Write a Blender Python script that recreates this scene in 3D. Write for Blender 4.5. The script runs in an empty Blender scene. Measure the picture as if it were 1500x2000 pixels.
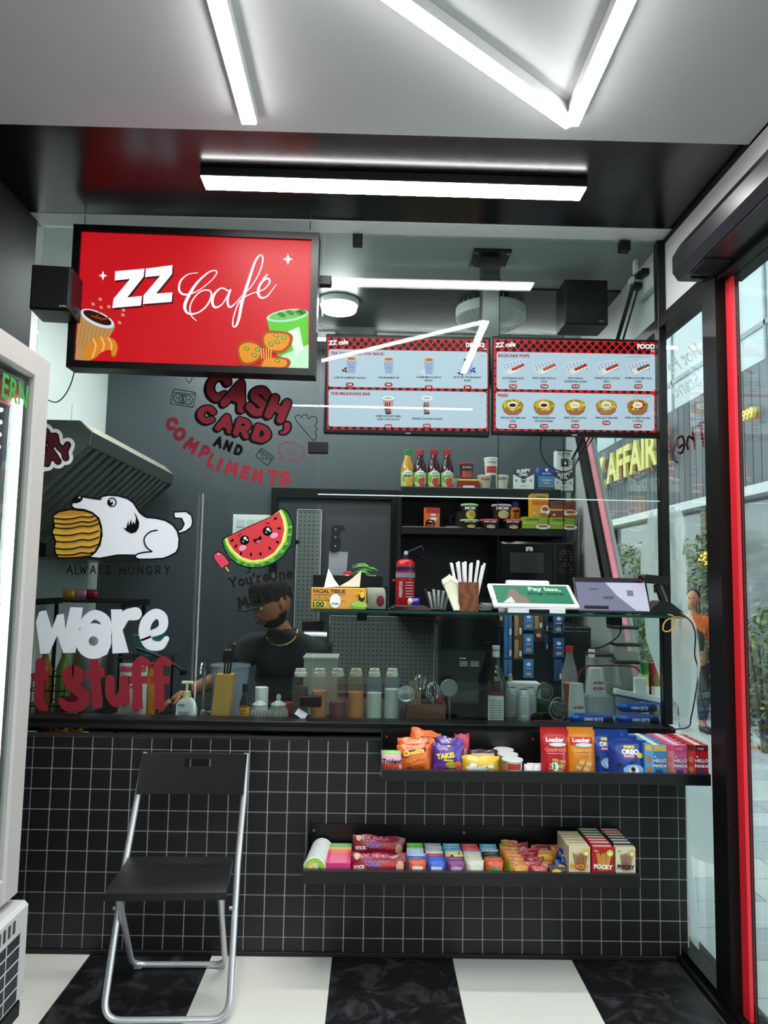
import bpy, bmesh, math, random
from mathutils import Vector, Matrix
random.seed(7)
sc = bpy.context.scene
COL = sc.collection
# ---------------------------------------------------------------- camera
FPX = 1430.0
HCAM = 1.4
_y = Vector((727-750, -(1132-1000), -FPX)).normalized()
_z = Vector((1042-750, 15400, -FPX)).normalized()
_z = (_z - _y*_y.dot(_z)).normalized()
_x = _y.cross(_z)
ROT = Matrix((_x, _y, _z))                  # camera axes -> world axes
CAM = Vector((0, 0, HCAM))
cd = bpy.data.cameras.new('camera'); cam = bpy.data.objects.new('camera', cd); COL.objects.link(cam)
cd.sensor_fit = 'HORIZONTAL'; cd.sensor_width = 36; cd.lens = 36*FPX/1500; cd.clip_start = 0.02; cd.clip_end = 300
cam.matrix_world = Matrix.Translation(CAM) @ ROT.to_4x4()
sc.camera = cam
# ---------------------------------------------------------------- world, exposure
world = bpy.data.worlds.new('overcast_sky'); sc.world = world; world.use_nodes = True
bg = world.node_tree.nodes['Background']
bg.inputs[0].default_value = (0.90, 0.96, 1.0, 1); bg.inputs[1].default_value = 2.0
sc.view_settings.view_transform = 'Standard'; sc.view_settings.look = 'None'
sc.view_settings.exposure = 0.85; sc.view_settings.gamma = 1; sc.view_settings.use_curve_mapping = False
LED = 36.0
sc.cycles.transparent_max_bounces = 24
sc.cycles.max_bounces = 8
sc.cycles.sample_clamp_indirect = 6
# ---------------------------------------------------------------- measured layout (metres)
YW, YG, YB = 2.87, 3.0, 4.6          # tiled counter front, glass screen, kitchen back wall
XL, XR, XK = -1.43, 1.22, -1.71      # shop walls, kitchen side wall
ZC = 2.87                            # ceiling

def at(px, py, Y=None, X=None, Z=None):
    d = ROT @ Vector((px-750, -(py-1000), -FPX))
    if X is not None: t = (X-CAM.x)/d.x
    elif Y is not None: t = (Y-CAM.y)/d.y
    else: t = (Z-CAM.z)/d.z
    return CAM + d*t
def pxm(Y): return Y/FPX             # metres per pixel at depth Y

# ---------------------------------------------------------------- materials
def lin(h):
    if not isinstance(h, str): return tuple(h)
    h = h.lstrip('#'); c = [int(h[i:i+2], 16)/255 for i in (0, 2, 4)]
    return tuple(v/12.92 if v <= .04045 else ((v+.055)/1.055)**2.4 for v in c)
_mats = {}
def mat(col, rough=.5, metal=0., emit=0., noise=0., scale=8., bump=0., bscale=60., spec=.5, coat=0., name=None):
    key = (col, rough, metal, emit, noise, scale, bump, bscale, spec, coat, name)
    if key in _mats: return _mats[key]
    m = bpy.data.materials.new(name or ('mat_%s' % str(col).strip('#'))); m.use_nodes = True
    nt = m.node_tree; b = nt.nodes['Principled BSDF']; c = lin(col)
    b.inputs['Base Color'].default_value = (*c, 1); b.inputs['Roughness'].default_value = rough
    b.inputs['Metallic'].default_value = metal; b.inputs['Specular IOR Level'].default_value = spec
    b.inputs['Coat Weight'].default_value = coat
    if emit:
        b.inputs['Emission Color'].default_value = (*c, 1); b.inputs['Emission Strength'].default_value = emit
    if noise or bump:
        tc = nt.nodes.new('ShaderNodeTexCoord')
    if noise:
        n = nt.nodes.new('ShaderNodeTexNoise'); n.inputs['Scale'].default_value = scale; n.inputs['Detail'].default_value = 5
        r = nt.nodes.new('ShaderNodeMapRange'); r.inputs[3].default_value = 1-noise; r.inputs[4].default_value = 1+noise
        mx = nt.nodes.new('ShaderNodeMix'); mx.data_type = 'RGBA'; mx.blend_type = 'MULTIPLY'; mx.inputs[0].default_value = 1
        mx.inputs[6].default_value = (*c, 1)
        nt.links.new(tc.outputs['Object'], n.inputs['Vector']); nt.links.new(n.outputs['Fac'], r.inputs[0])
        nt.links.new(r.outputs[0], mx.inputs[7]); nt.links.new(mx.outputs[2], b.inputs['Base Color'])
    if bump:
        n2 = nt.nodes.new('ShaderNodeTexNoise'); n2.inputs['Scale'].default_value = bscale; n2.inputs['Detail'].default_value = 3
        bp = nt.nodes.new('ShaderNodeBump'); bp.inputs['Strength'].default_value = bump; bp.inputs['Distance'].default_value = .004
        nt.links.new(tc.outputs['Object'], n2.inputs['Vector']); nt.links.new(n2.outputs['Fac'], bp.inputs['Height'])
        nt.links.new(bp.outputs[0], b.inputs['Normal'])
    _mats[key] = m
    return m
def glow(col, s):                     # things that give off light: lamps, lit panels, screens
    m = mat(col, rough=.5, emit=s, spec=.2, name='lit_%s' % str(col).strip('#'))
    c_ = lin(col); m.node_tree.nodes['Principled BSDF'].inputs['Base Color'].default_value = (c_[0]*.12, c_[1]*.12, c_[2]*.12, 1)
    return m
def glass(name, tint='#f4faf8', refl=.7, rough=0.0, ior=1.45):
    key = ('g', name)
    if key in _mats: return _mats[key]
    m = bpy.data.materials.new(name); m.use_nodes = True; nt = m.node_tree; nt.nodes.clear()
    o = nt.nodes.new('ShaderNodeOutputMaterial'); t = nt.nodes.new('ShaderNodeBsdfTransparent'); g = nt.nodes.new('ShaderNodeBsdfGlossy')
    f = nt.nodes.new('ShaderNodeFresnel'); mu = nt.nodes.new('ShaderNodeMath'); mu.operation = 'MULTIPLY'; mx = nt.nodes.new('ShaderNodeMixShader')
    t.inputs[0].default_value = (*lin(tint), 1); g.inputs['Roughness'].default_value = rough; f.inputs[0].default_value = ior
    mu.inputs[1].default_value = refl
    nt.links.new(f.outputs[0], mu.inputs[0]); nt.links.new(mu.outputs[0], mx.inputs[0])
    nt.links.new(t.outputs[0], mx.inputs[1]); nt.links.new(g.outputs[0], mx.inputs[2]); nt.links.new(mx.outputs[0], o.inputs[0])
    _mats[key] = m
    return m
def film(name, col, clear, thru=.6):      # thin film that lets daylight glow through
    m = milky(name, col, clear, .5); nt = m.node_tree; b = nt.nodes['Principled BSDF']; tr_ = nt.nodes.new('ShaderNodeBsdfTranslucent'); tr_.inputs[0].default_value = (*lin(col), 1)
    m2 = nt.nodes.new('ShaderNodeMixShader'); m2.inputs[0].default_value = thru; mx = nt.nodes['Mix Shader']
    nt.links.new(b.outputs[0], m2.inputs[1]); nt.links.new(tr_.outputs[0], m2.inputs[2]); nt.links.new(m2.outputs[0], mx.inputs[1])
    return m
def milky(name, col, clear, rough=.2, relief=0, rscale=6):   # translucent plastic / frosted film: partly see-through
    key = ('m', name)
    if key in _mats: return _mats[key]
    m = bpy.data.materials.new(name); m.use_nodes = True; nt = m.node_tree
    b = nt.nodes['Principled BSDF']; b.inputs['Base Color'].default_value = (*lin(col), 1); b.inputs['Roughness'].default_value = rough
    t = nt.nodes.new('ShaderNodeBsdfTransparent'); t.inputs[0].default_value = (1, 1, 1, 1)
    mx = nt.nodes.new('ShaderNodeMixShader'); mx.inputs[0].default_value = clear
    o = nt.nodes['Material Output']
    nt.links.new(b.outputs[0], mx.inputs[1]); nt.links.new(t.outputs[0], mx.inputs[2]); nt.links.new(mx.outputs[0], o.inputs[0])
    _mats[key] = m
    return m
def wood(col='#8a5a36', col2='#5c3a22', scale=6., rough=.5, axis=(1, 1, 1), name='wood'):
    key = ('w', col, col2, scale, axis)
    if key in _mats: return _mats[key]
    m = bpy.data.materials.new(name); m.use_nodes = True; nt = m.node_tree; b = nt.nodes['Principled BSDF']; b.inputs['Roughness'].default_value = rough
    tc = nt.nodes.new('ShaderNodeTexCoord'); mp = nt.nodes.new('ShaderNodeMapping'); mp.inputs['Scale'].default_value = axis
    w = nt.nodes.new('ShaderNodeTexWave'); w.inputs['Scale'].default_value = scale; w.inputs['Distortion'].default_value = 6; w.inputs['Detail'].default_value = 3
    r = nt.nodes.new('ShaderNodeValToRGB'); r.color_ramp.elements[0].color = (*lin(col2), 1); r.color_ramp.elements[1].color = (*lin(col), 1)
    nt.links.new(tc.outputs['Object'], mp.inputs[0]); nt.links.new(mp.outputs[0], w.inputs[0]); nt.links.new(w.outputs['Fac'], r.inputs[0]); nt.links.new(r.outputs[0], b.inputs['Base Color'])
    _mats[key] = m
    return m

# ---------------------------------------------------------------- mesh building
class MB:
    def __init__(s): s.v = []; s.f = []
    def add(s, v, f):
        n = len(s.v); s.v += [tuple(p) for p in v]; s.f += [tuple(i+n for i in q) for q in f]; return s
    def box(s, x0, x1, y0, y1, z0, z1):
        return s.add([(x0,y0,z0),(x1,y0,z0),(x1,y1,z0),(x0,y1,z0),(x0,y0,z1),(x1,y0,z1),(x1,y1,z1),(x0,y1,z1)],
                     [(3,2,1,0),(4,5,6,7),(0,1,5,4),(1,2,6,5),(2,3,7,6),(3,0,4,7)])
    def rbox(s, x0, x1, y0, y1, z0, z1, r=.004, seg=2):
        bm = bmesh.new(); bmesh.ops.create_cube(bm, size=1)
        for v in bm.verts: v.co = Vector(((x0+x1)/2+v.co.x*(x1-x0), (y0+y1)/2+v.co.y*(y1-y0), (z0+z1)/2+v.co.z*(z1-z0)))
        bmesh.ops.bevel(bm, geom=bm.edges[:], offset=min(r, .49*min(x1-x0, y1-y0, z1-z0)), segments=seg, affect='EDGES', profile=.5)
        bm.verts.index_update()
        s.add([v.co for v in bm.verts], [[v.index for v in f.verts] for f in bm.faces]); bm.free(); return s
    def lathe(s, prof, n=20, c=(0, 0, 0), axis='z'):
        v = []; f = []
        for r, z in prof:
            for k in range(n):
                a = 2*math.pi*k/n; p = (r*math.cos(a), r*math.sin(a), z)
                if axis == 'y': p = (p[0], p[2], p[1])
                if axis == 'x': p = (p[2], p[0], p[1])
                v.append((c[0]+p[0], c[1]+p[1], c[2]+p[2]))
        for i in range(len(prof)-1):
            for k in range(n):
                a, b = i*n+k, i*n+(k+1) % n; f.append((a, b, b+n, a+n))
        f.append(tuple(range(n))[::-1]); f.append(tuple((len(prof)-1)*n+k for k in range(n)))
        return s.add(v, f)
    def tube(s, pts, r, n=8, closed=False, caps=True):
        pts = [Vector(p) for p in pts]; m = len(pts); rings = []
        up = None
        for i, p in enumerate(pts):
            if closed: t = (pts[(i+1) % m]-pts[i-1])
            else: t = (pts[min(i+1, m-1)]-pts[max(i-1, 0)])
            t = t.normalized() if t.length > 1e-9 else Vector((0, 0, 1))
            if up is None: up = Vector((0, 0, 1)) if abs(t.z) < .9 else Vector((1, 0, 0))
            a = t.cross(up)
            if a.length < 1e-6: a = t.orthogonal()
            a.normalize(); b = a.cross(t).normalized(); up = b
            rr = r[i] if isinstance(r, (list, tuple)) else r
            rings.append([p + (a*math.cos(2*math.pi*k/n)+b*math.sin(2*math.pi*k/n))*rr for k in range(n)])
        v = [q for R in rings for q in R]; f = []
        for i in range(m if closed else m-1):
            j = (i+1) % m
            for k in range(n): f.append((i*n+k, i*n+(k+1) % n, j*n+(k+1) % n, j*n+k))
        if caps and not closed: f.append(tuple(range(n))[::-1]); f.append(tuple((m-1)*n+k for k in range(n)))
        return s.add(v, f)
    def prism(s, pts, a, b, axis='y'):          # outline in the two other axes, run from a to b
        def mk(p, t): return {'y': (p[0], t, p[1]), 'x': (t, p[0], p[1]), 'z': (p[0], p[1], t)}[axis]
        n = len(pts)
        return s.add([mk(p, a) for p in pts]+[mk(p, b) for p in pts],
                     [tuple(range(n)), tuple(range(2*n-1, n-1, -1))]+[(i, n+i, n+(i+1) % n, (i+1) % n) for i in range(n)])
    def sphere(s, c, r, n=12, m=8):
        if not isinstance(r, (tuple, list)): r = (r, r, r)
        v = [(c[0], c[1], c[2]+r[2])]; f = []
        for i in range(1, m):
            th = math.pi*i/m
            for k in range(n): ph = 2*math.pi*k/n; v.append((c[0]+r[0]*math.sin(th)*math.cos(ph), c[1]+r[1]*math.sin(th)*math.sin(ph), c[2]+r[2]*math.cos(th)))
        v.append((c[0], c[1], c[2]-r[2])); L = len(v)-1
        for k in range(n):
            f.append((0, 1+k, 1+(k+1) % n)); f.append((L, 1+(m-2)*n+(k+1) % n, 1+(m-2)*n+k))
            for i in range(m-2):
                a, b = 1+i*n+k, 1+i*n+(k+1) % n; f.append((a, a+n, b+n, b))
        return s.add(v, f)
    def build(s, name, m, parent=None, smooth=None, loc=None, rot=None, kind=None, label=None):
        me = bpy.data.meshes.new(name); me.from_pydata(s.v, [], s.f); me.update()
        if m is not None: me.materials.append(m)
        return link(name, me, parent, smooth, loc, rot, kind, label)
def link(name, me, parent=None, smooth=None, loc=None, rot=None, kind=None, label=None):
    o = bpy.data.objects.new(name, me); COL.objects.link(o)
    if smooth:
        me.shade_smooth()
        me.set_sharp_from_angle(angle=math.radians(smooth if smooth > 1 else 40))
    if parent is not None: o.parent = parent
    if loc is not None: o.location = loc
    if rot is not None: o.rotation_euler = rot
    if kind: o['kind'] = kind
    if label: o['label'] = label
    return o
def thing(name, label, cat, loc=(0, 0, 0), rotz=0, group=None, tilt=0):
    o = bpy.data.objects.new(name, None); COL.objects.link(o); o.location = loc; o.rotation_euler = (tilt, 0, rotz); o.empty_display_size = .02
    return tag(o, label, cat, group)
def tag(o, label, cat, group=None):
    o['label'] = label; o['category'] = cat
    if group: o['group'] = group
    return o
def struct(o): o['kind'] = 'structure'; return o
def dup(root, loc, rotz=None, label=None, group=None, tilt=None):
    r = root.copy(); COL.objects.link(r); r.location = loc
    if rotz is not None: r.rotation_euler.z = rotz
    if tilt is not None: r.rotation_euler.x = tilt
    if label: r['label'] = label
    if group: r['group'] = group
    for ch in list(root.children):
        c = ch.copy(); COL.objects.link(c); c.parent = r
        for g in ch.children:
            d = g.copy(); COL.objects.link(d); d.parent = c
    return r

# ---------------------------------------------------------------- outlines, strokes, lettering
def smooth_pts(pts, n=6, closed=False):
    pts = [Vector((p[0], p[1])) for p in pts]; m = len(pts); out = []
    for i in range(m if closed else m-1):
        p1, p2 = pts[i], pts[(i+1) % m]
        p0 = pts[i-1] if (closed or i > 0) else p1*2-p2
        p3 = pts[(i+2) % m] if (closed or i+2 < m) else p2*2-p1
        for k in range(n):
            t = k/n
            out.append(.5*((2*p1)+(p2-p0)*t+(2*p0-5*p1+4*p2-p3)*t*t+(3*p1-p0-3*p2+p3)*t**3))
    if not closed: out.append(pts[-1])
    return [(p.x, p.y) for p in out]
def ribbon2d(pts, w, round_caps=True, closed=False):
    """polygons (2D) of a brush line: one quad per segment, a disc per joint"""
    polys = []; m = len(pts)
    for i in range(m if closed else m-1):
        a = Vector(pts[i]); b = Vector(pts[(i+1) % m]); d = b-a
        if d.length < 1e-9: continue
        wa = w[i] if isinstance(w, (list, tuple)) else w; wb = w[(i+1) % m] if isinstance(w, (list, tuple)) else w
        nrm = Vector((-d.y, d.x)).normalized()
        polys.append([a-nrm*wa/2, b-nrm*wb/2, b+nrm*wb/2, a+nrm*wa/2])
    for i, p in enumerate(pts):
        if not round_caps and i in (0, m-1) and not closed: continue
        r = (w[i] if isinstance(w, (list, tuple)) else w)/2
        polys.append([Vector((p[0]+r*math.cos(2*math.pi*k/14), p[1]+r*math.sin(2*math.pi*k/14))) for k in range(14)])
    return polys
_fc = bpy.data.curves.new('lettering_source', 'FONT'); _fo = bpy.data.objects.new('lettering_source', _fc)
COL.objects.link(_fo)
_fcache = {}
def glyphs(body, bold=0.0, space=1.0):
    """flat lettering of cap height ~0.73, centred on x; returns verts, faces, width"""
    key = (body, bold, space)
    if key not in _fcache:
        _fc.body = body; _fc.size = 1; _fc.offset = bold; _fc.space_character = space; _fc.align_x = 'LEFT'; _fc.resolution_u = 3; _fc.fill_mode = 'FRONT'; _fc.dimensions = '2D'
        dg = bpy.context.evaluated_depsgraph_get(); dg.update()
        me = bpy.data.meshes.new_from_object(_fo.evaluated_get(dg))
        vs = [v.co.copy() for v in me.vertices]; fs = [tuple(p.vertices) for p in me.polygons]; bpy.data.meshes.remove(me)
        x0 = min((v.x for v in vs), default=0); x1 = max((v.x for v in vs), default=1)
        _fcache[key] = ([(v.x-(x0+x1)/2, v.y) for v in vs], fs, x1-x0)
    return _fcache[key]
STROKE = {  # pen strokes of a rounded hand-drawn alphabet, unit height: (smooth?, points)
 'A': (.8, [(0, [(0,0),(.4,1),(.8,0)]), (0, [(.16,.36),(.64,.36)])]),
 'C': (.75, [(1, [(.75,.8),(.5,1),(.15,.85),(0,.5),(.12,.15),(.45,0),(.75,.2)])]),
 'D': (.72, [(0, [(0,0),(0,1)]), (1, [(0,1),(.45,.95),(.72,.55),(.5,.08),(0,0)])]),
 'E': (.6, [(0, [(.6,1),(0,1),(0,0),(.6,0)]), (0, [(0,.52),(.5,.52)])]),
 'G': (.78, [(1, [(.72,.82),(.48,1),(.15,.85),(0,.5),(.12,.15),(.45,0),(.74,.15),(.78,.42)]), (0, [(.78,.42),(.48,.42)])]),
 'H': (.72, [(0, [(0,0),(0,1)]), (0, [(.72,0),(.72,1)]), (0, [(0,.5),(.72,.5)])]),
 'I': (.05, [(0, [(0,0),(0,1)])]),
 'L': (.55, [(0, [(0,1),(0,0),(.55,0)])]),
 'M': (.9, [(0, [(0,0),(.1,1),(.45,.3),(.8,1),(.9,0)])]),
 'N': (.72, [(0, [(0,0),(0,1),(.72,0),(.72,1)])]),
 'O': (.8, [(2, [(.4,1),(.08,.8),(0,.5),(.08,.2),(.4,0),(.72,.2),(.8,.5),(.72,.8)])]),
 'P': (.65, [(0, [(0,0),(0,1)]), (1, [(0,1),(.45,1),(.65,.75),(.45,.45),(0,.42)])]),
 'R': (.68, [(0, [(0,0),(0,1)]), (1, [(0,1),(.45,1),(.62,.75),(.45,.48),(0,.45)]), (0, [(.3,.45),(.68,0)])]),
 'S': (.65, [(1, [(.62,.82),(.35,1),(.06,.85),(.08,.62),(.35,.5),(.6,.36),(.6,.12),(.3,0),(.02,.15)])]),
 'T': (.72, [(0, [(0,1),(.72,1)]), (0, [(.36,1),(.36,0)])]),
 'U': (.7, [(1, [(0,1),(0,.35),(.15,.05),(.4,0),(.62,.1),(.7,.4),(.7,1)])]),
 'W': (1.0, [(0, [(0,1),(.25,0),(.5,.75),(.75,0),(1,1)])]),
 'Y': (.72, [(0, [(0,1),(.36,.5),(.72,1)]), (0, [(.36,.5),(.36,0)])]),
 'K': (.66, [(0, [(0,0),(0,1)]), (0, [(.62,1),(.05,.45),(.66,0)])]),
 'X': (.66, [(0, [(0,0),(.66,1)]), (0, [(0,1),(.66,0)])]),
 'Z': (.66, [(0, [(0,1),(.66,1),(0,0),(.66,0)])]),
 'F': (.6, [(0, [(.6,1),(0,1),(0,0)]), (0, [(0,.52),(.5,.52)])]),
 'a': (.52, [(1, [(.5,.6),(.2,.66),(0,.35),(.15,.02),(.4,.1),(.52,.35)]), (0, [(.52,.64),(.52,0)])]),
 'e': (.55, [(1, [(.03,.35),(.55,.38),(.45,.62),(.22,.66),(0,.4),(.08,.08),(.32,0),(.55,.12)])]),
 'i': (.05, [(0, [(0,0),(0,.62)]), (0, [(0,.9),(0,.92)])]),
 'n': (.5, [(0, [(0,0),(0,.66)]), (1, [(0,.42),(.2,.66),(.45,.58),(.5,.3),(.5,0)])]),
 'o': (.55, [(2, [(.27,.66),(.05,.52),(0,.33),(.05,.12),(.27,0),(.5,.12),(.55,.33),(.5,.52)])]),
 'r': (.36, [(0, [(0,0),(0,.66)]), (1, [(0,.4),(.15,.62),(.36,.64)])]),
 'u': (.5, [(1, [(0,.66),(0,.25),(.12,.02),(.35,.05),(.5,.25)]), (0, [(.5,.66),(.5,0)])]),
 's': (.42, [(1, [(.4,.55),(.2,.66),(.03,.52),(.2,.36),(.4,.2),(.3,.02),(0,.08)])]),
 't': (.42, [(1, [(.18,1),(.18,.25),(.25,.02),(.42,.04)]), (0, [(0,.66),(.4,.66)])]),
 'f': (.45, [(1, [(.45,.9),(.32,1),(.18,.85),(.18,.5),(.18,0)]), (0, [(0,.6),(.4,.6)])]),
 'w': (.8, [(0, [(0,.66),(.2,0),(.4,.56),(.6,0),(.8,.66)])]),
 'h': (.5, [(0, [(0,0),(0,1)]), (1, [(0,.42),(.2,.66),(.45,.58),(.5,.3),(.5,0)])]),
 'y': (.5, [(0, [(0,.66),(.26,.05)]), (1, [(.5,.66),(.26,.05),(.1,-.28),(-.05,-.3)])]),
 "'": (.08, [(0, [(.08,1),(0,.78)])]),
 ',': (.15, [(1, [(.12,.22),(.15,.08),(0,-.12)])]),
 ' ': (.4, []),
}
def pen_polys(ch, w):
    out = []
    for mode, pts in STROKE[ch][1]:
        p = smooth_pts(pts, 5, mode == 2) if mode else pts
        out += ribbon2d(p, w, True, mode == 2)
    return out
class Canvas:
    """flat print lying on a plane Y = const of a thing; coordinates are photograph pixels turned into metres on that plane"""
    def __init__(s, parent, Y, tf=None, step=.0005):
        s.p = parent; s.Y = Y; s.tf = tf or (lambda x, y: (x, y)); s.o = Vector(parent.location); s.step = step; s.parts = {}; s.n = 0
    def w(s, x, y, L=0):
        q = at(*s.tf(x, y), Y=s.Y); return (q.x-s.o.x, s.Y-s.o.y-L*s.step, q.z-s.o.z)
    def mb(s, name, m, L): return s.parts.setdefault((name, m, L), MB())
    def poly(s, pts, m, L=1, name='print', sm=False):
        if sm: pts = smooth_pts(pts, 5, True)
        s.mb(name, m, L).add([s.w(x, y, L) for x, y in pts], [tuple(range(len(pts)))]); return s
    def rect(s, x0, y0, x1, y1, m, L=1, name='print', r=0):
        if r:
            pts = []
            for cx, cy, a0 in ((x1-r, y0+r, -90), (x1-r, y1-r, 0), (x0+r, y1-r, 90), (x0+r, y0+r, 180)):
                pts += [(cx+r*math.cos(math.radians(a0+t)), cy+r*math.sin(math.radians(a0+t))) for t in range(0, 91, 15)]
        else: pts = [(x0, y0), (x1, y0), (x1, y1), (x0, y1)]
        return s.poly(pts, m, L, name)
    def ell(s, cx, cy, rx, ry, m, L=1, name='print', rot=0, n=24):
        c, q = math.cos(math.radians(rot)), math.sin(math.radians(rot))
        return s.poly([(cx+rx*math.cos(2*math.pi*k/n)*c-ry*math.sin(2*math.pi*k/n)*q, cy+rx*math.cos(2*math.pi*k/n)*q+ry*math.sin(2*math.pi*k/n)*c) for k in range(n)], m, L, name)
    def stroke(s, pts, w, m, L=1, name='print', sm=True, closed=False):
        if sm:
            p = smooth_pts(pts, 6, closed)
            if isinstance(w, (list, tuple)):
                w = [w[min(int(i/6), len(w)-1)]*(1-(i % 6)/6)+w[min(int(i/6)+1, len(w)-1)]*((i % 6)/6) for i in range(len(p))]
        else: p = pts
        for q in ribbon2d(p, w, True, closed):
            s.n += 1; e = L+(s.n % 48)*.018
            s.mb(name, m, L).add([s.w(v[0], v[1], e) for v in q], [tuple(range(len(q)))])
        return s
    def pen(s, ch, cx, cy, h, rot, w, m, L=1, name='lettering', xs=1.0):
        """one rounded letter: centre, height, clockwise turn in degrees, pen width"""
        c, q = math.cos(math.radians(rot)), math.sin(math.radians(rot)); W = STROKE[ch][0]
        for po in pen_polys(ch, w/h):
            pts = []
            for v in po:
                x = (v[0]-W/2)*h*xs; y = -(v[1]-.5)*h
                pts.append((cx+x*c-y*q, cy+x*q+y*c))
            s.n += 1; e = L+(s.n % 48)*.018
            s.mb(name, m, L).add([s.w(x, y, e) for x, y in pts], [tuple(range(len(pts)))])
        return s
    def text(s, body, cx, cy, h, m, L=1, name='lettering', bold=.0, rot=0, xs=1.0, align='C', space=1.0, mirror=False, width=None, slant=0):
        """typeset line: centre x, baseline y, cap height"""
        vs, fs, W = glyphs(body, bold, space); k = h/.73
        if width: xs = width/(W*k)
        c, q = math.cos(math.radians(rot)), math.sin(math.radians(rot)); sh = {'C': 0, 'L': W/2, 'R': -W/2}[align]
        pts = []
        for x, y in vs:
            X = (x+sh+y*slant)*k*xs*(-1 if mirror else 1); Y = -y*k
            pts.append((cx+X*c-Y*q, cy+X*q+Y*c))
        s.mb(name, m, L).add([s.w(x, y, L) for x, y in pts], fs); return s
    def done(s):
        for (name, m, L), b in s.parts.items(): b.build(name, m, s.p)

# ---------------------------------------------------------------- packaged goods: a body and prints that follow its face
class Prod:
    def __init__(s, root, w, h, yf): s.root = root; s.w = w; s.h = h; s.yf = yf; s.L = 0; s.dv = 0
    def _put(s, pts, fs, m, name):
        s.L += 1
        if s.dv: pts = [(x, min(z+s.dv*s.h, s.h*.985)) for x, z in pts]
        MB().add([(x, s.yf(x, z)-.0004-.0003*s.L, z) for x, z in pts], fs).build(name, m, s.root)
        return s
    def rect(s, u0, u1, v0, v1, m, name='print', n=8):
        pts = [((u0+(u1-u0)*i/n)*s.w, (v0+(v1-v0)*j/4)*s.h) for j in range(5) for i in range(n+1)]
        return s._put(pts, [(j*(n+1)+i, j*(n+1)+i+1, (j+1)*(n+1)+i+1, (j+1)*(n+1)+i) for j in range(4) for i in range(n)], m, name)
    def ell(s, u, v, ru, rv, m, name='print'):
        pts = [(u*s.w, v*s.h)]; fs = []; N = 18
        for r in (1, 2):
            for k in range(N): pts.append(((u+ru*r/2*math.cos(2*math.pi*k/N))*s.w, (v+rv*r/2*math.sin(2*math.pi*k/N))*s.h))
        for k in range(N):
            fs.append((0, 1+k, 1+(k+1) % N)); fs.append((1+k, 1+N+k, 1+N+(k+1) % N, 1+(k+1) % N))
        return s._put(pts, fs, m, name)
    def poly(s, uv, m, name='print', sm=False):
        if sm: uv = smooth_pts(uv, 4, True)
        return s._put([(u*s.w, v*s.h) for u, v in uv], [tuple(range(len(uv)))], m, name)
    def text(s, body, u, v, width, m, bold=.03, hmax=.5, rot=0, mirror=False, vert=False):
        vs, fs, W = glyphs(body, bold); k = width*(s.h if vert else s.w)/W; ky = min(k, hmax*(s.w if vert else s.h)/.75)
        c, q = math.cos(math.radians(rot)), math.sin(math.radians(rot)); pts = []
        for x, y in vs:
            X = x*k*(-1 if mirror else 1); Y = (y-.36)*ky
            if vert: X, Y = -Y, X
            pts.append((u*s.w+X*c-Y*q, v*s.h+X*q+Y*c))
        return s._put(pts, fs, m, 'lettering')
def base_of(rect, Y):
    x0, x1, y0, y1 = rect; a = at(x0, y1, Y=Y); b = at(x1, y1, Y=Y); t = at((x0+x1)/2, y0, Y=Y)
    return Vector(((a.x+b.x)/2, Y, (a.z+b.z)/2)), b.x-a.x, t.z-(a.z+b.z)/2
def carton(name, label, cat, loc, w, h, d, m, group=None, yaw=0, tilt=0, r=.0015, part='carton', hexa=False):
    t = thing(name, label, cat, loc, yaw, group, tilt)
    if hexa:
        MB().prism([(-w/2, -d*.12), (-w*.16, -d/2), (w/2, -d/2), (w/2, d*.12), (w*.16, d/2), (-w/2, d/2)], 0, h, 'z').build(part, m, t)
        return Prod(t, w, h, lambda x, z: -d/2 if x > -w*.16 else -d/2+d*.38*(-w*.16-x)/(w*.34))
    MB().rbox(-w/2, w/2, -d/2, d/2, 0, h, r, 1).build(part, m, t)
    return Prod(t, w, h, lambda x, z: -d/2)
def bag(name, label, cat, loc, w, h, d, m, group=None, yaw=0, tilt=0, crimp=.08, wav=.0, part='pouch', seed=1, roll=0, flatbase=False):
    t = thing(name, label, cat, loc, yaw, group, tilt); t.rotation_euler.y = roll; t.location.z += abs(math.sin(roll))*w/2
    rnd = random.Random(seed); ph = [rnd.uniform(0, 6) for _ in range(6)]
    def th(x, z):
        u = min(1, abs(x)/(w/2)); v = min(1, max(0, (z-crimp*h*.5)/(h*(1-crimp)))) if not flatbase else min(1, max(0, z/(h*(1-crimp))))
        pv = math.sin(math.pi*v)**.6 if not flatbase else (math.cos(v*math.pi/2)**.6 if v < 1 else 0)
        return max(.0012, d/2*((1-u**3)**.75)*max(pv, 0)) + .0012*math.sin(x/w*9+ph[0])*math.sin(z/h*11+ph[1])*(1-u)*(1 if v < 1 else .3)
    nx, nz = 12, 14; v = []; f = []
    for side in (-1, 1):
        for j in range(nz+1):
            for i in range(nx+1):
                x = -w/2+w*i/nx; z = h*j/nz; q = 1-.03*math.sin(math.pi*j/nz)
                zz = z + (wav*h*math.sin(i*1.1+ph[2]) if j == nz else 0)
                v.append((x*q, side*th(x, z), zz))
    N = (nx+1)*(nz+1)
    for j in range(nz):
        for i in range(nx):
            a = j*(nx+1)+i; f.append((a, a+1, a+nx+2, a+nx+1)); f.append((N+a+nx+1, N+a+nx+2, N+a+1, N+a))
    rim = [i for i in range(nx+1)]+[j*(nx+1)+nx for j in range(1, nz+1)]+[nz*(nx+1)+i for i in range(nx-1, -1, -1)]+[j*(nx+1) for j in range(nz-1, 0, -1)]
    for k in range(len(rim)): a, b = rim[k], rim[(k+1) % len(rim)]; f.append((b, a, N+a, N+b))
    MB().add(v, f).build(part, m, t, smooth=60)
    return Prod(t, w, h, lambda x, z: -th(x, z)-.0006)
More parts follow.
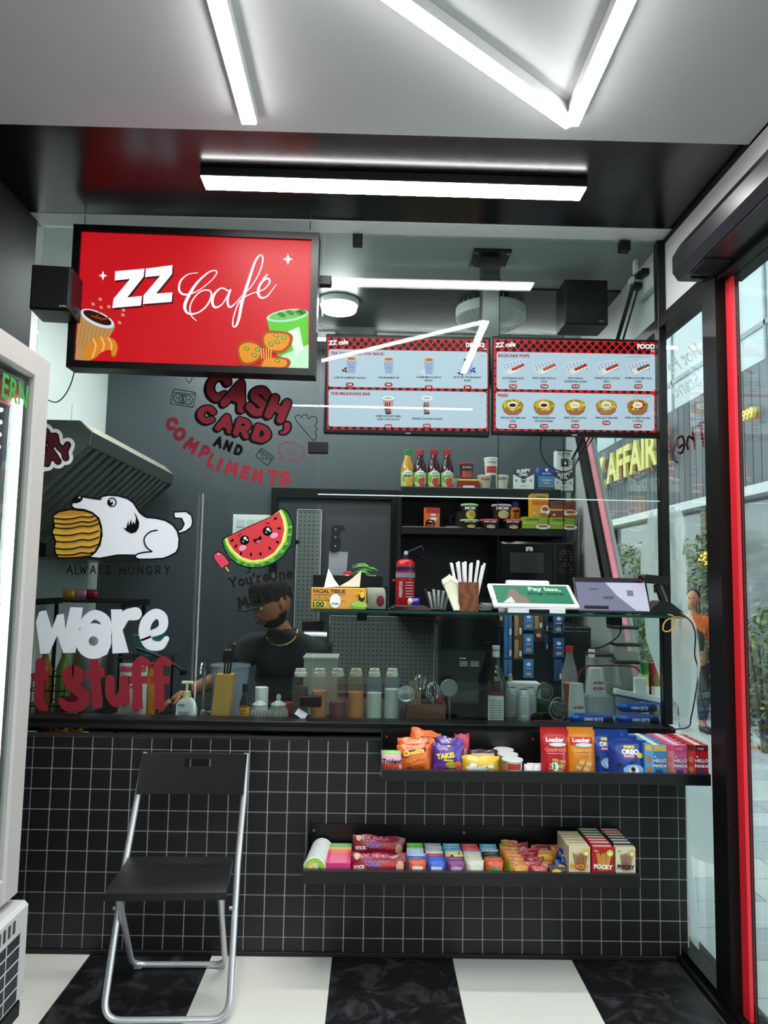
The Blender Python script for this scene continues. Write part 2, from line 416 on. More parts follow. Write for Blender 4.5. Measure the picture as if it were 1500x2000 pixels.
def vessel(name, label, cat, loc, prof, m, group=None, part='body', n=20, smooth=35, yaw=0):
    """a turned thing from (radius, height) pairs; the print surface follows its radius"""
    t = thing(name, label, cat, loc, yaw, group)
    MB().lathe(prof, n).build(part, m, t, smooth=smooth)
    def rad(z):
        for (r0, z0), (r1, z1) in zip(prof, prof[1:]):
            if z0 <= z <= z1 and z1 > z0: return r0+(r1-r0)*(z-z0)/(z1-z0)
        return max(p[0] for p in prof)
    R = max(p[0] for p in prof); H = max(p[1] for p in prof)
    return Prod(t, 2*R, H, lambda x, z: -math.sqrt(max(1e-8, rad(z)**2-min(abs(x), rad(z)*.98)**2)))
# everyday materials
BLACK = mat('#0a0a0b', .42, spec=.3); BLACKM = mat('#08080a', .6); WHITE = mat('#f2f3f3', .45); INK = mat('#0a0a0a', .6)
CHROME = mat('#c9ccd0', .18, 1.0); STEEL = mat('#b4b8ba', .3, 1.0); RED = mat('#c8141e', .4); DARK = mat('#2b2e31', .5)
CLEAR = glass('clear_plastic', '#e9f0ee', .9, .03, 1.4)
PANE = glass('clear_glass', '#eff6f4', .36, 0.0, 1.45)
# ================================================================ THE SETTING
M_WHITEWALL = mat('#d9dcdb', .55, noise=.03, scale=1.5); M_CEIL = mat('#c9cbcc', .5, noise=.03, scale=1.2)
M_GLOSSBLACK = mat('#060608', .24, spec=.45); M_GREYWALL = mat('#464d51', .45, noise=.08, scale=2.0)
M_MATTBLACK = mat('#101012', .5); M_FRAME = mat('#090909', .42, spec=.3)
M_TILE = mat('#151517', .42, noise=.15, scale=3); M_GROUT = mat('#b4b6b6', .8)
# floor: large black and white squares
FT = .447; fx0 = -.12-3*FT
floor = struct(MB().box(-1.9, 1.3, -.9, YB+.1, -.06, -.004).build('floor', mat('#3a3a3a', .7)))
def black_floor():
    m = mat('#141416', .45, name='worn_black_floor'); nt = m.node_tree; b = nt.nodes['Principled BSDF']
    tc = nt.nodes.new('ShaderNodeTexCoord'); n = nt.nodes.new('ShaderNodeTexNoise'); n.inputs['Scale'].default_value = 9; n.inputs['Detail'].default_value = 12; n.inputs['Roughness'].default_value = .72; n.inputs['Distortion'].default_value = .8
    r = nt.nodes.new('ShaderNodeValToRGB'); r.color_ramp.elements[0].position = .5; r.color_ramp.elements[0].color = (*lin('#0c0c0e'), 1); r.color_ramp.elements[1].position = .78; r.color_ramp.elements[1].color = (*lin('#55565a'), 1)
    nt.links.new(tc.outputs['Object'], n.inputs['Vector']); nt.links.new(n.outputs['Fac'], r.inputs[0]); nt.links.new(r.outputs[0], b.inputs['Base Color'])
    return m
M_FB = black_floor(); M_FW = mat('#d9d9d0', .4, noise=.04, scale=3)
tb = {}
for j in range(8):
    for i in range(6):
        x = fx0+i*FT-.0; y1 = YW-.004-j*FT; wht = (i+j) % 2 == 0
        if x+FT > XR: w_ = XR-.06-x
        else: w_ = FT
        if w_ < .05: continue
        MB().box(x+.001, x+w_-.001, y1-FT+.001, y1-.001, -.004, 0).build('tile', M_FW if wht else M_FB, floor)
# ceiling: pale panel, glossy black band above the counter, pale strip, kitchen ceiling
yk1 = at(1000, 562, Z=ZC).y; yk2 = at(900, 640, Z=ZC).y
ceil = struct(MB().box(-1.9, 1.4, -.9, YB+.1, ZC+.03, ZC+.08).build('ceiling', M_CEIL))
MB().box(XL, XR, -.9, 2.275, ZC-.018, ZC+.03).build('ceiling_panel', M_CEIL, ceil)
MB().box(XL, XR, 2.275, 2.895, ZC, ZC+.03).build('gloss_panel', M_GLOSSBLACK, ceil, label='glossy black ceiling band')
MB().box(XL, XR, 2.895, YG+.02, ZC-.002, ZC+.03).build('pale_strip', M_WHITEWALL, ceil)
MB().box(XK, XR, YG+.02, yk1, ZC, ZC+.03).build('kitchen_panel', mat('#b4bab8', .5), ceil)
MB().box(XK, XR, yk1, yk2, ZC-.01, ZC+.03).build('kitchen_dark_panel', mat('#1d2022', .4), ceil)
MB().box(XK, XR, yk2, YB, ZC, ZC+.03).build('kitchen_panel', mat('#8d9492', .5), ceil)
# side walls
wl = struct(MB().box(XL-.05, XL, -.9, 2.96, 0, ZC).build('wall_left', mat('#141518', .55, spec=.2, noise=.1, scale=1)))
wkl = struct(MB().box(XK-.05, XK, 2.96, YB+.05, 0, ZC).build('wall_kitchen_side', mat('#dfe5e3', .5)))
struct(MB().box(XK, XL-.05, 2.94, 2.96, 0, ZC).build('wall_return', M_MATTBLACK))
wb = struct(MB().box(XK-.05, XR+.2, YB, YB+.06, 0, ZC).build('wall_back', M_GREYWALL))
# right wall plane: pale beam, kitchen panel with the slanted jamb, full-height window, door opening
ZH = 2.53
slant = lambda z: 4.259-(2.275-z)/1.75
wr = struct(MB().box(XR, XR+.1, 2.115, YB, ZH, ZC).build('wall_right', M_WHITEWALL))
MB().box(XR, XR+.1, -.9, 2.11, ZH, ZC).build('wall_panel', M_WHITEWALL, wr)
MB().box(XR-.008, XR+.02, -.9, YG, ZC-.018, ZC).build('edge_trim', BLACKM, wr)
MB().prism([(slant(0)+.06, 0), (YB, 0), (YB, ZH), (slant(ZH)+.06, ZH)], XR, XR+.1, 'x').build('kitchen_panel', mat('#aeb5b4', .5), wr)
win = struct(MB().prism([(slant(0), 0), (slant(0)+.06, 0), (slant(ZH)+.06, ZH), (slant(ZH), ZH)], XR-.02, XR+.06, 'x').build('window_1', M_FRAME))
MB().prism([(slant(0)-.022, 0), (slant(0)-.002, 0), (slant(ZH)-.002, ZH), (slant(ZH)-.022, ZH)], XR+.02, XR+.05, 'x').build('jamb_edge', mat('#e58a95', .5), win, label='slanted pink jamb edge')
MB().box(XR-.03, XR+.06, 2.59, slant(ZH), ZH-.05, ZH).build('frame', M_FRAME, win)
MB().box(XR-.03, XR+.06, 2.59, slant(0), 0, .045).build('frame', M_FRAME, win)
MB().box(XR-.05, XR-.03, 2.3, slant(0)-.02, 0, .02).build('sill_track', M_FRAME, win)
MB().prism([(2.59, .045), (slant(.045), .045), (slant(ZH-.05), ZH-.05), (2.59, ZH-.05)], XR+.03, XR+.036, 'x').build('pane', PANE, win)
d1 = struct(MB().box(XR-.03, XR+.06, 2.545, 2.59, 0, ZH).build('door_1', M_FRAME))
MB().box(XR-.035, XR+.05, 2.475, 2.54, 0, ZH-.02).build('door_post', M_FRAME, d1)
MB().box(XR+.0, XR+.012, 2.428, 2.472, 0, ZH-.06).build('red_edge', mat('#d8232f', .4), d1, label='red door edge strip')
MB().box(XR-.03, XR+.06, -.9, 2.475, ZH-.06, ZH).build('head_rail', M_FRAME, d1)
MB().box(XR-.03, XR+.06, -.9, 2.475, 0, .03).build('threshold', M_FRAME, d1)
MB().box(XR+.005, XR+.011, .9, 2.415, .03, ZH-.06).build('pane', PANE, d1)
# frosted film with a torn upper edge, stuck on the window
FILM = film('frosted_film_mat', '#d2deda', .25)
def onwin(pts, m, name, parent, X=XR+.028, sc_=1, ox=0, oy=0, sm=False):
    v = []
    for x, y in pts:
        q = at(ox+x/sc_, oy+y/sc_, X=X); v.append((X, q.y, q.z))
    return MB().add(v, [tuple(range(len(v)))]).build(name, m, parent)
film_top = [(1251,1115),(1251,1070),(1258,1050),(1266,1010),(1272,998),(1280,1007),(1289,998),(1307,992),(1316,989),(1323,998),(1328,992),(1334,1007),(1337,1034),(1333,1079),(1340,1112),(1341,1160),(1344,1190),(1358,1220),(1364,1259),(1367,1304),(1360,1370),(1366,1440),(1392,1455),(1408,1470),(1409,1677),(1404,1690),(1400,1691),(1366,1680),(1351,1671),(1354,1715),(1362,1790),(1366,1868),(1348,1860),(1341,1560),(1325,1380),(1290,1330),(1262,1250)]
onwin(film_top, FILM, 'frosted_film', win)
# patches of a second film layer, blocky strips
FILM2 = film('film_strip_mat', '#d4e0da', .4)
rb = random.Random(3)
for k in range(26):
    x = rb.uniform(1256, 1335); y = rb.uniform(1010, 1180); w_ = rb.uniform(4, 9); h_ = rb.uniform(20, 70)
    if 1285 < x < 1304: continue
    onwin([(x, y), (x+w_, y), (x+w_, min(y+h_, 1230)), (x, min(y+h_, 1230))], FILM2, 'film_strip', win, X=XR+.026-.00005*k)
# mirrored lettering stuck on the outside of the window glass
class WinText(Canvas):
    def w(s, x, y, L=0):
        q = at(*s.tf(x, y), X=XR+.04); return (XR+.04-s.o.x, q.y-s.o.y, q.z-s.o.z)
tr = thing('window_lettering', 'red handwritten word seen reversed on the window glass', 'lettering', at(1345, 850, X=XR+.04))
c = WinText(tr, 0); RD = film('red_decal', '#e22a40', 0.0, .7)
for pts in ([(1352,838),(1385,818)], [(1368,826),(1374,872)], [(1352,834),(1357,876)], [(1357,862),(1346,852),(1342,866),(1344,878)],
            [(1334,868),(1326,874),(1322,860),(1332,852),(1337,868),(1332,884),(1324,884)], [(1318,868),(1314,884),(1308,868)], [(1314,884),(1318,900),(1324,903)]):
    c.stroke(pts, 4.6, RD, 1, 'lettering')
c.done()
tw = thing('window_lettering', 'pale large lettering seen reversed high on the window glass', 'lettering', at(1345, 715, X=XR+.04))
c = WinText(tw, 0); PALE = film('pale_decal', '#f6faf8', .1, .8)
c.text('Hot Pe', 1342, 712, 30, PALE, 1, bold=.02, rot=-33, mirror=True, xs=.62)
c.text('Stand', 1345, 765, 30, PALE, 1, bold=.02, rot=-26, mirror=True, xs=.66); c.done()

# ================================================================ COUNTER FRONT: black square tiles with grey joints
TP = .07453; TR = .0751; tx0 = 1.186-36*TP; ZT = .785
cf = MB().box(XL, XR, YW+.004, YW+.05, .012, ZT).build('wall_counter', M_GROUT); struct(cf)
shared = None; hidden = MB(); G = .0044; n_t = 0
for i in range(37):
    for j in range(-1, 11):
        x0 = tx0+i*TP; z0 = .065+j*TR; x1 = x0+TP; z1 = z0+TR
        x0c, x1c, z0c, z1c = max(x0, XL), min(x1, XR-.004), max(z0, .014), min(z1, ZT)
        if x1c-x0c < .008 or z1c-z0c < .008: continue
        a, b, c_, d_ = x0c+G/2, x1c-G/2, z0c+G/2, z1c-G/2
        cxp, czp = (a+b)/2, (c_+d_)/2
        behind = (cxp > .06 and .66 < czp < .83) or (-.27 < cxp < 1.04 and .31 < czp < .49) or cxp < -1.27
        full = x1-x0c > TP-.001 and z1c-z0c > TR-.001 and x1c == x1
        if behind: hidden.box(a, b, YW, YW+.004, c_, d_); continue
        if full:
            if shared is None:
                shared = MB().rbox(-TP/2+G/2, TP/2-G/2, 0, .005, -TR/2+G/2, TR/2-G/2, .0008, 1).build('tile', M_TILE, cf, loc=(cxp, YW, czp))
            else:
                o = shared.copy(); COL.objects.link(o); o.location = (cxp, YW, czp)
        else: MB().box(a, b, YW, YW+.004, c_, d_).build('tile', M_TILE, cf)
        n_t += 1
MB().box(XL, XR, YW-.001, YW+.052, ZT+.0002, ZT+.004).build('cap_strip', BLACKM, cf)
hidden.build('tile_field', M_TILE, cf, kind='stuff')
struct(MB().rbox(XL, XR-.05, YW-.008, YW+.004, 0, .016, .002, 1).build('baseboard_counter', BLACKM))
# ledge that carries the glass, with an open slot under it
ledge = thing('counter_ledge', 'long black metal ledge that carries the glass screen', 'ledge', (0, YG, .82))
zl1 = at(750, 1412, Y=2.93).z; zl0 = at(750, 1428, Y=2.93).z
MB().rbox(XL, XR-.015, 2.925, 3.03, zl0, zl1, .003, 1).build('bar', BLACK, ledge, loc=(0, -YG, -.82))
MB().box(XL, XR-.015, 2.915, 2.925, zl0-.003, zl0+.012).build('lip', mat('#1a1a1c', .3), ledge, loc=(0, -YG, -.82))
for x in (-1.3, -.35, .5, 1.1): MB().box(x-.015, x+.015, 2.96, 2.985, ZT, zl0).build('spacer', BLACK, ledge, loc=(0, -YG, -.82))
ZK = .80
kc = thing('kitchen_counter', 'black worktop behind the glass screen', 'worktop', (0, 3.4, 0))
MB().rbox(XK+.01, XR-.035, -.35, .09, ZK-.035, ZK, .003, 1).build('worktop', mat('#121315', .3), kc)
MB().box(XK+.01, XR-.035, -.3, -.28, 0, .5).build('front_board', mat('#1a1b1d', .5), kc)
MB().box(XK+.01, XR-.035, -.47, .08, .56, .58).build('low_shelf', mat('#17181a', .4), kc)
for x in (-1.5, -.4, .6, 1.05): MB().box(x, x+.04, .3, .34, 0, ZK-.035).build('leg', BLACK, kc, loc=(0, -.26, 0))
for k, (x0, x1, col, lab) in enumerate([(70, 103, '#8a1420', 'dark red snack bag'), (103, 132, '#d9a21e', 'yellow snack bag'), (133, 160, '#caa028', 'golden snack bag with black print')]):
    b0, w_, h_ = base_of((x0, x1, 1424, 1452), 3.02)
    p = bag('snack_bag', lab+' in the slot under the ledge', 'snack bag', (b0.x, 3.02, .582), w_, .25, .035, mat(col, .3), seed=k)
    if k == 0: p.text('HSH', -.05, .88, .5, WHITE)
    else: p.rect(-.1, .3, .8, .86, INK); p.rect(-.3, .1, .88, .93, mat('#5a3a10', .5))

# ================================================================ GLASS SCREEN
def clip(parent, px0, px1, py0, py1, Y0, Y1):
    a = at(px0, py0, Y=Y0); b = at(px1, py1, Y=Y0)
    MB().rbox(a.x, b.x, Y0-.008, Y1, b.z, a.z, .002, 1).build('clamp', M_FRAME, parent, loc=(-parent.location.x, -parent.location.y, -parent.location.z))
xj = at(616, 1100, Y=YG).x
zt = ZC-.004; zb = zl1+.001
gl = thing('glass_screen', 'tall clear glass panel covered with stickers beside the red sign', 'glass panel', ((XL+xj)/2, YG, zb))
MB().box(XL+.01, xj-.002, YG, YG+.008, zb, zt).build('pane', PANE, gl, loc=-gl.location)
z970 = at(950, 971, Y=YG).z
gu = thing('glass_screen', 'upper clear glass panel in front of the menu screens', 'glass panel', ((XR+xj)/2, YG, z970))
MB().box(xj+.002, XR-.035, YG, YG+.008, z970, zt).build('pane', PANE, gu, loc=-gu.location)
MB().box(xj+.002, XR-.035, YG-.001, YG+.009, z970-.004, z970).build('polished_edge', mat('#cfe3dd', .25), gu, loc=-gu.location)
gw = thing('glass_screen', 'lower clear glass panel between the ledge and the glass shelf', 'glass panel', ((XR+xj)/2, YG, zb))
zs = 1.283
MB().box(xj+.002, XR-.035, YG, YG+.008, zb, zs-.012).build('pane', PANE, gw, loc=-gw.location)
for a in ((689, 708, 457, 478), (1211, 1231, 470, 490)): clip(gu, *a, YG-.012, YG+.02)
for a in ((622, 647, 539, 557), (602, 640, 863, 885)): clip(gl, *a, YG-.012, YG+.02)
for a in ((591, 631, 1213, 1232), (586, 627, 1360, 1381)): clip(gw, *a, YG-.012, YG+.02)
post = struct(MB().rbox(XR-.034, XR-.001, YG-.015, YG+.03, zb-.0, ZC-.004, .002, 1).build('trim_1', M_FRAME))
# glass shelf
sh = thing('glass_shelf', 'green-edged glass shelf across the serving hatch', 'shelf', (.48, 2.98, zs))
xs0 = at(612, 1190, Y=2.85).x
MB().box(xs0, XR-.005, 2.84, 3.14, zs-.010, zs).build('shelf_pane', glass('shelf_glass', '#9fc4b4', .8, 0, 1.5), sh, loc=-sh.location)
MB().box(xs0, XR-.005, 2.838, 2.8405, zs-.010, zs).build('green_edge', mat('#1c4038', .15), sh, loc=-sh.location)
for px in (707, 1204):
    q = at(px, 1200, Y=2.96); MB().rbox(q.x-.02, q.x+.02, 2.95, 3.03, zs-.048, zs-.0105, .002, 1).build('bracket', M_FRAME, sh, loc=-sh.location)

# ================================================================ CEILING LIGHTS
LEDM = glow('#ffffff', LED); HOUS = mat('#101012', .4); LHOUS = mat('#d8d8d6', .4)
def led_bar(name, label, p0, p1, w, z, h=.045, side=HOUS, group=None, tall=False):
    a, b = Vector((*p0, 0)), Vector((*p1, 0)); L = (b-a).length; t = thing(name, label, 'ceiling light', ((a.x+b.x)/2, (a.y+b.y)/2, z), math.atan2(b.y-a.y, b.x-a.x), group)
    hh = h*.6 if tall else h
    MB().rbox(-L/2, L/2, -w/2, w/2, -hh, 0, .002, 1).build('housing', side, t)
    if tall: MB().rbox(-L/2+.003, L/2-.003, -w/2+.006, w/2-.006, -h, -hh-.0003, .004, 2).build('diffuser', glow('#ffffff', LED*.5), t)
    else: MB().box(-L/2+.003, L/2-.003, -w/2+.003, w/2-.003, -h-.004, -h-.0003).build('diffuser', LEDM, t)
    return t
pa, pb = at(396, 356, Z=ZC-.035), at(1140, 378, Z=ZC-.035)
led_bar('linear_light', 'long straight white light bar on the black ceiling band', (pa.x, pa.y), (pb.x, pb.y), .095, ZC-.0005, .034)
zz = ZC-.019
pa, pb = at(425, 0, Z=zz-.03), at(487, 236, Z=zz-.03)
dv = (pa-pb).normalized()
pe = pb+dv*1.15
led_bar('linear_light', 'white light bar that points straight at the red sign', (pb.x, pb.y), (pe.x, pe.y), .05, zz, .04, LHOUS)
v0, a1, a2 = at(1116, 240, Z=zz-.03), at(780, 0, Z=zz-.03), at(1222, 0, Z=zz-.03)
vt = thing('angled_light', 'white V-shaped light on the pale ceiling', 'ceiling light', (v0.x, v0.y, zz))
for tgt, L in ((a1, 1.25), (a2, 1.0)):
    d = (tgt-v0); d.z = 0; d.normalize(); nrm = Vector((-d.y, d.x, 0)); w_ = .048
    o2 = d*.0
    for nm, m, z0, z1, ww in (('housing', LHOUS, -.036, 0, w_), ('diffuser', LEDM, -.041, -.0364, w_-.006)):
        q = [o2-nrm*ww/2, o2+d*L-nrm*ww/2, o2+d*L+nrm*ww/2, o2+nrm*ww/2]
        zo = -.0004 if L < 1.2 else 0
        MB().prism([(p.x, p.y) for p in q], z0+zo, z1+zo, 'z').build(nm, m, vt)
# unseen lamp added behind the camera's place to light the shop
led_bar('linear_light', 'unseen short white light bar added over the shop entrance', (-.9, .1), (.8, .1), .05, zz, .04, LHOUS)
cl = at(662, 605, Z=ZC-.06)
t = thing('ceiling_lamp', 'round glowing ceiling lamp in the kitchen', 'ceiling light', (cl.x, cl.y, ZC-.0105))
MB().lathe([(.105, 0), (.105, -.02), (.098, -.03)], 28).build('rim', WHITE, t, smooth=40)
MB().lathe([(.096, -.0302), (.09, -.055), (.05, -.068), (.01, -.07)], 28).build('diffuser', glow('#ffffff', 40), t, smooth=60)
for lab, p0, p1 in (('kitchen light bar hidden behind the red sign', (-1.3, 3.4), (-.35, 3.4)), ('kitchen light bar above the back shelves', (.0, 4.28), (1.1, 4.28)), ('kitchen light bar over the stove side', (-1.3, 4.28), (-.25, 4.28))):  # extra bars added out of view to brighten the kitchen
    led_bar('linear_light', lab, p0, p1, .05, ZC-.0005, .04, LHOUS)
t2 = dup(t, (-1.0, cl.y, ZC-.0105), label='added unseen copy of the round ceiling lamp above the extractor hood')  # second round lamp, added out of view for more kitchen light

# ================================================================ RED LIT SIGN
SY = 2.865
sg = thing('lightbox_sign', 'red illuminated sign box with cafe lettering in a black frame', 'sign', at(378, 590, Y=SY))
c = Canvas(sg, SY, step=.0006)
def hull(pts, y0, y1, m, name):
    q = [at(x, y, Y=SY) for x, y in pts]
    return MB().prism([(p.x-sg.location.x, p.z-sg.location.z) for p in q], y0, y1).build(name, m, sg)
o_, i_ = [(146,440),(624,457),(615,735),(131,718)], [(160,453),(609,470),(603,721),(146,705)]
hull(o_, .012, .075, BLACK, 'box')
for k in range(4): hull([o_[k], o_[(k+1) % 4], i_[(k+1) % 4], i_[k]], -.012, .0119, BLACK, 'frame_rail')
def sign_red():
    m = glow('#d0101c', 1.0).copy(); m.name = 'lit_red_panel'; return m
q = [at(x, y, Y=SY) for x, y in i_]
c.poly(i_, glow('#c2141e', .52), 0, 'lit_panel')
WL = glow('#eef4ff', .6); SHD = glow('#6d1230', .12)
tf1 = lambda x, y: (x*640/1500, 400+y*640/1500)
c.tf = tf1
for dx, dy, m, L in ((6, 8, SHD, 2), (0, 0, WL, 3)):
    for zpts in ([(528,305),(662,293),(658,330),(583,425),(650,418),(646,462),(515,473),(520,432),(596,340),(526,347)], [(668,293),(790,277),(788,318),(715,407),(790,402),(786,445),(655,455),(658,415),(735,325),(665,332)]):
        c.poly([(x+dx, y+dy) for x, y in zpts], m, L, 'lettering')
c.stroke([(905,312),(860,320),(826,352),(822,395),(850,412),(905,395),(965,350),(992,315),(985,302),(955,310),(905,355),(868,410),(846,465),(862,498),(905,495),(945,465),(968,420),(960,394),(925,395),(890,425),(870,470),(878,510),(900,532)], [3,4,8,10,8,4,4,5,5,6,10,14,14,9,6,7,8,6,5,5,6,5,3], WL, 3, 'lettering')
c.stroke([(1045,395),(1015,382),(985,405),(972,445),(985,470),(1015,458),(1040,420),(1055,390),(1042,435),(1050,468),(1075,455),(1105,420)], [6,6,9,12,10,5,5,8,10,9,5,3], WL, 3, 'lettering')
c.stroke([(1105,420),(1150,375),(1188,310),(1204,250),(1192,231),(1168,262),(1138,350),(1110,440),(1094,520),(1080,556),(1066,552),(1072,505),(1100,440),(1150,408),(1180,400)], [3,4,5,6,6,9,13,14,12,8,5,5,5,4,4], WL, 3, 'lettering')
c.stroke([(1180,400),(1212,385),(1236,352),(1222,338),(1196,358),(1182,395),(1192,424),(1222,420),(1265,366)], [4,5,7,8,10,12,10,6,3], WL, 3, 'lettering')
c.stroke([(1203,342),(1224,320)], 6, WL, 3, 'lettering', sm=False)
for cx, cy, r in ((472, 325, 22), (1318, 250, 26)):
    c.poly([(cx, cy-r), (cx+r*.25, cy-r*.25), (cx+r*.9, cy), (cx+r*.25, cy+r*.25), (cx, cy+r), (cx-r*.25, cy+r*.25), (cx-r*.9, cy), (cx-r*.25, cy-r*.25)], WL, 3)
# printed drinks and food in the corners
KR = glow('#c9975a', 0.42); KR2 = glow('#b07f45', 0.42); COF = glow('#3a1208', 0.32)
c.poly([(362,505),(528,560),(470,660),(400,715),(344,708)], KR, 2)
for k in range(9): c.stroke([(362+k*18, 512+k*6), (348+k*14, 640+k*5)], 3, KR2, 3, sm=False)
c.ell(447, 522, 84, 32, glow('#c8d4e8', 0.53), 4, rot=24); c.ell(447, 518, 70, 22, COF, 5, rot=24)
c.stroke([(420,510),(455,520),(480,525),(520,505),(545,495)], [6,9,8,5,2], glow('#a04818', 0.37), 6)
c.stroke([(440,515),(455,495),(460,465)], [6,4,2], glow('#a04818', 0.37), 6)
for x, y in ((427,455),(459,433),(499,467),(566,483),(563,505),(548,540),(463,470)): c.ell(x, y, 9, 6, glow('#e0b48a', 0.48), 3, rot=30); c.stroke([(x-6, y-3), (x+6, y+3)], 2, glow('#7a4018', 0.37), 4, sm=False)
CR = glow('#d9882c', 0.48); CR2 = glow('#f2c070', 0.50)
c.poly([(385,705),(398,650),(430,615),(480,605),(525,620),(540,655),(528,695),(512,690),(508,665),(470,675),(440,700),(410,714)], CR, 7, sm=True)
for p in ([(430,618),(440,650),(425,700)], [(465,608),(478,640),(470,672)], [(498,612),(512,640),(510,665)]): c.stroke(p, 7, CR2, 8)
GRN = glow('#58c22c', 0.48)
c.poly([(1222,525),(1412,490),(1412,705),(1330,720),(1270,690),(1240,600)], GRN, 2); c.poly([(1290,690),(1413,640),(1413,752),(1300,748)], glow('#b8f0c0', 0.53), 3)
c.ell(1316, 508, 97, 28, glow('#a8dcb8', 0.48), 4, rot=-8); c.ell(1316, 506, 84, 20, glow('#6cc060', 0.42), 5, rot=-8)
for x, y in ((1290,505),(1330,495),(1370,495),(1385,490)): c.ell(x, y, 20, 10, glow('#2f8a24', 0.37), 6, rot=20)
c.poly([(1320,580),(1370,560),(1390,660),(1350,690)], glow('#d8f0d8', 0.48), 4)
PZ = glow('#e09020', 0.48); PZ2 = glow('#b04a10', 0.42)
for o4 in ([(1085,650),(1130,620),(1195,640),(1200,700),(1150,735),(1100,725)], [(1195,610),(1225,578),(1330,590),(1335,640),(1290,680),(1215,665)], [(1190,735),(1215,700),(1320,705),(1315,748),(1195,748)]):
    c.poly(o4, PZ2, 7, sm=True); cx_ = sum(p[0] for p in o4)/len(o4); cy_ = sum(p[1] for p in o4)/len(o4)
    c.poly([(cx_+(x-cx_)*.8, cy_+(y-cy_)*.78) for x, y in o4], PZ, 8, sm=True)
for x, y in ((1130,660),(1165,690),(1180,665),(1240,640),(1270,630),(1265,600),(1300,610),(1270,715)): c.ell(x, y, 13, 9, glow('#4a9a20', 0.42), 9, rot=20); c.ell(x, y, 7, 4, glow('#c8d060', 0.42), 10)
for k in range(5): c.stroke([(1195+k*12, 660), (1200+k*10, 705)], 4, glow('#f0c050', 0.50), 9, sm=False)
c.done()
for px in (165, 606):
    a = at(px, 442, Y=SY+.04); MB().tube([(a.x, SY+.04, a.z-.015), (a.x, SY+.04, ZC-.002)], .003, 6).build('hanger', STEEL, sg, loc=-sg.location)
# ================================================================ STICKERS ON THE GLASS
DY = YG-.0008
def decal(name, label, px, py): 
    t = thing(name, label, 'sticker', at(px, py, Y=DY)); return t, Canvas(t, DY, step=.0005)
SRED = mat('#862430', .6, spec=.2); SBLK = mat('#070707', .6, spec=.12); SWHT = mat('#e4e8ee', .5); SGREY = mat('#1c1b1a', .6, spec=.12)
t, c = decal('glass_sticker', 'dark red bubble-letter slogan sticker about cash and cards under the sign', 460, 830)
k4 = 320/1500
c.tf = lambda x, y: (320+x*k4, 720+y*k4)
def bubble(items, w, m, out=None, ow=0, off=(0, 0)):
    for n_, (ch, x, y, h, rot, xs) in enumerate(items):
        if out:
            c.pen(ch, x, y, h, rot, w+ow, out, 1+2*n_, 'outline', xs); c.pen(ch, x+off[0], y+off[1], h, rot, w+ow*.8, out, 1+2*n_, 'outline', xs)
        c.pen(ch, x, y, h, rot, w, m, 2+2*n_, 'lettering', xs)
bubble([('C', 500, 165, 205, 14, .95), ('A', 670, 240, 220, 20, .95), ('S', 872, 300, 210, 18, 1.0), ('H', 1045, 370, 165, 22, 1.0)], 72, SRED, SBLK, 26, (-18, 12))
for L_, m_, w_ in ((1, SBLK, 34), (2, SRED, 0)): c.stroke([(1128,520),(1130,548),(1105,580),(1070,588)], [58+w_, 50+w_, 36+w_, 16+w_], m_, L_, 'comma')
bubble([('C', 390, 420, 120, 12, 1.2), ('A', 565, 500, 120, 14, 1.15), ('R', 725, 545, 125, 16, 1.1), ('D', 900, 600, 115, 18, 1.25)], 50, SRED, SBLK, 24, (-16, 12))
bubble([('A', 500, 672, 80, 18, .9), ('N', 588, 708, 75, 22, .9), ('D', 685, 748, 75, 22, .9)], 30, SBLK)
bubble([('C', 72, 505, 92, 28, 1.0), ('O', 145, 600, 95, 32, 1.0), ('M', 255, 705, 105, 35, .95), ('P', 375, 770, 95, 28, .9), ('L', 445, 845, 100, 24, .8), ('I', 515, 880, 95, 22, 1), ('M', 625, 915, 100, 18, .95), ('E', 750, 955, 95, 15, .9), ('N', 860, 985, 95, 10, .9), ('T', 1000, 1000, 100, 6, 1.0), ('S', 1108, 1005, 100, 4, 1.05)], 37, SRED)
c.done()
def outline_icon(label, cx, cy, strokes, m, w=7):
    t, cc = decal('glass_sticker', label, 320+cx*k4, 720+cy*k4); cc.tf = lambda x, y: (320+x*k4, 720+y*k4)
    for pts, closed, sm in strokes: cc.stroke(pts, w, m, 1, 'outline', sm, closed)
    cc.done(); return t
cir = lambda x, y, r, n=14: [(x+r*math.cos(2*math.pi*k/n), y+r*math.sin(2*math.pi*k/n)) for k in range(n)]
outline_icon('small line-drawn banknote sticker on the glass', 178, 270, [([(80,215),(290,240),(268,355),(62,322)], 1, 0), ([(85,212),(96,186),(285,218),(290,240)], 0, 0), ([(112,232),(235,250),(265,275),(255,315),(235,330),(115,310),(88,285),(92,250)], 1, 0), (cir(174, 280, 34), 1, 1), ([(184,265),(172,262),(166,272),(182,288),(176,298),(164,295)], 0, 1), ([(174,256),(172,304)], 0, 0), (cir(122, 268, 4, 6), 1, 0), (cir(232, 285, 4, 6), 1, 0)], SBLK)
outline_icon('small line-drawn bank card sticker with a smiling face', 925, 805, [([(895,728),(1008,808),(948,888),(840,800)], 1, 0), ([(882,742),(998,826)], 0, 0), ([(872,756),(986,840)], 0, 0), (cir(897, 797, 3, 6), 1, 0), (cir(940, 828, 3, 6), 1, 0), ([(903,815),(908,828),(922,828)], 0, 1)], SBLK)
outline_icon('small red speech bubble sticker with a smiling face', 1165, 760, [([(1060,835),(1075,800),(1050,755),(1065,700),(1120,675),(1200,685),(1265,720),(1288,775),(1265,825),(1200,845),(1105,825)], 1, 1), (cir(1133, 742, 7, 8), 1, 0), (cir(1208, 768, 7, 8), 1, 0), ([(1148,768),(1160,788),(1180,780)], 0, 1)], SRED)
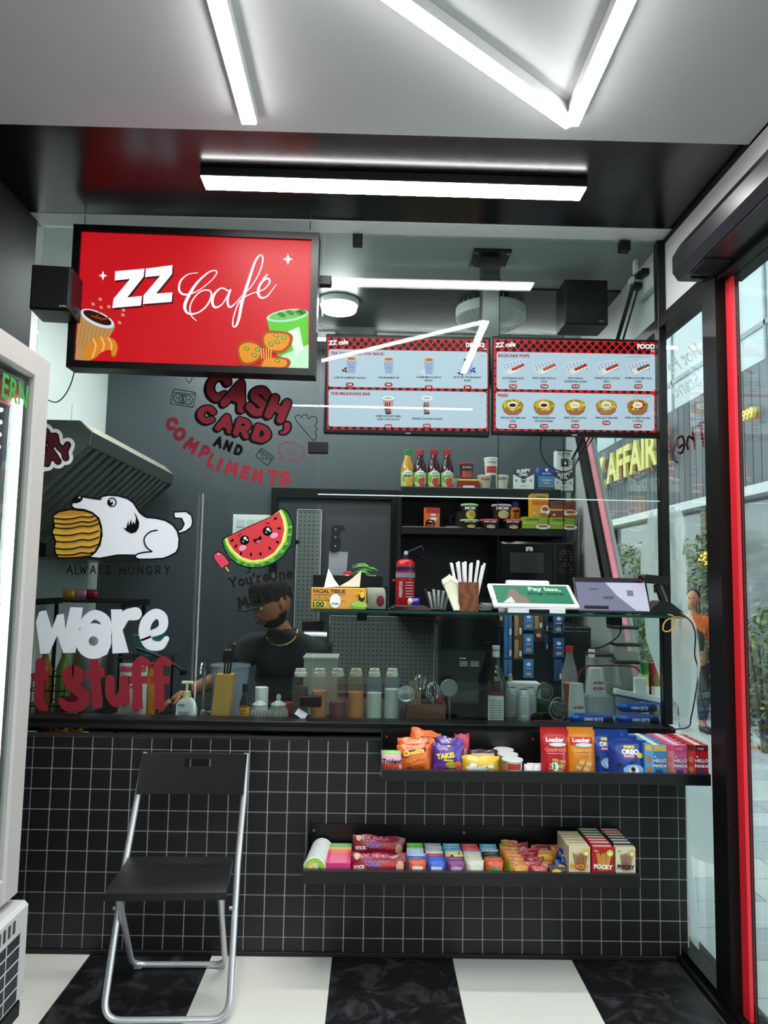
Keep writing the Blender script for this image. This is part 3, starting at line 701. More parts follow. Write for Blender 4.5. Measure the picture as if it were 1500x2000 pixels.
outline_icon('small line-drawn ice cream cone sticker near the glass joint', 1310, 540, [([(1210,470),(1205,435),(1245,428),(1262,450),(1275,425),(1310,425),(1325,460),(1350,440),(1395,445),(1400,490),(1382,525),(1402,550),(1385,585),(1398,615),(1385,648),(1355,645),(1240,510)], 1, 1)], SBLK)
outline_icon('thin red heart tip sticker just below the sign', 238, 85, [([(190,38),(205,85),(232,130),(262,85),(300,38)], 0, 1)], SRED)
# lying dog with a stack of pancakes
t, c = decal('glass_sticker', 'white cartoon dog sticker biting a tall stack of pancakes', 235, 1040)
k5 = 320/1500; c.tf = lambda x, y: (80+x*k5, 950+y*k5)
dog = [(280,180),(290,150),(330,105),(385,95),(460,107),(535,118),(560,92),(620,80),(700,84),(790,108),(850,150),(880,200),(910,245),(965,283),(1050,290),(1140,310),(1210,352),(1252,412),(1268,480),(1262,560),(1240,605),(1175,640),(1120,660),(1000,668),(900,668),(862,652),(868,632),(780,629),(700,630),(620,645),(540,660),(440,650),(500,602),(540,540),(560,450),(555,370),(530,290),(470,240),(400,215),(310,205)]
tail = [(1215,235),(1270,232),(1330,228),(1380,265),(1392,320),(1380,370),(1330,410),(1265,432),(1255,405),(1290,390),(1312,345),(1290,295),(1225,290)]
cake = [(112,268),(160,232),(270,210),(400,222),(480,248),(530,300),(555,400),(545,500),(500,595),(440,640),(300,655),(158,656),(132,610),(122,560),(135,505),(100,420),(122,365),(112,310)]
PAN = mat('#d6a93c', .5); PAN2 = mat('#c07f2a', .5)
c.poly(cake, PAN, 1, 'pancakes'); c.stroke(cake, 16, SBLK, 2, 'outline', False, True)
c.poly([(135,262),(190,228),(275,212),(380,224),(440,248),(380,258),(250,268)], PAN2, 2, 'pancakes')
for y in (300, 345, 385, 450, 510, 575, 630):
    pts = [(118+ (10 if y > 500 else 0), y-8), (200, y), (290, y-4), (370, y-22), (450, y-18), (530, y-45)]
    pts = [(min(px_, 548), py_) for px_, py_ in pts]
    c.stroke([(x, y2+16) for x, y2 in pts[1:]], 9, PAN2, 2, 'pancakes'); c.stroke(pts, 12, SBLK, 3, 'outline')
c.poly(dog, SWHT, 4, 'dog'); c.stroke(dog, 15, SBLK, 5, 'outline', False, True)
c.poly(tail, SWHT, 4, 'dog'); c.stroke(tail, 13, SBLK, 5, 'outline', False, True)
c.poly([(852,228),(880,275),(902,330),(898,380),(872,420),(828,432),(785,410),(755,378),(782,384),(802,312),(808,362),(828,298),(836,350),(850,318),(862,350),(874,290)], SBLK, 6, 'ear')
c.ell(335, 122, 52, 30, SBLK, 6, 'nose', rot=-20); c.ell(356, 103, 12, 7, SWHT, 7, 'nose')
c.stroke(cir(653, 146, 38), 11, SBLK, 6, 'eye', True, True); c.ell(636, 152, 27, 25, SBLK, 7, 'eye'); c.ell(645, 140, 8, 8, SWHT, 8, 'eye')
c.stroke([(1065,402),(1005,415),(955,460),(948,510),(972,560),(1018,597)], 13, SBLK, 6, 'outline'); c.stroke([(1018,597),(940,605),(880,622),(862,650)], 13, SBLK, 6, 'outline')
c.stroke([(535,118),(555,120)], 10, SBLK, 6, 'outline', False)
x = 265
for ch in 'ALWAYS':
    W = {'A': 68, 'L': 55, 'W': 90, 'Y': 66, 'S': 60}[ch]; c.pen(ch, x, 762, 72, 2, 12, SBLK, 1, 'lettering', .85); x += W
x = 745
for ch in 'HUNGRY':
    c.pen(ch, x, 768, 72, 2, 12, SBLK, 1, 'lettering', .85); x += 82
c.done()
# watermelon slice
t, c = decal('glass_sticker', 'smiling watermelon slice sticker with an ice lolly', 505, 1060)
k6 = 220/1500; c.tf = lambda x, y: (400+x*k6, 980+y*k6)
rind = [(232,512),(250,490),(360,440),(600,325),(860,212),(960,150),(1045,90),(1110,150),(1165,270),(1180,400),(1150,570),(1050,720),(920,820),(760,876),(600,880),(450,840),(330,750),(260,630)]
c.poly(rind, mat('#2f7a33', .5), 1, 'rind'); c.stroke(rind, 14, SBLK, 2, 'outline', False, True)
c.poly([(262,500),(300,475),(600,335),(860,215),(1020,100),(1080,200),(1112,340),(1090,520),(990,680),(860,780),(700,830),(560,820),(430,765),(330,660),(280,570)], mat('#a9d432', .5), 3, 'rind')
c.poly([(282,485),(600,335),(860,215),(1005,112),(1060,210),(1090,345),(1062,525),(965,672),(845,760),(695,805),(570,797),(448,745),(350,650),(300,565)], mat('#f2f08a', .5), 4, 'rind')
c.poly([(302,478),(600,332),(860,215),(992,128),(1040,240),(1060,380),(1022,540),(922,680),(785,760),(640,780),(505,742),(392,650),(325,555)], mat('#cf3238', .5), 5, 'flesh')
for x, y, r in ((450,800,20),(540,838,18),(630,848,18),(770,830,18),(890,780,25),(1020,660,25),(1085,560,20),(1130,440,18),(1140,340,18)): c.ell(x, y, r*1.8, r, mat('#5fb04a', .5), 6, 'rind', rot=-20 if x > 700 else 20)
for x, y, a in ((942,225,-35),(992,355,5),(968,538,35),(866,620,55),(744,695,80),(617,702,95),(483,692,110),(415,592,120),(367,516,150)): c.ell(x, y, 27, 14, SBLK, 6, 'seed', rot=a)
for x, y in ((532,512),(836,392)):
    c.ell(x, y, 64, 64, SBLK, 6, 'eye'); c.ell(x+6, y-26, 20, 20, SWHT, 7, 'eye'); c.ell(x+34, y-4, 12, 12, SWHT, 7, 'eye'); c.ell(x-18, y+16, 9, 9, SWHT, 7, 'eye')
for x, y in ((505,615),(925,448)): c.ell(x, y, 52, 36, mat('#e59ac4', .5), 6, 'cheek', rot=-20)
c.poly([(640,492),(690,500),(748,450),(762,490),(745,535),(705,558),(660,540)], SBLK, 6, 'mouth'); c.poly([(680,530),(720,508),(750,510),(738,540),(705,552)], mat('#d86a6a', .5), 7, 'mouth')
c.stroke([(450,458),(466,438),(486,430)], 10, SBLK, 6, 'brow'); c.stroke([(812,288),(836,284),(860,295)], 10, SBLK, 6, 'brow')
c.stroke([(1140,605),(1185,590),(1215,560)], 12, SBLK, 2, 'arm'); c.ell(1225, 540, 26, 26, SBLK, 2, 'arm')
for p in ((1205,515),(1232,512),(1255,525),(1255,550)): c.ell(*p, 9, 9, SBLK, 2, 'arm')
c.stroke([(580,880),(605,905),(590,935),(560,945)], 16, SBLK, 2, 'foot'); c.stroke([(905,830),(910,870),(960,880)], 16, SBLK, 2, 'foot')
lol = [(130,760),(125,710),(160,672),(205,672),(250,705),(325,800),(320,830),(235,885),(215,880)]
c.stroke([(330,775),(310,800)], 12, SBLK, 2, 'arm', False)
c.poly(lol, mat('#d8405a', .5), 3, 'ice_lolly', True); c.stroke(lol, 10, SBLK, 4, 'outline', True, True)
c.stroke([(275,865),(318,925)], 34, SBLK, 3, 'outline', False); c.stroke([(278,868),(316,922)], 20, mat('#e8b870', .5), 4, 'ice_lolly', False); c.ell(185, 700, 16, 9, SWHT, 5, 'ice_lolly', rot=20)
def line(txt, x, y, h, w, rot, gap, xs=.9):
    for ch in txt:
        W = STROKE[ch][0]*h*xs; c.pen(ch, x+W/2, y, h, rot, w, SGREY, 1, 'lettering', xs); x += W+gap; y += math.tan(math.radians(rot))*(W+gap)
line("You're", 335, 1075, 118, 32, -10, 40, .95); line('One', 870, 985, 112, 34, -7, 44, .95); line('in', 660, 1165, 80, 24, -8, 38); line('a', 820, 1130, 95, 24, -8, 30)
line('MELON', 452, 1345, 130, 44, -12, 62, .95); c.done()
# caution words, cut off by the fridge
t, c = decal('glass_sticker', 'big white word sticker low on the glass', 205, 1230)
def chunk(pieces, m):
    for pts in pieces: c.poly(pts, m, 1, 'lettering')
k2 = 640/1500; c.tf = lambda x, y: (x*k2, 900+y*k2)
chunk([[(180,690),(212,684),(238,770),(262,705),(292,700),(300,770),(322,670),(380,672),(345,878),(290,880),(262,800),(225,882),(185,884),(165,740)]], SWHT)
c.stroke([(400,770),(385,745),(430,705),(480,730),(485,790),(475,870)], [42,44,44,48,50,44], SWHT, 1, 'lettering'); c.stroke(cir(428, 825, 52), 60, SWHT, 1, 'lettering', True, True)
chunk([[(508,680),(560,680),(552,740),(590,878),(515,882)]], SWHT); c.stroke([(545,760),(575,710),(620,700)], [44,50,60], SWHT, 1, 'lettering')
c.stroke([(670,800),(740,770),(745,720),(712,700),(672,735),(662,790),(685,840),(735,845),(762,815)], [30,40,46,46,52,54,50,42,26], SWHT, 1, 'lettering'); c.done()
t, c = decal('glass_sticker', 'big dark red word sticker lowest on the glass', 205, 1340); c.tf = lambda x, y: (x*k2, 900+y*k2)
c.stroke([(185,925),(182,1020),(180,1105),(205,1130)], [44,46,48,34], SRED, 1, 'lettering'); chunk([[(150,972),(220,960),(222,1002),(150,1008)]], SRED)
c.stroke([(360,1000),(355,965),(320,962),(308,1000),(345,1040),(385,1080),(365,1120),(310,1125),(280,1100)], [46,48,48,48,52,54,52,48,34], SRED, 1, 'lettering')
c.stroke([(432,915),(438,1010),(445,1110)], [40,44,52], SRED, 1, 'lettering'); chunk([[(395,962),(478,950),(480,990),(396,998)], [(424,1090),(470,1080),(468,1130),(430,1132)]], SRED)
c.stroke([(505,1000),(505,1070),(535,1105),(562,1060),(570,1000)], [42,44,46,42,40], SRED, 1, 'lettering'); chunk([[(548,990),(592,985),(596,1115),(560,1118)]], SRED)
for dx in (0, 100):
    c.stroke([(672+dx,925),(645+dx,915),(625+dx,950),(630+dx,1040),(628+dx,1115)], [34,42,44,46,46], SRED, 1, 'lettering'); chunk([[(585+dx,985),(678+dx,985),(676+dx,1020),(587+dx,1022)], [(606+dx,1090),(652+dx,1090),(655+dx,1135),(604+dx,1138)]], SRED)
c.done()
t, c = decal('glass_sticker', 'dark red bubble words with a white border beside the fridge', 105, 870); c.tf = lambda x, y: (x*.25, 600+y*.25)
for L, m, ow in ((1, SWHT, 95), (2, SBLK, 38), (3, mat('#4a0c16', .55), 20)):
    for ch, x, y, h, rot, xs in (('a', 410, 1025, 95, -10, 1.0), ('A', 400, 1160, 110, -12, 1.0), ('Y', 505, 1130, 95, -12, 1.0), ('o', 345, 975, 80, 0, 1), ('D', 300, 1190, 110, -10, 1), ('i', 340, 1070, 70, 0, 1)):
        c.pen(ch, x, y, h, rot, 20+ow, m, L, 'lettering' if L > 1 else 'border', xs)
c.done()
t, c = decal('glass_sticker', 'small white paper label on the glass by the lowest clamp', 589, 1394); c.poly([(583,1383),(601,1394),(594,1407),(575,1394)], SWHT, 1, 'label'); c.done()

# ================================================================ MENU SCREENS
TY = 3.045
def menu(label, x0, x1, y0, y1, kind):
    cx, cy = (x0+x1)/2, (y0+y1)/2; t = thing('menu_screen', label, 'screen', at(cx, cy, Y=TY)); c = Canvas(t, TY-.0005, step=.0005)
    a = at(x0, cy, Y=TY); b = at(x1, cy, Y=TY); z1 = at(cx, y0, Y=TY).z; z0 = at(cx, y1, Y=TY).z
    MB().rbox(a.x, b.x, TY, TY+.035, z0, z1, .004, 1).build('casing', BLACK, t, loc=-t.location)
    MB().rbox((a.x+b.x)/2-.15, (a.x+b.x)/2+.15, TY+.036, TY+.06, z0+.1, z1-.1, .004, 1).build('back_housing', BLACK, t, loc=-t.location)
    SW = glow('#c9d9ea', 0.51); SR = glow('#e21c24', 0.47); SB = glow('#0c0c0e', 0.05); SN = glow('#1c2740', 0.18); SD = glow('#b01428', 0.45); W1 = glow('#ffffff', 0.56)
    s = 320/1500
    if kind == 'd': c.tf = lambda x, y: (640+x*s, 650+y*s); X0, X1, YT, YB_ = -5, 1470, 38, 885
    else: s = 330/1500; c.tf = lambda x, y: (960+x*s, 650+y*s); X0, X1, YT, YB_ = 20, 1475, 55, 870
    sk = lambda x: (x-X0)*.018                      # rows follow the level of the room
    c.poly([(X0, YT), (X1, YT+sk(X1)), (X1, YB_+sk(X1)*.6), (X0, YB_)], SR, 0, 'screen')
    def dia(x, y, r):
        y += sk(x)
        if X0 <= x-r and x+r <= X1: c.poly([(x, y-r), (x+r, y), (x, y+r), (x-r, y)], SB, 1, 'pattern')
    for i in range(21):
        x = X0+38+i*70
        dia(x, YT+24, 24); dia(x+35, YT+58, 28); dia(x, YT+92, 24)
        dia(x, YB_-20, 22); dia(x, YT+(YB_-YT)*.545, 22)
    for j in range(9): dia(X0+14, YT+190+j*70, 12); dia(X1-14, YT+180+j*70, 12)
    def panel(x0_, ya, x1_, yb): c.poly([(x0_, ya+16), (x0_+14, ya), (x1_-14, ya+sk(x1_)), (x1_, ya+16+sk(x1_)), (x1_, yb-16+sk(x1_)*.7), (x1_-14, yb+sk(x1_)*.7), (x0_+14, yb), (x0_, yb-16)], SW, 2, 'menu_card')
    def lab(lines, x, y, price, sz=22):
        for k, l in enumerate(lines): c.text(l, x, y+k*29, sz*.78, SN, 3, bold=.028, rot=1.0, space=.95)
        yy = y+len(lines)*29+ (26 if kind == 'd' else 6)
        c.rect(x-36, yy-18, x+36, yy+20, SD, 3, 'price_tag', r=18); c.text(price, x, yy+10, 18, W1, 4, bold=.03, rot=1)
    c.text('ZZ', X0+52, YT+72, 40, W1, 3, bold=.05, rot=-4, slant=.1); c.text('cafe', X0+150, YT+68, 42, W1, 3, bold=.04, rot=-4, xs=.95)
    if kind == 'd':
        panel(8, 150, 1462, 495); panel(8, 518, 1455, 858)
        c.text('DRINKS', 1350, 130, 38, W1, 3, bold=.05, rot=1, xs=.95); c.text('2/4', 1440, 158, 16, W1, 3, bold=.03)
        c.text('TEA THAT LOVES YOU BACK', 28, 200, 26, SD, 3, bold=.035, rot=.7, align='L', width=490); c.text('THE MILKSHAKE BAR', 25, 568, 26, SD, 3, bold=.035, rot=.7, align='L', width=368)
        c.text('300 ml', 1420, 215, 9, SN, 3); c.text('350 ml', 1413, 580, 9, SN, 3)
        CUP = glow('#aab4dc', 0.50)
        for x, y, col, ln, pr in ((217, 300, '#e07a20', ['A SIP OF COMFORT KAHWA'], '₹49'), (557, 305, '#e07a20', ['THE SPEARMINT SIP'], '₹49'), (925, 310, '#e07a20', ['CHAMOMILE DOES ITS', 'MAGIC'], '₹49'), (1280, 312, '#1c2038', ['BLUE TEA FOR MONDAY', 'BLUES'], '₹49')):
            c.poly([(x-46, y-65), (x+48, y-65), (x+34, y+70), (x-30, y+70)], CUP, 3, 'picture'); c.ell(x+1, y-62, 47, 20, W1, 4, 'picture'); c.ell(x+1, y-62, 42, 16, glow(col, 0.47), 5, 'picture'); c.text('the cup', x, y+18, 10, SN, 5)
            lab(ln, x-(15 if x < 300 else 0), 420 if len(ln) == 1 else 416, pr)
        for x, y, col in ((155, 340, '#6a2818'), (870, 355, '#f4f4f8'), (1215, 365, '#202a8a'), (1328, 342, '#2038b0')):
            for dx, dy, a in ((-12, 8, 30), (8, -12, -30), (14, 14, 60)): c.ell(x+dx, y+dy, 16, 9, glow(col, 0.45), 6, 'picture', rot=a)
        for x, col, ln in ((555, '#d89a94', ['SOME DAYS JUST NEED', 'DARK CHOCOLATE']), (908, '#d8d4dc', ['TENDER COCONUT SHAKE'])):
            c.poly([(x-50, 610), (x+50, 610), (x+30, 735), (x-28, 735)], glow(col, 0.50), 3, 'picture'); c.ell(x, 738, 29, 10, glow('#3a1c14', 0.28), 3, 'picture'); c.ell(x, 600, 52, 20, W1, 4, 'picture'); c.ell(x, 600, 38, 11, glow('#b8c4cc', 0.50), 5, 'picture')
            for dx in (-22, -6, 12): c.stroke([(x+dx, 640), (x+dx-6, 690), (x+dx+4, 730)], 9, glow('#3a1614', 0.28), 5, 'picture')
            lab(ln, x, 772 if len(ln) == 2 else 796, '₹229')
        c.text('SELF', 910, 678, 18, SD, 6, bold=.03); c.text('CARE', 910, 702, 18, SD, 6, bold=.03)
    else:
        panel(45, 168, 1452, 500); panel(38, 524, 1445, 852)
        c.text('FOOD', 1370, 142, 42, W1, 3, bold=.05, rot=1, xs=.95); c.text('2/6', 1428, 168, 16, W1, 3, bold=.03)
        c.text('RICECAKE POPS', 60, 215, 26, SD, 3, bold=.035, rot=.7, align='L', width=275); c.text('FRIES', 54, 568, 26, SD, 3, bold=.035, rot=.7, align='L', width=92)
        c.text("the snack you didn't know you needed", 1295, 218, 10, SN, 3); c.text('crunch loud, honest to barter', 1330, 572, 10, SN, 3)
        for k, (ln, pr, col) in enumerate(((['GOCHUJANG RICE', 'CAKES'], '₹169', '#d04020'), (['RICE CAKES WITH A', 'KICK'], '₹149', '#d85a28'), (['RICE CAKE &', 'SCHEZWAN SCENE'], '₹179', '#c83018'), (['THINGS GOT A LITTLE', 'SPICY'], '₹179', '#d03a28'), (['WHEN ALOO MET RICE', 'CAKE'], '₹199', '#8a4a28'))):
            x = 190+k*278; c.poly([(x-105, 275+k*2), (x+75, 228+k*2), (x+110, 300), (x-75, 380)], glow('#d4dcf2', 0.53), 3, 'picture')
            for i in range(6):
                for j in range(4): c.ell(x-80+i*30+j*9, 288-i*7+j*20+k*2, 5, 4, SN, 4, 'picture')
            c.poly([(x-45, 345), (x+88, 290), (x+104, 306), (x-30, 368)], W1, 4, 'picture')
            c.ell(x-35, 342, 24, 19, glow('#f4ead8', 0.53), 6, 'picture')
            for i in range(5): c.ell(x+2+i*21, 326-i*9, 15, 14, glow(col, 0.47), 5, 'picture')
            lab(ln, x, 412, pr)
        for k, (ln, pr, col, dip) in enumerate(((['THE SALTED FRIES WE', 'LOVE'], '₹99', '#e2c02a', '#3a1a14'), (['FRIES & SCHEZWAN', 'SITUATIONSHIP'], '₹139', '#e2c02a', '#7a1418'), (['FRIES GOT A LITTLE', 'CHEESY'], '₹129', '#e2c02a', '#f0e4c0'), (['FRIES, BUT PERI PERI'], '₹149', '#dcae50', '#e0b8a0'), (['FRIES & CHEETOS ARE', 'A THING'], '₹149', '#d0702a', '#f0dcc8'))):
            x = 188+k*277; c.poly([(x-95, 650), (x+95, 650), (x+78, 705), (x+40, 732), (x-40, 732), (x-78, 705)], glow('#b0705a', 0.47), 3, 'picture'); c.ell(x, 645, 94, 52, glow('#b88a1c', 0.45), 4, 'picture')
            rr = random.Random(k)
            for i in range(26):
                a = rr.uniform(0, 6.28); r1 = rr.uniform(35, 75); q = rr.uniform(0, 6.28); px_, py_ = x+r1*math.cos(a), 645+r1*.55*math.sin(a)
                c.stroke([(px_-22*math.cos(q), py_-12*math.sin(q)), (px_+22*math.cos(q), py_+12*math.sin(q))], 10, glow(col if i % 5 else '#f0dc70', 0.50), 5, 'picture', False)
            if k == 4:
                for i in range(14): a = rr.uniform(0, 6.28); c.ell(x+60*math.cos(a), 645+33*math.sin(a), 10, 7, glow('#b8281c', 0.45), 6, 'picture')
            c.ell(x-2, 642, 42, 28, W1, 7, 'picture'); c.ell(x-2, 645, 32, 17, glow(dip, 0.45), 8, 'picture'); lab(ln, x, 764, pr)
    c.text('XIAOMI', 735, 925 if kind == 'd' else 912, 9, W1, 1, bold=.02); c.done()
    return t
menu('left-hand wide menu screen listing drinks with paper cups', 634, 957, 655, 849, 'd')['label'] = 'wide menu screen listing teas and milkshakes'
menu('wide menu screen listing ricecake pops and fries', 961, 1287, 660, 851, 'f')
# ceiling pole that carries the screens
tp = thing('screen_mount', 'black square ceiling pole with bolted plate above the screens', 'mount', (at(957, 470, Y=3.2).x, 3.2, ZC))
zq = at(957, 660, Y=3.13).z
MB().rbox(-.085, .085, -.09, .09, -.012, -.0005, .003, 1).build('ceiling_plate', BLACK, tp)
MB().rbox(-.04, .04, -.04, .04, zq-ZC-.2, -.0125, .004, 2).build('pole', mat('#0d0e10', .3), tp)
MB().rbox(-.045, .045, -.045, .045, -.15, -.12, .004, 1).build('collar', BLACK, tp)
MB().box(-.55, .55, -.085, -.065, zq-ZC-.19, zq-ZC-.15).build('crossbar', BLACK, tp)
MB().box(-.03, .03, -.066, -.041, zq-ZC-.19, zq-ZC-.15).build('crossbar_lug', BLACK, tp)
for x in (-.07, .07):
    for y in (-.07, .07): MB().lathe([(.008, -.018), (.008, -.0125)], 8, (x, y, 0)).build('bolt', STEEL, tp)

# ================================================================ CEILING AND WALL DEVICES
def speaker(label, px0, px1, py0, py1, Y, d, yaw):
    b0, w, h = base_of((px0, px1, py0, py1), Y); t = thing('wall_speaker', label, 'speaker', (b0.x, Y+d/2, b0.z), yaw)
    MB().rbox(-w/2, w/2, -d/2, d/2, 0, h, .005, 2).build('cabinet', BLACK, t)
    MB().rbox(-w/2+.006, w/2-.006, -d/2-.006, -d/2-.0005, .006, h-.006, .003, 1).build('grille', mat('#131315', .6, bump=.4, bscale=250), t)
    for k in range(22):
        x = -w/2+.012+k*(w-.024)/21; MB().box(x-.0012, x+.0012, -d/2-.0085, -d/2-.0061, .01, h-.01).build('grille_rib', BLACKM, t)
    MB().rbox(-.02, .02, d/2+.0005, d/2+.05, h*.3, h*.6, .003, 1).build('bracket', BLACK, t)
    vs, fs, W = glyphs('audio', .01); MB().add([(w*.33+x*.012, -d/2-.009, .012+y*.012) for x, y in vs], fs).build('badge', mat('#b8b8b8', .4), t)
    return t
speaker('black ribbed speaker hanging near the power box', 1103, 1188, 546, 634, 3.3, .16, 0)
speaker('black ribbed speaker beside the red sign', 54, 131, 518, 605, 2.72, .15, math.radians(6))
# round white fan
fc_ = at(958, 612, Y=3.75)
ft = thing('ceiling_fan', 'white caged fan hanging behind the screen pole', 'fan', (fc_.x, 3.75, ZC-.011))
MB().lathe([(.10, -.012), (.10, 0)], 20).build('ceiling_plate', WHITE, ft)
MB().tube([(0, 0, -.012), (0, 0, -.1)], .02, 10).build('stem', WHITE, ft)
z0 = fc_.z-(ZC-.011)
MB().lathe([(.05, z0+.09), (.09, z0+.08), (.10, z0+.03), (.06, z0+.0)], 20).build('motor', WHITE, ft, smooth=50)
MB().lathe([(.178, z0-.035), (.184, z0-.03), (.184, z0+.02), (.178, z0+.025), (.175, z0+.02), (.175, z0-.03)], 32).build('rim', mat('#dfe2e2', .4), ft, smooth=40)
for k in range(28):
    a = 2*math.pi*k/28; ca, sa = math.cos(a), math.sin(a)
    MB().tube([(r*ca, r*sa, z0+z) for r, z in ((.04, -.085), (.10, -.08), (.155, -.06), (.177, -.025))], .0022, 5).build('cage_wire', mat('#c9cccb', .35, .3), ft)
for k in range(28):
    a = 2*math.pi*k/28; ca, sa = math.cos(a), math.sin(a)
    MB().tube([(r*ca, r*sa, z0+z) for r, z in ((.06, .09), (.12, .082), (.165, .055), (.177, .02))], .0022, 5).build('cage_wire', mat('#c9cccb', .35, .3), ft)
MB().lathe([(.04, z0-.092), (.04, z0-.08)], 16).build('hub_cap', WHITE, ft)
for k in range(3):
    a = 2*math.pi*k/3; MB().prism([(.03*math.cos(a)-.02*math.sin(a), .03*math.sin(a)+.02*math.cos(a)), (.15*math.cos(a-.3), .15*math.sin(a-.3)), (.155*math.cos(a+.35), .155*math.sin(a+.35))], z0-.03, z0-.024, 'z').build('blade', mat('#c8cdcd', .35), ft)
# power box with cables high on the kitchen side of the right wall
pw = at(1258, 550, X=XR-.03)
pt = thing('power_box', 'white socket box with taped plugs high on the wall', 'socket box', (XR-.031, pw.y, pw.z))
MB().rbox(0, .03, -.10, .10, -.06, .05, .004, 1).build('box', mat('#dfe3e1', .4), pt)
for y, z in ((-.05, .02), (.03, -.01), (0, .03)): MB().rbox(-.035, -.0005, y-.02, y+.02, z-.014, z+.014, .004, 1).build('plug', BLACK, pt)
MB().box(-.05, -.036, -.03, .0, .03, .09).build('tape', mat('#eef0ee', .5), pt); MB().box(-.05, -.036, .02, .06, .0, .03).build('tape', mat('#eef0ee', .5), pt)
cab = thing('power_cable', 'black cables drooping from the power box to the speaker', 'cable', (XR-.06, pw.y, pw.z))
for k, (dx, dz) in enumerate(((0, 0), (-.015, -.02), (.01, -.04))):
    pts = smooth_pts([(0, 0), (.12, -.1), (.35, -.28), (.7, -.5), (1.0, -.62)], 6)
    MB().tube([(dx*1.0-.01, p[0]+.0, p[1]+dz) for p in pts], .005, 6).build('cable', BLACKM, cab)
# air curtain above the door
ac0, ac1 = at(1345, 500, X=XR), at(1500, 345, X=XR)
az1, az0 = 2.62, 2.5
t = thing('air_curtain', 'black air curtain unit mounted above the door', 'air curtain', (XR-.0005, 1.75, 2.56))
yy1 = at(1340, 520, X=XR-.1).y
MB().prism([(-.15, -.03), (-.13, -.06), (-.005, -.06), (-.005, .10), (-.05, .12), (-.12, .08), (-.15, .03)], -1.2, yy1-1.75, 'y').build('housing', mat('#131316', .3), t, smooth=30)
MB().box(-.125, -.02, -1.1, yy1-1.75-.22, -.064, -.0605).build('outlet_flap', mat('#26262a', .35), t)
MB().box(-.12, -.03, yy1-1.75-.19, yy1-1.75-.07, -.065, -.0605).build('vent_plate', mat('#34343a', .5, bump=.8, bscale=300), t)
for k in range(8): MB().box(-.115, -.035, yy1-1.75-.185+k*.014, yy1-1.75-.181+k*.014, -.067, -.0651).build('vent_slat', BLACKM, t)
MB().rbox(-.1, -.04, yy1-1.75-.045, yy1-1.75-.035, -.0655, -.0605, .002, 1).build('indicator_bar', BLACKM, t)

# ================================================================ FOLDING CHAIR
ch = thing('folding_chair', 'black folding chair with a silver tube frame in front of the tiles', 'chair', (-.63, 2.6, 0))
CP = mat('#101012', .42, bump=.15, bscale=400); CT = mat('#d4d6d9', .3, .6)
def cw(x, y, Z): p = at(x, y, Z=Z); return Vector((p.x+.63, p.y-2.6, Z))
bt0, bt1 = Vector((-.172, .085, .77)), Vector((.196, .095, .77)); bb0, bb1 = Vector((-.182, .07, .635)), Vector((.19, .08, .635))
fl0, fl1 = cw(207, 1994, .011), cw(428, 1992, .011)
def roundcorner(a, b, c_, r=.06, n=6):
    p = b+(a-b).normalized()*r; q = b+(c_-b).normalized()*r
    return [p*(1-t)**2+b*2*t*(1-t)+q*t*t for t in [k/n for k in range(n+1)]]
cl0 = Vector((fl0.x-.012, fl0.y, .011)); cl1 = Vector((fl1.x+.03, fl1.y, .011))
pts = [bt0+Vector((.006, .012, 0))]+[bb0+Vector((0, .012, 0))]+[Vector((-.19, .0, .42))]+roundcorner(Vector((-.19, .0, .42)), cl0, cl1)+roundcorner(cl0, cl1, Vector((.19, .01, .42)))+[Vector((.19, .01, .42)), bb1+Vector((0, .012, 0)), bt1+Vector((-.006, .012, 0))]
MB().tube(pts, .011, 10).build('long_frame', CT, ch, smooth=60)
r0, r1 = cw(258, 1884, .011), cw(440, 1884, .011)
f0, f1 = Vector((-.145, -.21, .43)), Vector((.172, -.2, .43))
pts = [f0]+roundcorner(f0, r0, r1, .05)+roundcorner(r0, r1, f1, .05)+[f1]
MB().tube(pts, .0105, 10).build('short_frame', CT, ch, smooth=60)
MB().tube([(-.145, -.2, .425), (.172, -.19, .425)], .006, 8).build('seat_bar', CT, ch)
for p in (cw(270, 1888, .004), cw(432, 1888, .004)): MB().rbox(p.x-.015, p.x+.015, p.y-.012, p.y+.012, 0, .012, .003, 1).build('foot_cap', mat('#9a9a98', .5), ch)
for p in ((-.192, -.05, .30), (.19, -.04, .30)): MB().lathe([(.006, -.014), (.006, .014)], 8, p, 'x').build('rivet', STEEL, ch)
# seat: shallow dished plate with a skirt
sv = []; sf = []; NX, NY = 10, 8
S00, S10, S01, S11 = Vector((-.165, -.265, .44)), Vector((.20, -.245, .44)), Vector((-.175, .0, .447)), Vector((.175, .01, .447))
for dz in (0, -.022):
    for j in range(NY+1):
        for i in range(NX+1):
            u, v = i/NX, j/NY; p = (S00*(1-u)+S10*u)*(1-v)+(S01*(1-u)+S11*u)*v
            dish = -.008*math.sin(math.pi*u)*math.sin(math.pi*v)+(-.006 if v == 0 else 0)
            sv.append((p.x, p.y, p.z+dish+dz))
N = (NX+1)*(NY+1)
for j in range(NY):
    for i in range(NX): a = j*(NX+1)+i; sf += [(a, a+1, a+NX+2, a+NX+1), (N+a+NX+1, N+a+NX+2, N+a+1, N+a)]
rim = [i for i in range(NX+1)]+[j*(NX+1)+NX for j in range(1, NY+1)]+[NY*(NX+1)+i for i in range(NX-1, -1, -1)]+[j*(NX+1) for j in range(NY-1, 0, -1)]
for k in range(len(rim)): a, b = rim[k], rim[(k+1) % len(rim)]; sf.append((b, a, N+a, N+b))
MB().add(sv, sf).build('seat', CP, ch, smooth=35)
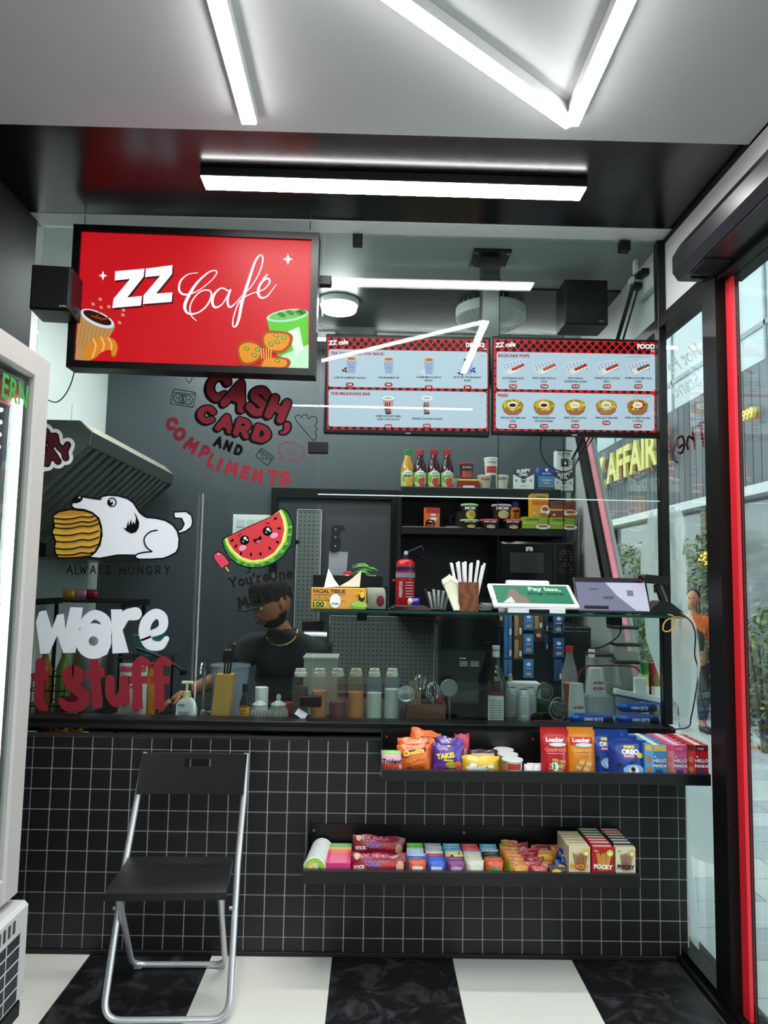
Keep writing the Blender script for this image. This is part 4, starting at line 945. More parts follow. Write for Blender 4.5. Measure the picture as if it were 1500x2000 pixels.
# backrest with a grip slot
def bp(u, v): p = (bb0*(1-u)+bb1*u)*(1-v)+(bt0*(1-u)+bt1*u)*v; return Vector((p.x, p.y+.012*math.sin(math.pi*u), p.z))
us = [0, .1, .25, .41, .5, .66, .8, .92, 1]; vs_ = [0, .3, .6, .64, .87, 1]
gv = []; gf = []
for s_ in (-.012, .010):
    for v in vs_:
        for u in us: p = bp(u, v); gv.append((p.x, p.y+s_, p.z))
n1 = len(us); N = n1*len(vs_)
hole = lambda i, j: us[i] >= .41 and us[i+1] <= .66 and vs_[j] >= .64 and vs_[j+1] <= .87
for j in range(len(vs_)-1):
    for i in range(n1-1):
        if hole(i, j): continue
        a = j*n1+i; gf += [(a, a+1, a+n1+1, a+n1), (N+a+n1, N+a+n1+1, N+a+1, N+a)]
i0, i1 = us.index(.41), us.index(.66); j0, j1 = vs_.index(.64), vs_.index(.87)
ring = [j0*n1+i for i in range(i0, i1+1)]+[j1*n1+i for i in range(i1, i0-1, -1)]
for k in range(len(ring)): a, b = ring[k], ring[(k+1) % len(ring)]; gf.append((a, b, N+b, N+a))
rim = [i for i in range(n1)]+[j*n1+n1-1 for j in range(1, len(vs_))]+[(len(vs_)-1)*n1+i for i in range(n1-2, -1, -1)]+[j*n1 for j in range(len(vs_)-2, 0, -1)]
for k in range(len(rim)): a, b = rim[k], rim[(k+1) % len(rim)]; gf.append((b, a, N+a, N+b))
MB().add(gv, gf).build('backrest', CP, ch)

# ================================================================ DRINKS FRIDGE
fz1, fz0, fyf, fyn = 1.985, .572, 1.97, 1.30; FX = -.9
fr = thing('display_fridge', 'white glass-door display fridge with a lit interior', 'fridge', (-1.15, 1.63, 0))
FM = mat('#aeaaa6', .35); L0 = (1.15, -1.63, 0)
def fb(name, m, *b, r=.004): return MB().rbox(*b, r, 1).build(name, m, fr, loc=L0)
fb('side_panel', FM, -1.41, -.962, fyf-.02, fyf+.03, .6, 1.97); fb('side_panel', FM, -1.41, -.962, fyn-.03, fyn+.02, .6, 1.97)
fb('back_panel', FM, -1.425, -1.405, fyn-.03, fyf+.03, .6, 1.97); fb('top_panel', FM, -1.41, -.962, fyn, fyf, 1.93, 1.98); fb('floor_panel', FM, -1.41, -.962, fyn, fyf, .575, .615)
fb('liner', mat('#3a3f44', .25), -1.40, -.97, fyf-.032, fyf-.021, .62, 1.92, r=.001)
# door: four rails round a pane
dw = .055
fb('door_rail', FM, FX-.035, FX, fyf-dw, fyf+.025, fz0, fz1, r=.006); fb('door_rail', FM, FX-.035, FX, fyn-.025, fyn+dw, fz0, fz1, r=.006)
fb('door_rail', FM, FX-.0345, FX-.0005, fyn+dw+.001, fyf-dw-.001, fz1-.07, fz1, r=.006); fb('door_rail', FM, FX-.0345, FX-.0005, fyn+dw+.001, fyf-dw-.001, fz0, fz0+.07, r=.006)
MB().box(FX-.022, FX-.016, fyn+dw, fyf-dw, fz0+.07, fz1-.07).build('door_pane', PANE, fr, loc=L0)
MB().box(FX-.03, FX-.0225, fyf-dw-.003, fyf-dw, fz0+.07, fz1-.07).build('gasket', BLACKM, fr, loc=L0); MB().box(FX-.03, FX-.0225, fyn+dw, fyf-dw, fz1-.085, fz1-.07).build('gasket', BLACKM, fr, loc=L0)
MB().box(FX-.061, FX-.05, fyn+.04, fyf-.04, fz1-.15, fz1-.09).build('header_panel', mat('#c83a40', .3), fr, loc=L0, label='red header strip')
vs, fs, W = glyphs('ERN', .02); 
MB().add([(FX-.0155, fyf-dw-.01-W*.075/2+x*.075, fz1-.155+y*.085) for x, y in vs], fs).build('lettering', mat('#2f8a34', .4), fr, loc=L0)
fb('led_tube', glow('#ffffff', 10), -.956, -.938, fyf-.056, fyf-.036, .66, 1.86, r=.004)
for k in range(36):
    z = .66+k*.0335; MB().lathe([(.006, 0), (.005, -.003)], 8, (-1.0, fyf-.0325, z), 'y').build('led_dot', glow('#ffffff', 4), fr, loc=L0)
for z in (.95, 1.25, 1.55):
    for k in range(9): MB().tube([(-1.39+k*.045, fyn+.03, z), (-1.39+k*.045, fyf-.035, z)], .003, 6).build('shelf_wire', mat('#e6e6e4', .35), fr, loc=L0)
    MB().tube([(-1.03, fyn+.03, z+.002), (-1.03, fyf-.035, z+.002)], .006, 6).build('shelf_rail', mat('#e6e6e4', .35), fr, loc=L0)
# lower plinth: grille panel with a grid print, on a dark stand
fb('plinth', mat('#b8b8b4', .35), -1.41, -.875, fyn-.03, fyf+.04, .315, .555, r=.01)
MB().box(-.8749, -.8735, fyn, fyf-.005, .33, .49).build('grid_panel', mat('#191b24', .3), fr, loc=L0, label='dark grid panel')
for k in range(10): y = fyn+.03+k*.07; MB().box(-.8735, -.873, y, y+.003, .33, .49).build('grid_line', mat('#c8ccd4', .5), fr, loc=L0)
for k in range(4): MB().box(-.8735, -.873, fyn, fyf-.005, .36+k*.034, .363+k*.034).build('grid_line', mat('#c8ccd4', .5), fr, loc=L0)
for k in range(26): y = fyn+.02+k*.024; MB().box(-.8745, -.8735, y, y+.012, .505, .535).build('vent_slot', mat('#3c3e44', .5), fr, loc=L0)
st = thing('fridge_stand', 'black metal stand under the display fridge', 'stand', (-1.15, 1.63, 0))
MB().rbox(-1.41, -.88, fyn-.02, fyf+.03, .27, .313, .004, 1).build('top_frame', BLACK, st, loc=L0)
for x in (-1.38, -.915):
    for y in (fyn, fyf): MB().rbox(x-.015, x+.015, y-.015, y+.015, 0, .269, .002, 1).build('leg', BLACK, st, loc=L0)
MB().box(-1.39, -.93, fyf-.02, fyf-.012, .02, .26).build('mesh_panel', mat('#4a4a48', .7, noise=.5, scale=120), st, loc=L0)
# bottles in the fridge
for k, (y, z, col) in enumerate(((1.8, .955, '#c88a2a'), (1.72, .955, '#a83a22'), (1.8, 1.255, '#d8b048'), (1.72, 1.255, '#d0a030'), (1.8, .616, '#6a2a1c'), (1.8, 1.555, '#3a6a9a'))):
    p = vessel('drink_bottle', 'bottle with %s drink on fridge shelf' % ['amber', 'red', 'golden', 'honey', 'dark', 'blue'][k], 'bottle', (-1.2, y, z+.003), [(.028, 0), (.03, .01), (.03, .12), (.012, .17), (.012, .2)], mat(col, .15), 'bottles in the display fridge')
    MB().lathe([(.014, .2001), (.014, .215)], 12).build('cap', WHITE, p.root)
# black wire rack squeezed between fridge and counter
rk = thing('wire_rack', 'black wire snack rack between fridge and counter', 'rack', (-1.33, 2.55, 0))
for x, y in ((-.07, -.2), (.07, -.2), (-.07, .2), (.07, .2)): MB().tube([(x, y, 0), (x, y, 1.4)], .007, 8).build('post', BLACK, rk)
MB().tube([(.07, -.2, 1.4), (.07, -.12, 1.46), (.07, .12, 1.46), (.07, .2, 1.4)], .007, 8).build('top_hoop', BLACK, rk)
for z in (.25, .55, .85, 1.15):
    for k in range(7): MB().tube([(-.07, -.2+k*.066, z), (.07, -.2+k*.066, z)], .003, 6).build('shelf_wire', BLACK, rk)
    for x in (-.07, .07):
        for dz in (0, .06): MB().tube([(x, -.2, z+dz), (x, .2, z+dz)], .003, 6).build('rail', BLACK, rk)
for k, (z, col, y) in enumerate(((.553, '#2a56c0', .12), (.853, '#b01c24', .1), (.253, '#c8a020', .1))):
    p = bag('snack_bag', '%s snack bag on the black wire rack' % ['blue and white', 'red', 'yellow'][k], 'snack bag', (-1.33, 2.55+y, z), .12, .2, .04, mat(col, .3), 'bags on the wire rack', yaw=.6, seed=k)
    p.rect(-.4, .4, .5, .7, WHITE)
# ================================================================ KITCHEN BACKGROUND
def wbox(parent, name, m, x0, x1, y0, y1, Y, d, r=.003):      # a block whose front shows at photo rectangle on plane Y
    a = at(x0, y1, Y=Y); b = at(x1, y0, Y=Y)
    return MB().rbox(a.x, b.x, Y, Y+d, a.z, b.z, r, 1).build(name, m, parent, loc=-parent.location)
# door in the back wall
dr = struct(MB().box(-.64, -.60, YB-.05, YB-.001, 0, 1.96).build('door_2', M_FRAME))
MB().box(.11, .16, YB-.05, YB-.001, 0, 1.96).build('frame', M_FRAME, dr); MB().box(-.60, .11, YB-.05, YB-.001, 1.90, 1.96).build('frame', M_FRAME, dr)
MB().box(-.598, .108, YB-.02, YB-.002, 0, 1.898).build('door_leaf', mat('#3d4245', .4), dr)
hb = thing('door_handle_bar', 'short black pull bar on the grey back door', 'handle', at(697, 1265, Y=YB-.05))
MB().rbox(-.1, .1, -.012, .0, -.008, .008, .003, 1).build('bar', BLACK, hb); 
for x in (-.09, .09): MB().box(x-.006, x+.006, 0.0005, .029, -.006, .006).build('standoff', BLACK, hb)
lk = thing('door_lock', 'small steel latch on the back door', 'lock', at(752, 1270, Y=YB-.04)); MB().rbox(-.03, .03, 0, .0195, -.025, .02, .003, 1).build('plate', STEEL, lk); MB().tube([(-.05, -.008, -.01), (.02, -.008, -.01)], .009, 8).build('lever', STEEL, lk)
def pegboard(label, x0, x1, y0, y1, Y):
    b0, w, h = base_of((x0, x1, y0, y1), Y); t = thing('pegboard', label, 'pegboard', (b0.x, Y, b0.z))
    m = mat('#6c7270', .5, name='pegboard_grey'); nt = m.node_tree
    if not nt.nodes.get('vor'):
        v = nt.nodes.new('ShaderNodeTexVoronoi'); v.name = 'vor'; v.inputs['Scale'].default_value = 38; v.inputs['Randomness'].default_value = 0
        tc = nt.nodes.new('ShaderNodeTexCoord'); mp = nt.nodes.new('ShaderNodeMapping'); mp.inputs['Scale'].default_value = (1, 0, 1); cr = nt.nodes.new('ShaderNodeValToRGB')
        cr.color_ramp.elements[0].position = .16; cr.color_ramp.elements[0].color = (*lin('#1d2020'), 1); cr.color_ramp.elements[1].position = .2; cr.color_ramp.elements[1].color = (*lin('#6c7270'), 1)
        nt.links.new(tc.outputs['Object'], mp.inputs[0]); nt.links.new(mp.outputs[0], v.inputs['Vector']); nt.links.new(v.outputs['Distance'], cr.inputs[0]); nt.links.new(cr.outputs[0], nt.nodes['Principled BSDF'].inputs['Base Color'])
    MB().rbox(-w/2, w/2, 0, .008, 0, h, .002, 1).build('board', m, t)
    for x in (-w/2-.004, w/2): MB().box(x, x+.004, -.004, .01, 0, h).build('edge_strip', mat('#c8cccb', .4), t)
    MB().box(-w/2, w/2, -.004, .01, h+.0002, h+.004).build('edge_strip', mat('#c8cccb', .4), t)
pegboard('tall grey perforated tool board behind the cook', 570, 617, 996, 1390, YB-.065)
pegboard('grey perforated board low behind the squeeze bottles', 640, 845, 1205, 1392, YB-.065)
sp = thing('switch_plate', 'white square switch plate on the dark kitchen wall', 'switch', at(490, 1032, Y=YB-.012))
wbox(sp, 'plate', mat('#e4ece9', .4), 453, 530, 1006, 1060, YB-.012, .011)
for i in range(3):
    for j in range(2): wbox(sp, 'rocker', mat('#cfd6d4', .35), 462+i*20, 478+i*20, 1014+j*18, 1029+j*18, YB-.018, .0055, .001)
s2 = thing('switch_plate', 'small white socket plate above the extractor hood', 'switch', at(149, 815, X=XK+.01))
MB().rbox(0, .009, -.05, .05, -.06, .06, .002, 1).build('plate', mat('#e4ece9', .4), s2, loc=(-.0095, 0, 0))
# extractor hood along the kitchen's side wall
hd = thing('extractor_hood', 'grey steel extractor hood with slanted baffle filters', 'hood', (-1.45, 3.15, 1.75))
HM = mat('#6a6d6b', .4, .3); HL = -hd.location
hs = [(-1.69, 2.063), (-1.279, 2.062), (-1.226, 2.012), (-1.232, 1.955), (-1.245, 1.945), (-1.69, 1.50)]
MB().prism(hs, 3.14, 3.155).build('end_panel', HM, hd, loc=HL); MB().prism(hs, 4.45, 4.465).build('end_panel', HM, hd, loc=HL)
MB().box(-1.69, -1.279, 3.156, 4.449, 2.055, 2.064).build('top_panel', HM, hd, loc=HL)
MB().prism([(-1.279, 2.064), (-1.224, 2.014), (-1.230, 2.008), (-1.283, 2.055)], 3.156, 4.449).build('bevel_panel', mat('#b9b4a4', .35, .5), hd, loc=HL)
MB().prism([(-1.224, 2.012), (-1.230, 1.95), (-1.237, 1.95), (-1.231, 2.009)], 3.156, 4.449).build('lip', mat('#6a6d6a', .3, .8), hd, loc=HL)
fdir = Vector((-.44, 0, -.44)).normalized()
for k in range(14):
    y = 3.17+k*.091
    p0 = Vector((-1.245, 0, 1.955)); p1 = Vector((-1.66, 0, 1.54))
    q = MB(); 
    q.add([(p0.x, y, p0.z), (p0.x, y+.052, p0.z), (p1.x, y+.052, p1.z), (p1.x, y, p1.z), (p0.x-.02, y, p0.z+.02), (p0.x-.02, y+.052, p0.z+.02), (p1.x-.02, y+.052, p1.z+.02), (p1.x-.02, y, p1.z+.02)], [(0,1,2,3),(7,6,5,4),(0,4,5,1),(1,5,6,2),(2,6,7,3),(3,7,4,0)])
    q.build('baffle', mat('#d6d8d0', .26, .85), hd, loc=HL)
MB().add([(-1.27, 3.156, 1.985), (-1.27, 4.449, 1.985), (-1.67, 4.449, 1.585), (-1.67, 3.156, 1.585)], [(0,1,2,3)]).build('filter_backing', mat('#101110', .5), hd, loc=HL)
MB().box(-1.69, -1.4, 3.16, 4.44, 1.47, 1.53).build('drip_tray', mat('#3a3d3b', .3, .8), hd, loc=HL)
# back shelf unit
bu = thing('back_shelf_unit', 'black wall shelf unit with two boards and an open bay', 'shelf unit', (.69, 4.4, 1.3))
SU = mat('#0c0d0e', .35); bl = -bu.location
xA, xB = .165, XR-.015; z1t = at(950, 953, Y=4.32).z; z1b = at(950, 974, Y=4.32).z; z2t = at(950, 1031, Y=4.22).z; z2b = at(950, 1046, Y=4.22).z
MB().rbox(xA, xB-.09, 4.32, YB-.002, z1b, z1t, .003, 1).build('shelf_board', mat('#1a2020', .3), bu, loc=bl); MB().rbox(xA, xB-.09, 4.22, YB-.002, z2b, z2t, .003, 1).build('shelf_board', SU, bu, loc=bl)
MB().box(xA, xB-.09, YB-.012, YB-.0025, 1.2, z1b).build('back_board', SU, bu, loc=bl); MB().box(xA-.02, xA, 4.32, YB-.002, 1.2, z1b).build('side_board', SU, bu, loc=bl)
MB().rbox(xA, xB-.09, 4.22, YB-.0025, 1.20, 1.235, .003, 1).build('shelf_board', SU, bu, loc=bl)
XE = xB-.09
# microwave
mo = thing('microwave_oven', 'black microwave oven with two dials below the shelves', 'microwave', (.95, 4.3, 1.236)); ml = -mo.location
a, b = at(975, 1160, Y=4.2), at(1121, 1060, Y=4.2)
MB().rbox(a.x, min(b.x, XR-.02), 4.2, 4.55, 1.236, b.z, .006, 1).build('cabinet', mat('#0b0b0c', .25), mo, loc=ml)
wbox(mo, 'door', mat('#101011', .18), 979, 1083, 1062, 1168, 4.193, .0065); wbox(mo, 'window', mat('#3c4040', .15), 996, 1062, 1080, 1118, 4.1915, .001, .0003)
wbox(mo, 'control_panel', mat('#0d0d0e', .2), 1084, 1119, 1062, 1168, 4.194, .0055); wbox(mo, 'door_handle', mat('#2a2a2c', .2), 1081, 1086, 1062, 1165, 4.18, .012)
for cy_ in (1087, 1112):
    q = at(1106, cy_, Y=4.18); o = MB().lathe([(.019, 0), (.017, .012)], 20, axis='y').build('dial', BLACK, mo, loc=Vector((q.x, 4.181, q.z))-mo.location)
    MB().lathe([(.021, .0121), (.021, .0132)], 20, axis='y').build('dial_ring', CHROME, mo, loc=Vector((q.x, 4.1805, q.z))-mo.location)
    for k in range(9):
        an = math.radians(-30+k*30); MB().box(-.003, .003, -.0006, 0, -.001, .001).build('tick_mark', WHITE, mo, loc=Vector((q.x+.034*math.cos(an), 4.1938, q.z+.034*math.sin(an)))-mo.location)
c = Canvas(mo, 4.1925); c.text('IFB', 1034, 1076, 8, WHITE, 1, bold=.04); c.done()
# fire extinguisher
ex = thing('fire_extinguisher', 'red fire extinguisher with a blue band hung beside the door', 'extinguisher', (at(791, 1180, Y=4.15).x, 4.15, at(791, 1182, Y=4.15).z))
er = 19*pxm(4.15); eh = at(791, 1092, Y=4.15).z-ex.location.z
MB().lathe([(er*.9, 0), (er, .01), (er, eh*.82), (er*.93, eh*.93), (er*.6, eh*.99), (.014, eh)], 24).build('cylinder', mat('#c8242a', .3), ex, smooth=45)
MB().lathe([(er*1.012, eh*.75), (er*1.012, eh*.83)], 24).build('band', mat('#22285c', .4), ex, smooth=60)
MB().lathe([(er*1.01, eh*.60), (er*1.01, eh*.70)], 24).build('label_band', mat('#8f9fb8', .4), ex, smooth=60)
MB().lathe([(.016, eh), (.016, eh+.03)], 12).build('valve', mat('#22285c', .4), ex); MB().lathe([(.012, -.025), (.012, -.015)], 14, (0, 0, eh+.035), 'y').build('gauge', WHITE, ex)
MB().tube([(.0, 0, eh+.035), (.04, 0, eh+.05), (.09, 0, eh+.075), (.10, 0, eh+.05)], .007, 8).build('lever', mat('#1a2038', .4), ex); MB().tube([(.0, 0, eh+.03), (.05, 0, eh+.025), (.11, 0, eh-.005)], .007, 8).build('handle', BLACK, ex)
MB().rbox(-er-.02, -er, -.015, .015, eh*.5, eh*.55, .003, 1).build('strap_buckle', mat('#a01c20', .4), ex)
P = Prod(ex, 2*er, eh, lambda x, z: -math.sqrt(max(1e-6, (er*1.012)**2-x*x))); P.text('FIREFOX', -.25, .35, .35, WHITE, vert=True, hmax=.16)
for k in range(6): P.rect(.0, .4, .18+k*.06, .2+k*.06, mat('#e4c8c8', .5))
MB().box(-.03, .03, er+.001, .069, eh*.4, eh*.7).build('wall_hook', BLACK, ex)
# ---------------------------------------------------------------- goods on the back shelves
ZS1 = z1t+.0005; ZS2 = z2t+.0005; SY1 = 4.41; SY2 = 4.262
def onshelf(px0, px1, py0, py1, Y, Z):
    b0, w, h = base_of((px0, px1, py0, py1), Y); return Vector((b0.x, Y, Z)), w, b0.z+h-Z
def juice(px, liquid, cap, fruit, label, lab2):
    l, w, h = onshelf(px-13, px+13, 879, 950, SY1, ZS1); r = w/2
    p = vessel('juice_bottle', label, 'bottle', l, [(r*.85, 0), (r, .008), (r, h*.40), (r*.98, h*.46), (r*.85, h*.6), (r*.5, h*.78), (r*.46, h*.86)], mat(liquid, .12, coat=.5), 'juice bottles on the top shelf')
    MB().lathe([(r*.52, h*.861), (r*.62, h*.99), (r*.55, h)], 14).build('cap', mat(cap, .4), p.root)
    p.h = h
    p.rect(-.46, .46, .03, .40, mat('#b8cf86', .5), n=10); p.ell(0, .39, .30, .055, mat('#e8eef0', .5)); p.text('Juice', 0, .385, .36, mat('#28408a', .5), hmax=.04)
    p.text(lab2, 0, .31, .6, mat('#2a3a20', .5), hmax=.06, rot=5)
    p.ell(.02, .16, .2, .09, mat(fruit, .5)); p.ell(.2, .2, .14, .07, mat(fruit, .5)); p.ell(.15, .08, .22, .06, mat(fruit, .45)); p.ell(-.3, .22, .1, .08, mat('#6aa83a', .5))
juice(795, '#b8862c', '#2f8a4a', '#e0a02a', 'yellow mango juice bottle with a green cap', 'Mango')
juice(820, '#3a1420', '#b83038', '#c83a34', 'dark berry juice bottle next to the yellow one', 'Strawberry')
juice(847, '#3a1420', '#b01820', '#c83a34', 'middle dark berry juice bottle on the top shelf', 'Strawberry')
juice(873, '#3a1420', '#b81c24', '#c83a34', 'dark berry juice bottle nearest the noodle cups', 'Strawberry')
def cupn(px0, px1, py0, py1, Z, label, col, lid, txt, Y=SY1, band=None, tcol=None, flip=False, grp='instant food cups on the back shelves', lidh=.012):
    l, w, h = onshelf(px0, px1, py0, py1, Y, Z); r = w/2; a_, b_ = (r*.78, r) if not flip else (r, r*.85)
    p = vessel('food_cup', label, 'cup', l, [(a_, 0), (b_*.97, h-lidh)], mat(col, .4), grp)
    MB().lathe([(b_, h-lidh+.0002), (b_*1.04, h-lidh*.7), (b_*1.04, h-lidh*.2), (b_*.95, h)], 20).build('lid', mat(lid, .4), p.root, smooth=50)
    p.h = h
    if band: p.rect(-.36, .36, .12, .5, mat(band, .5), n=10)
    if txt: p.text(txt, 0, .72, .62, mat(tcol or '#f2f2f2', .5), hmax=.2)
    return p, l, w, h
tub = onshelf(895, 932, 942, 952, SY1, ZS1); p = carton('food_tub', 'red square tub with a yellow lid under a noodle cup', 'tub', tub[0], tub[1], .042, .1, mat('#a8182a', .4), part='tub')
MB().rbox(-tub[1]/2-.003, tub[1]/2+.003, -.054, .054, .0422, .055, .004, 1).build('lid', mat('#e0a82a', .4), p.root); p.rect(-.3, .3, .1, .4, mat('#efe8c8', .5))
p, *_ = cupn(897, 925, 905, 940, ZS1+.0555, 'dark noodle cup with red bowl picture on a tub', '#3a2226', '#a03a44', 'RAMEN', band='#b04a34', tcol='#e89aa0')
cn = onshelf(884, 897, 930, 952, 4.53, ZS1); vessel('tin_can', 'plain grey tin behind the juice bottles', 'can', cn[0], [(.028, 0), (.028, .075), (.026, .078)], mat('#8a9488', .35, .5))
p, l, w, h = cupn(932, 960, 929, 952, ZS1, 'beige noodle bowl with red lettering on the top shelf', '#c8bca0', '#d8d4c8', 'Masala', tcol='#b02a20')
p, *_ = cupn(945, 973, 895, 929, ZS1+h+.0005, 'tall cream noodle cup balanced on a bowl', '#d8dccc', '#e4e6dc', 'NOODLE', band='#b8282c', tcol='#b02a20')
cupn(966, 993, 929, 952, ZS1, 'cream noodle bowl with black lettering beside the owl carton', '#d0d2b8', '#dcdcd0', 'HOW', tcol='#1a1a14')
def owl(px0, px1, py0, py1, Z, label, yaw, tall=False, Y=SY1):
    l, w, h = onshelf(px0, px1, py0, py1, Y, Z); p = carton('coffee_carton', label, 'carton', l, w, h, .07, mat('#dfe3e2', .45), 'coffee cartons on the top shelf', yaw)
    if not tall:
        p.poly([(-.5, 1), (-.5, .72), (0, .48), (.5, .72), (.5, 1)], mat('#3a3d3c', .5)); p.text('SLEEPY', 0, .88, .66, WHITE, .04, hmax=.16, rot=4); p.text('OWL', 0, .7, .42, WHITE, .04, hmax=.16)
        p.ell(0, .46, .12, .12, mat('#252727', .5)); p.ell(-.05, .46, .035, .035, WHITE); p.ell(.05, .46, .035, .035, WHITE); p.text('DIP BAGS', 0, .18, .35, mat('#8a8e8e', .5), hmax=.06); p.ell(-.34, .42, .06, .06, mat('#888c8c', .5)); p.ell(.34, .42, .06, .06, mat('#888c8c', .5))
    else:
        p.rect(-.5, .5, .94, 1, INK); p.text('COFFEE', 0, .84, .72, INK, .03, hmax=.1); p.text('+ DIP BAGS', 0, .73, .62, mat('#555', .5) if False else mat('#585858', .5), hmax=.06)
        p.rect(-.22, .25, .22, .55, mat('#33302e', .4)); p.ell(.015, .56, .26, .07, mat('#5a4a44', .4)); p.ell(.015, .2, .3, .05, mat('#d8d4d0', .4)); p.ell(.05, .4, .07, .06, WHITE); p.poly([(.25, .3), (.4, .35), (.4, .5), (.25, .52), (.25, .48), (.34, .46), (.34, .38), (.25, .35)], mat('#6a6664', .4))
    return l, w, h
owl(1003, 1043, 916, 950, ZS1, 'white and grey owl coffee carton turned a little sideways', math.radians(-14))
l, w, h = owl(1080, 1117, 924, 952, ZS1, 'owl coffee carton under the tall coffee carton', 0)
owl(1084, 1115, 881, 923, ZS1+h+.0005, 'tall white coffee dip bag carton with a mug picture', 0, True)
l, w, h = onshelf(1049, 1081, 914, 952, SY1, ZS1); p = carton('tea_carton', 'blue tea carton between two owl coffee cartons', 'carton', l, w, h, .07, mat('#4a8ec4', .45)); p.rect(-.5, .5, .62, 1, mat('#38429a', .5)); p.ell(0, .88, .09, .07, WHITE); p.text('BLUE TEA', 0, .72, .5, WHITE, .03, hmax=.1); p.rect(-.3, .3, .42, .45, WHITE); p.rect(-.2, .2, .3, .33, WHITE); p.rect(-.5, .5, .14, .2, mat('#c8902c', .5)); p.rect(-.5, .5, 0, .14, mat('#2a5a8a', .5))
# second shelf
l, w, h = onshelf(829, 857, 992, 1029, SY2+.05, ZS2); p = carton('drink_carton', 'orange drink carton alone on the second shelf', 'carton', l, w, h, .05, mat('#c86a2c', .45), yaw=math.radians(12)); p.rect(-.5, .5, .72, 1, mat('#b01c28', .5)); p.rect(-.15, .2, .6, .68, WHITE); p.ell(.05, .45, .25, .06, WHITE); p.text('NUT', .05, .35, .4, WHITE, hmax=.1)
l, w, h = onshelf(831, 849, 1016, 1030, 4.25, ZS2); p = vessel('sauce_jar', 'small dark jar with a red label before the orange carton', 'jar', l, [(w*.5, 0), (w*.5, h*.7), (w*.4, h*.85), (w*.42, h)], mat('#120c0a', .2)); p.rect(-.4, .4, .1, .35, RED)
for k, (x0, x1, lid, lab) in enumerate(((899, 935, '#a8d890', 'green-lidded noodle tub at the bottom of the pair'), (936, 974, '#d85a6a', 'pink-lidded noodle tub next to the green pair'), (980, 1018, '#d85a6a', 'pink-lidded noodle tub under the lilac-lidded one'))):
    p, l, w, h = cupn(x0, x1, 1015, 1031, ZS2, lab, '#241c1a', lid, 'MOM', Y=SY2, grp='black noodle tubs on the second shelf', lidh=.012); p.ell(.05, .15, .25, .2, mat('#c8b060' if k == 0 else '#d8a080', .5))
    if k == 0: pp, *_ = cupn(x0+1, x1-2, 985, 1014, ZS2+h+.0005, 'green-lidded noodle tub on top of its pair', '#1c1a18', '#a8d890', 'MOM', Y=SY2, grp='black noodle tubs on the second shelf'); pp.ell(.05, .3, .3, .28, mat('#c8b83a', .5)); pp.ell(.1, .3, .15, .14, mat('#a88c2a', .5))
    if k == 2: pp, *_ = cupn(960, 998, 986, 1014, ZS2+h+.0005, 'lilac-lidded noodle tub on the second shelf', '#241c1e', '#c8a8c0', 'MOM', grp='black noodle tubs on the second shelf', Y=SY2-.002); pp.ell(.05, .3, .3, .28, mat('#b8ae78', .5))
l, w, h = onshelf(891, 906, 994, 1030, 4.45, ZS2); p = vessel('dark_mug', 'dark mug hidden behind the green-lidded tubs', 'mug', l, [(.035, 0), (.035, .11)], mat('#2c2a2a', .4)); MB().tube([(-.034, 0, .09), (-.06, 0, .085), (-.06, 0, .045), (-.034, 0, .035)], .006, 8).build('handle', mat('#2c2a2a', .4), p.root)
l, w, h = onshelf(869, 899, 1025, 1031, 4.3, ZS2); vessel('flat_cover', 'flat mauve lid lying on the second shelf', 'lid', l, [(w/2, 0), (w/2, .006), (w*.46, .01)], mat('#5a4650', .5))
l, w, h = onshelf(996, 1016, 980, 1013, SY2+.12, ZS2); p = vessel('spice_bottle', 'orange spice bottle with a blue cap', 'bottle', l, [(w/2, 0), (w/2, h*.78)], mat('#d88a28', .4)); MB().lathe([(w*.42, h*.781), (w*.42, h)], 16).build('cap', mat('#2a3480', .4), p.root); p.h = h; p.text('PERI PERI', -.05, .4, .5, INK, vert=True, hmax=.3); p.rect(-.3, .3, .62, .7, INK)
for x0, x1, y0, y1, col, stack, lab, hc in ((1017, 1067, 1014, 1033, '#7ea82c', 0, 'green tea carton under the tall yellow one', '#8ab83a'), (1069, 1119, 1015, 1035, '#7ea82c', 0, 'green tea carton under the brown one', '#8ab83a'), (1035, 1068, 966, 1014, '#d89a1c', 1, 'tall yellow tea carton with a teacup', '#e8a820'), (1071, 1120, 981, 1015, '#7a3a1e', 1, 'brown ginger tea carton with a teacup', '#8a4420')):
    zz_ = ZS2 if not stack else ZS2+.069
    l, w, h = onshelf(x0, x1, y0, y1, SY2, zz_)
    if not stack: h = .0685
    p = carton('tea_carton', lab, 'carton', l, w, h, .09, mat(col, .45), 'tea cartons on the second shelf')
    p.text('GIRNAR', -.1 if stack == 0 or x0 > 1060 else .05, .86 if stack else .78, .5, INK if x0 < 1070 or not stack else mat('#1a0c06', .5), .02, hmax=.14); p.rect(-.5, .5 if x0 == 1035 else .1, .42 if x0 != 1035 else .6, .52 if x0 != 1035 else .7, mat('#e8b43a' if x0 != 1035 else '#d8641c', .5))
    if x0 == 1035: p.rect(-.5, .5, .54, .57, RED)
    p.ell(.3, .18 if not stack else .28, .28, .22, mat('#e8e4dc', .4)); p.ell(.3, .22 if not stack else .34, .2, .09, mat('#9a4a24', .4))
    if stack: p.ell(.2 if x0 == 1035 else .38, .1, .25, .08, mat('#a86a2a', .5)); p.ell(-.35, .15, .06, .06, mat('#e8c890', .5))

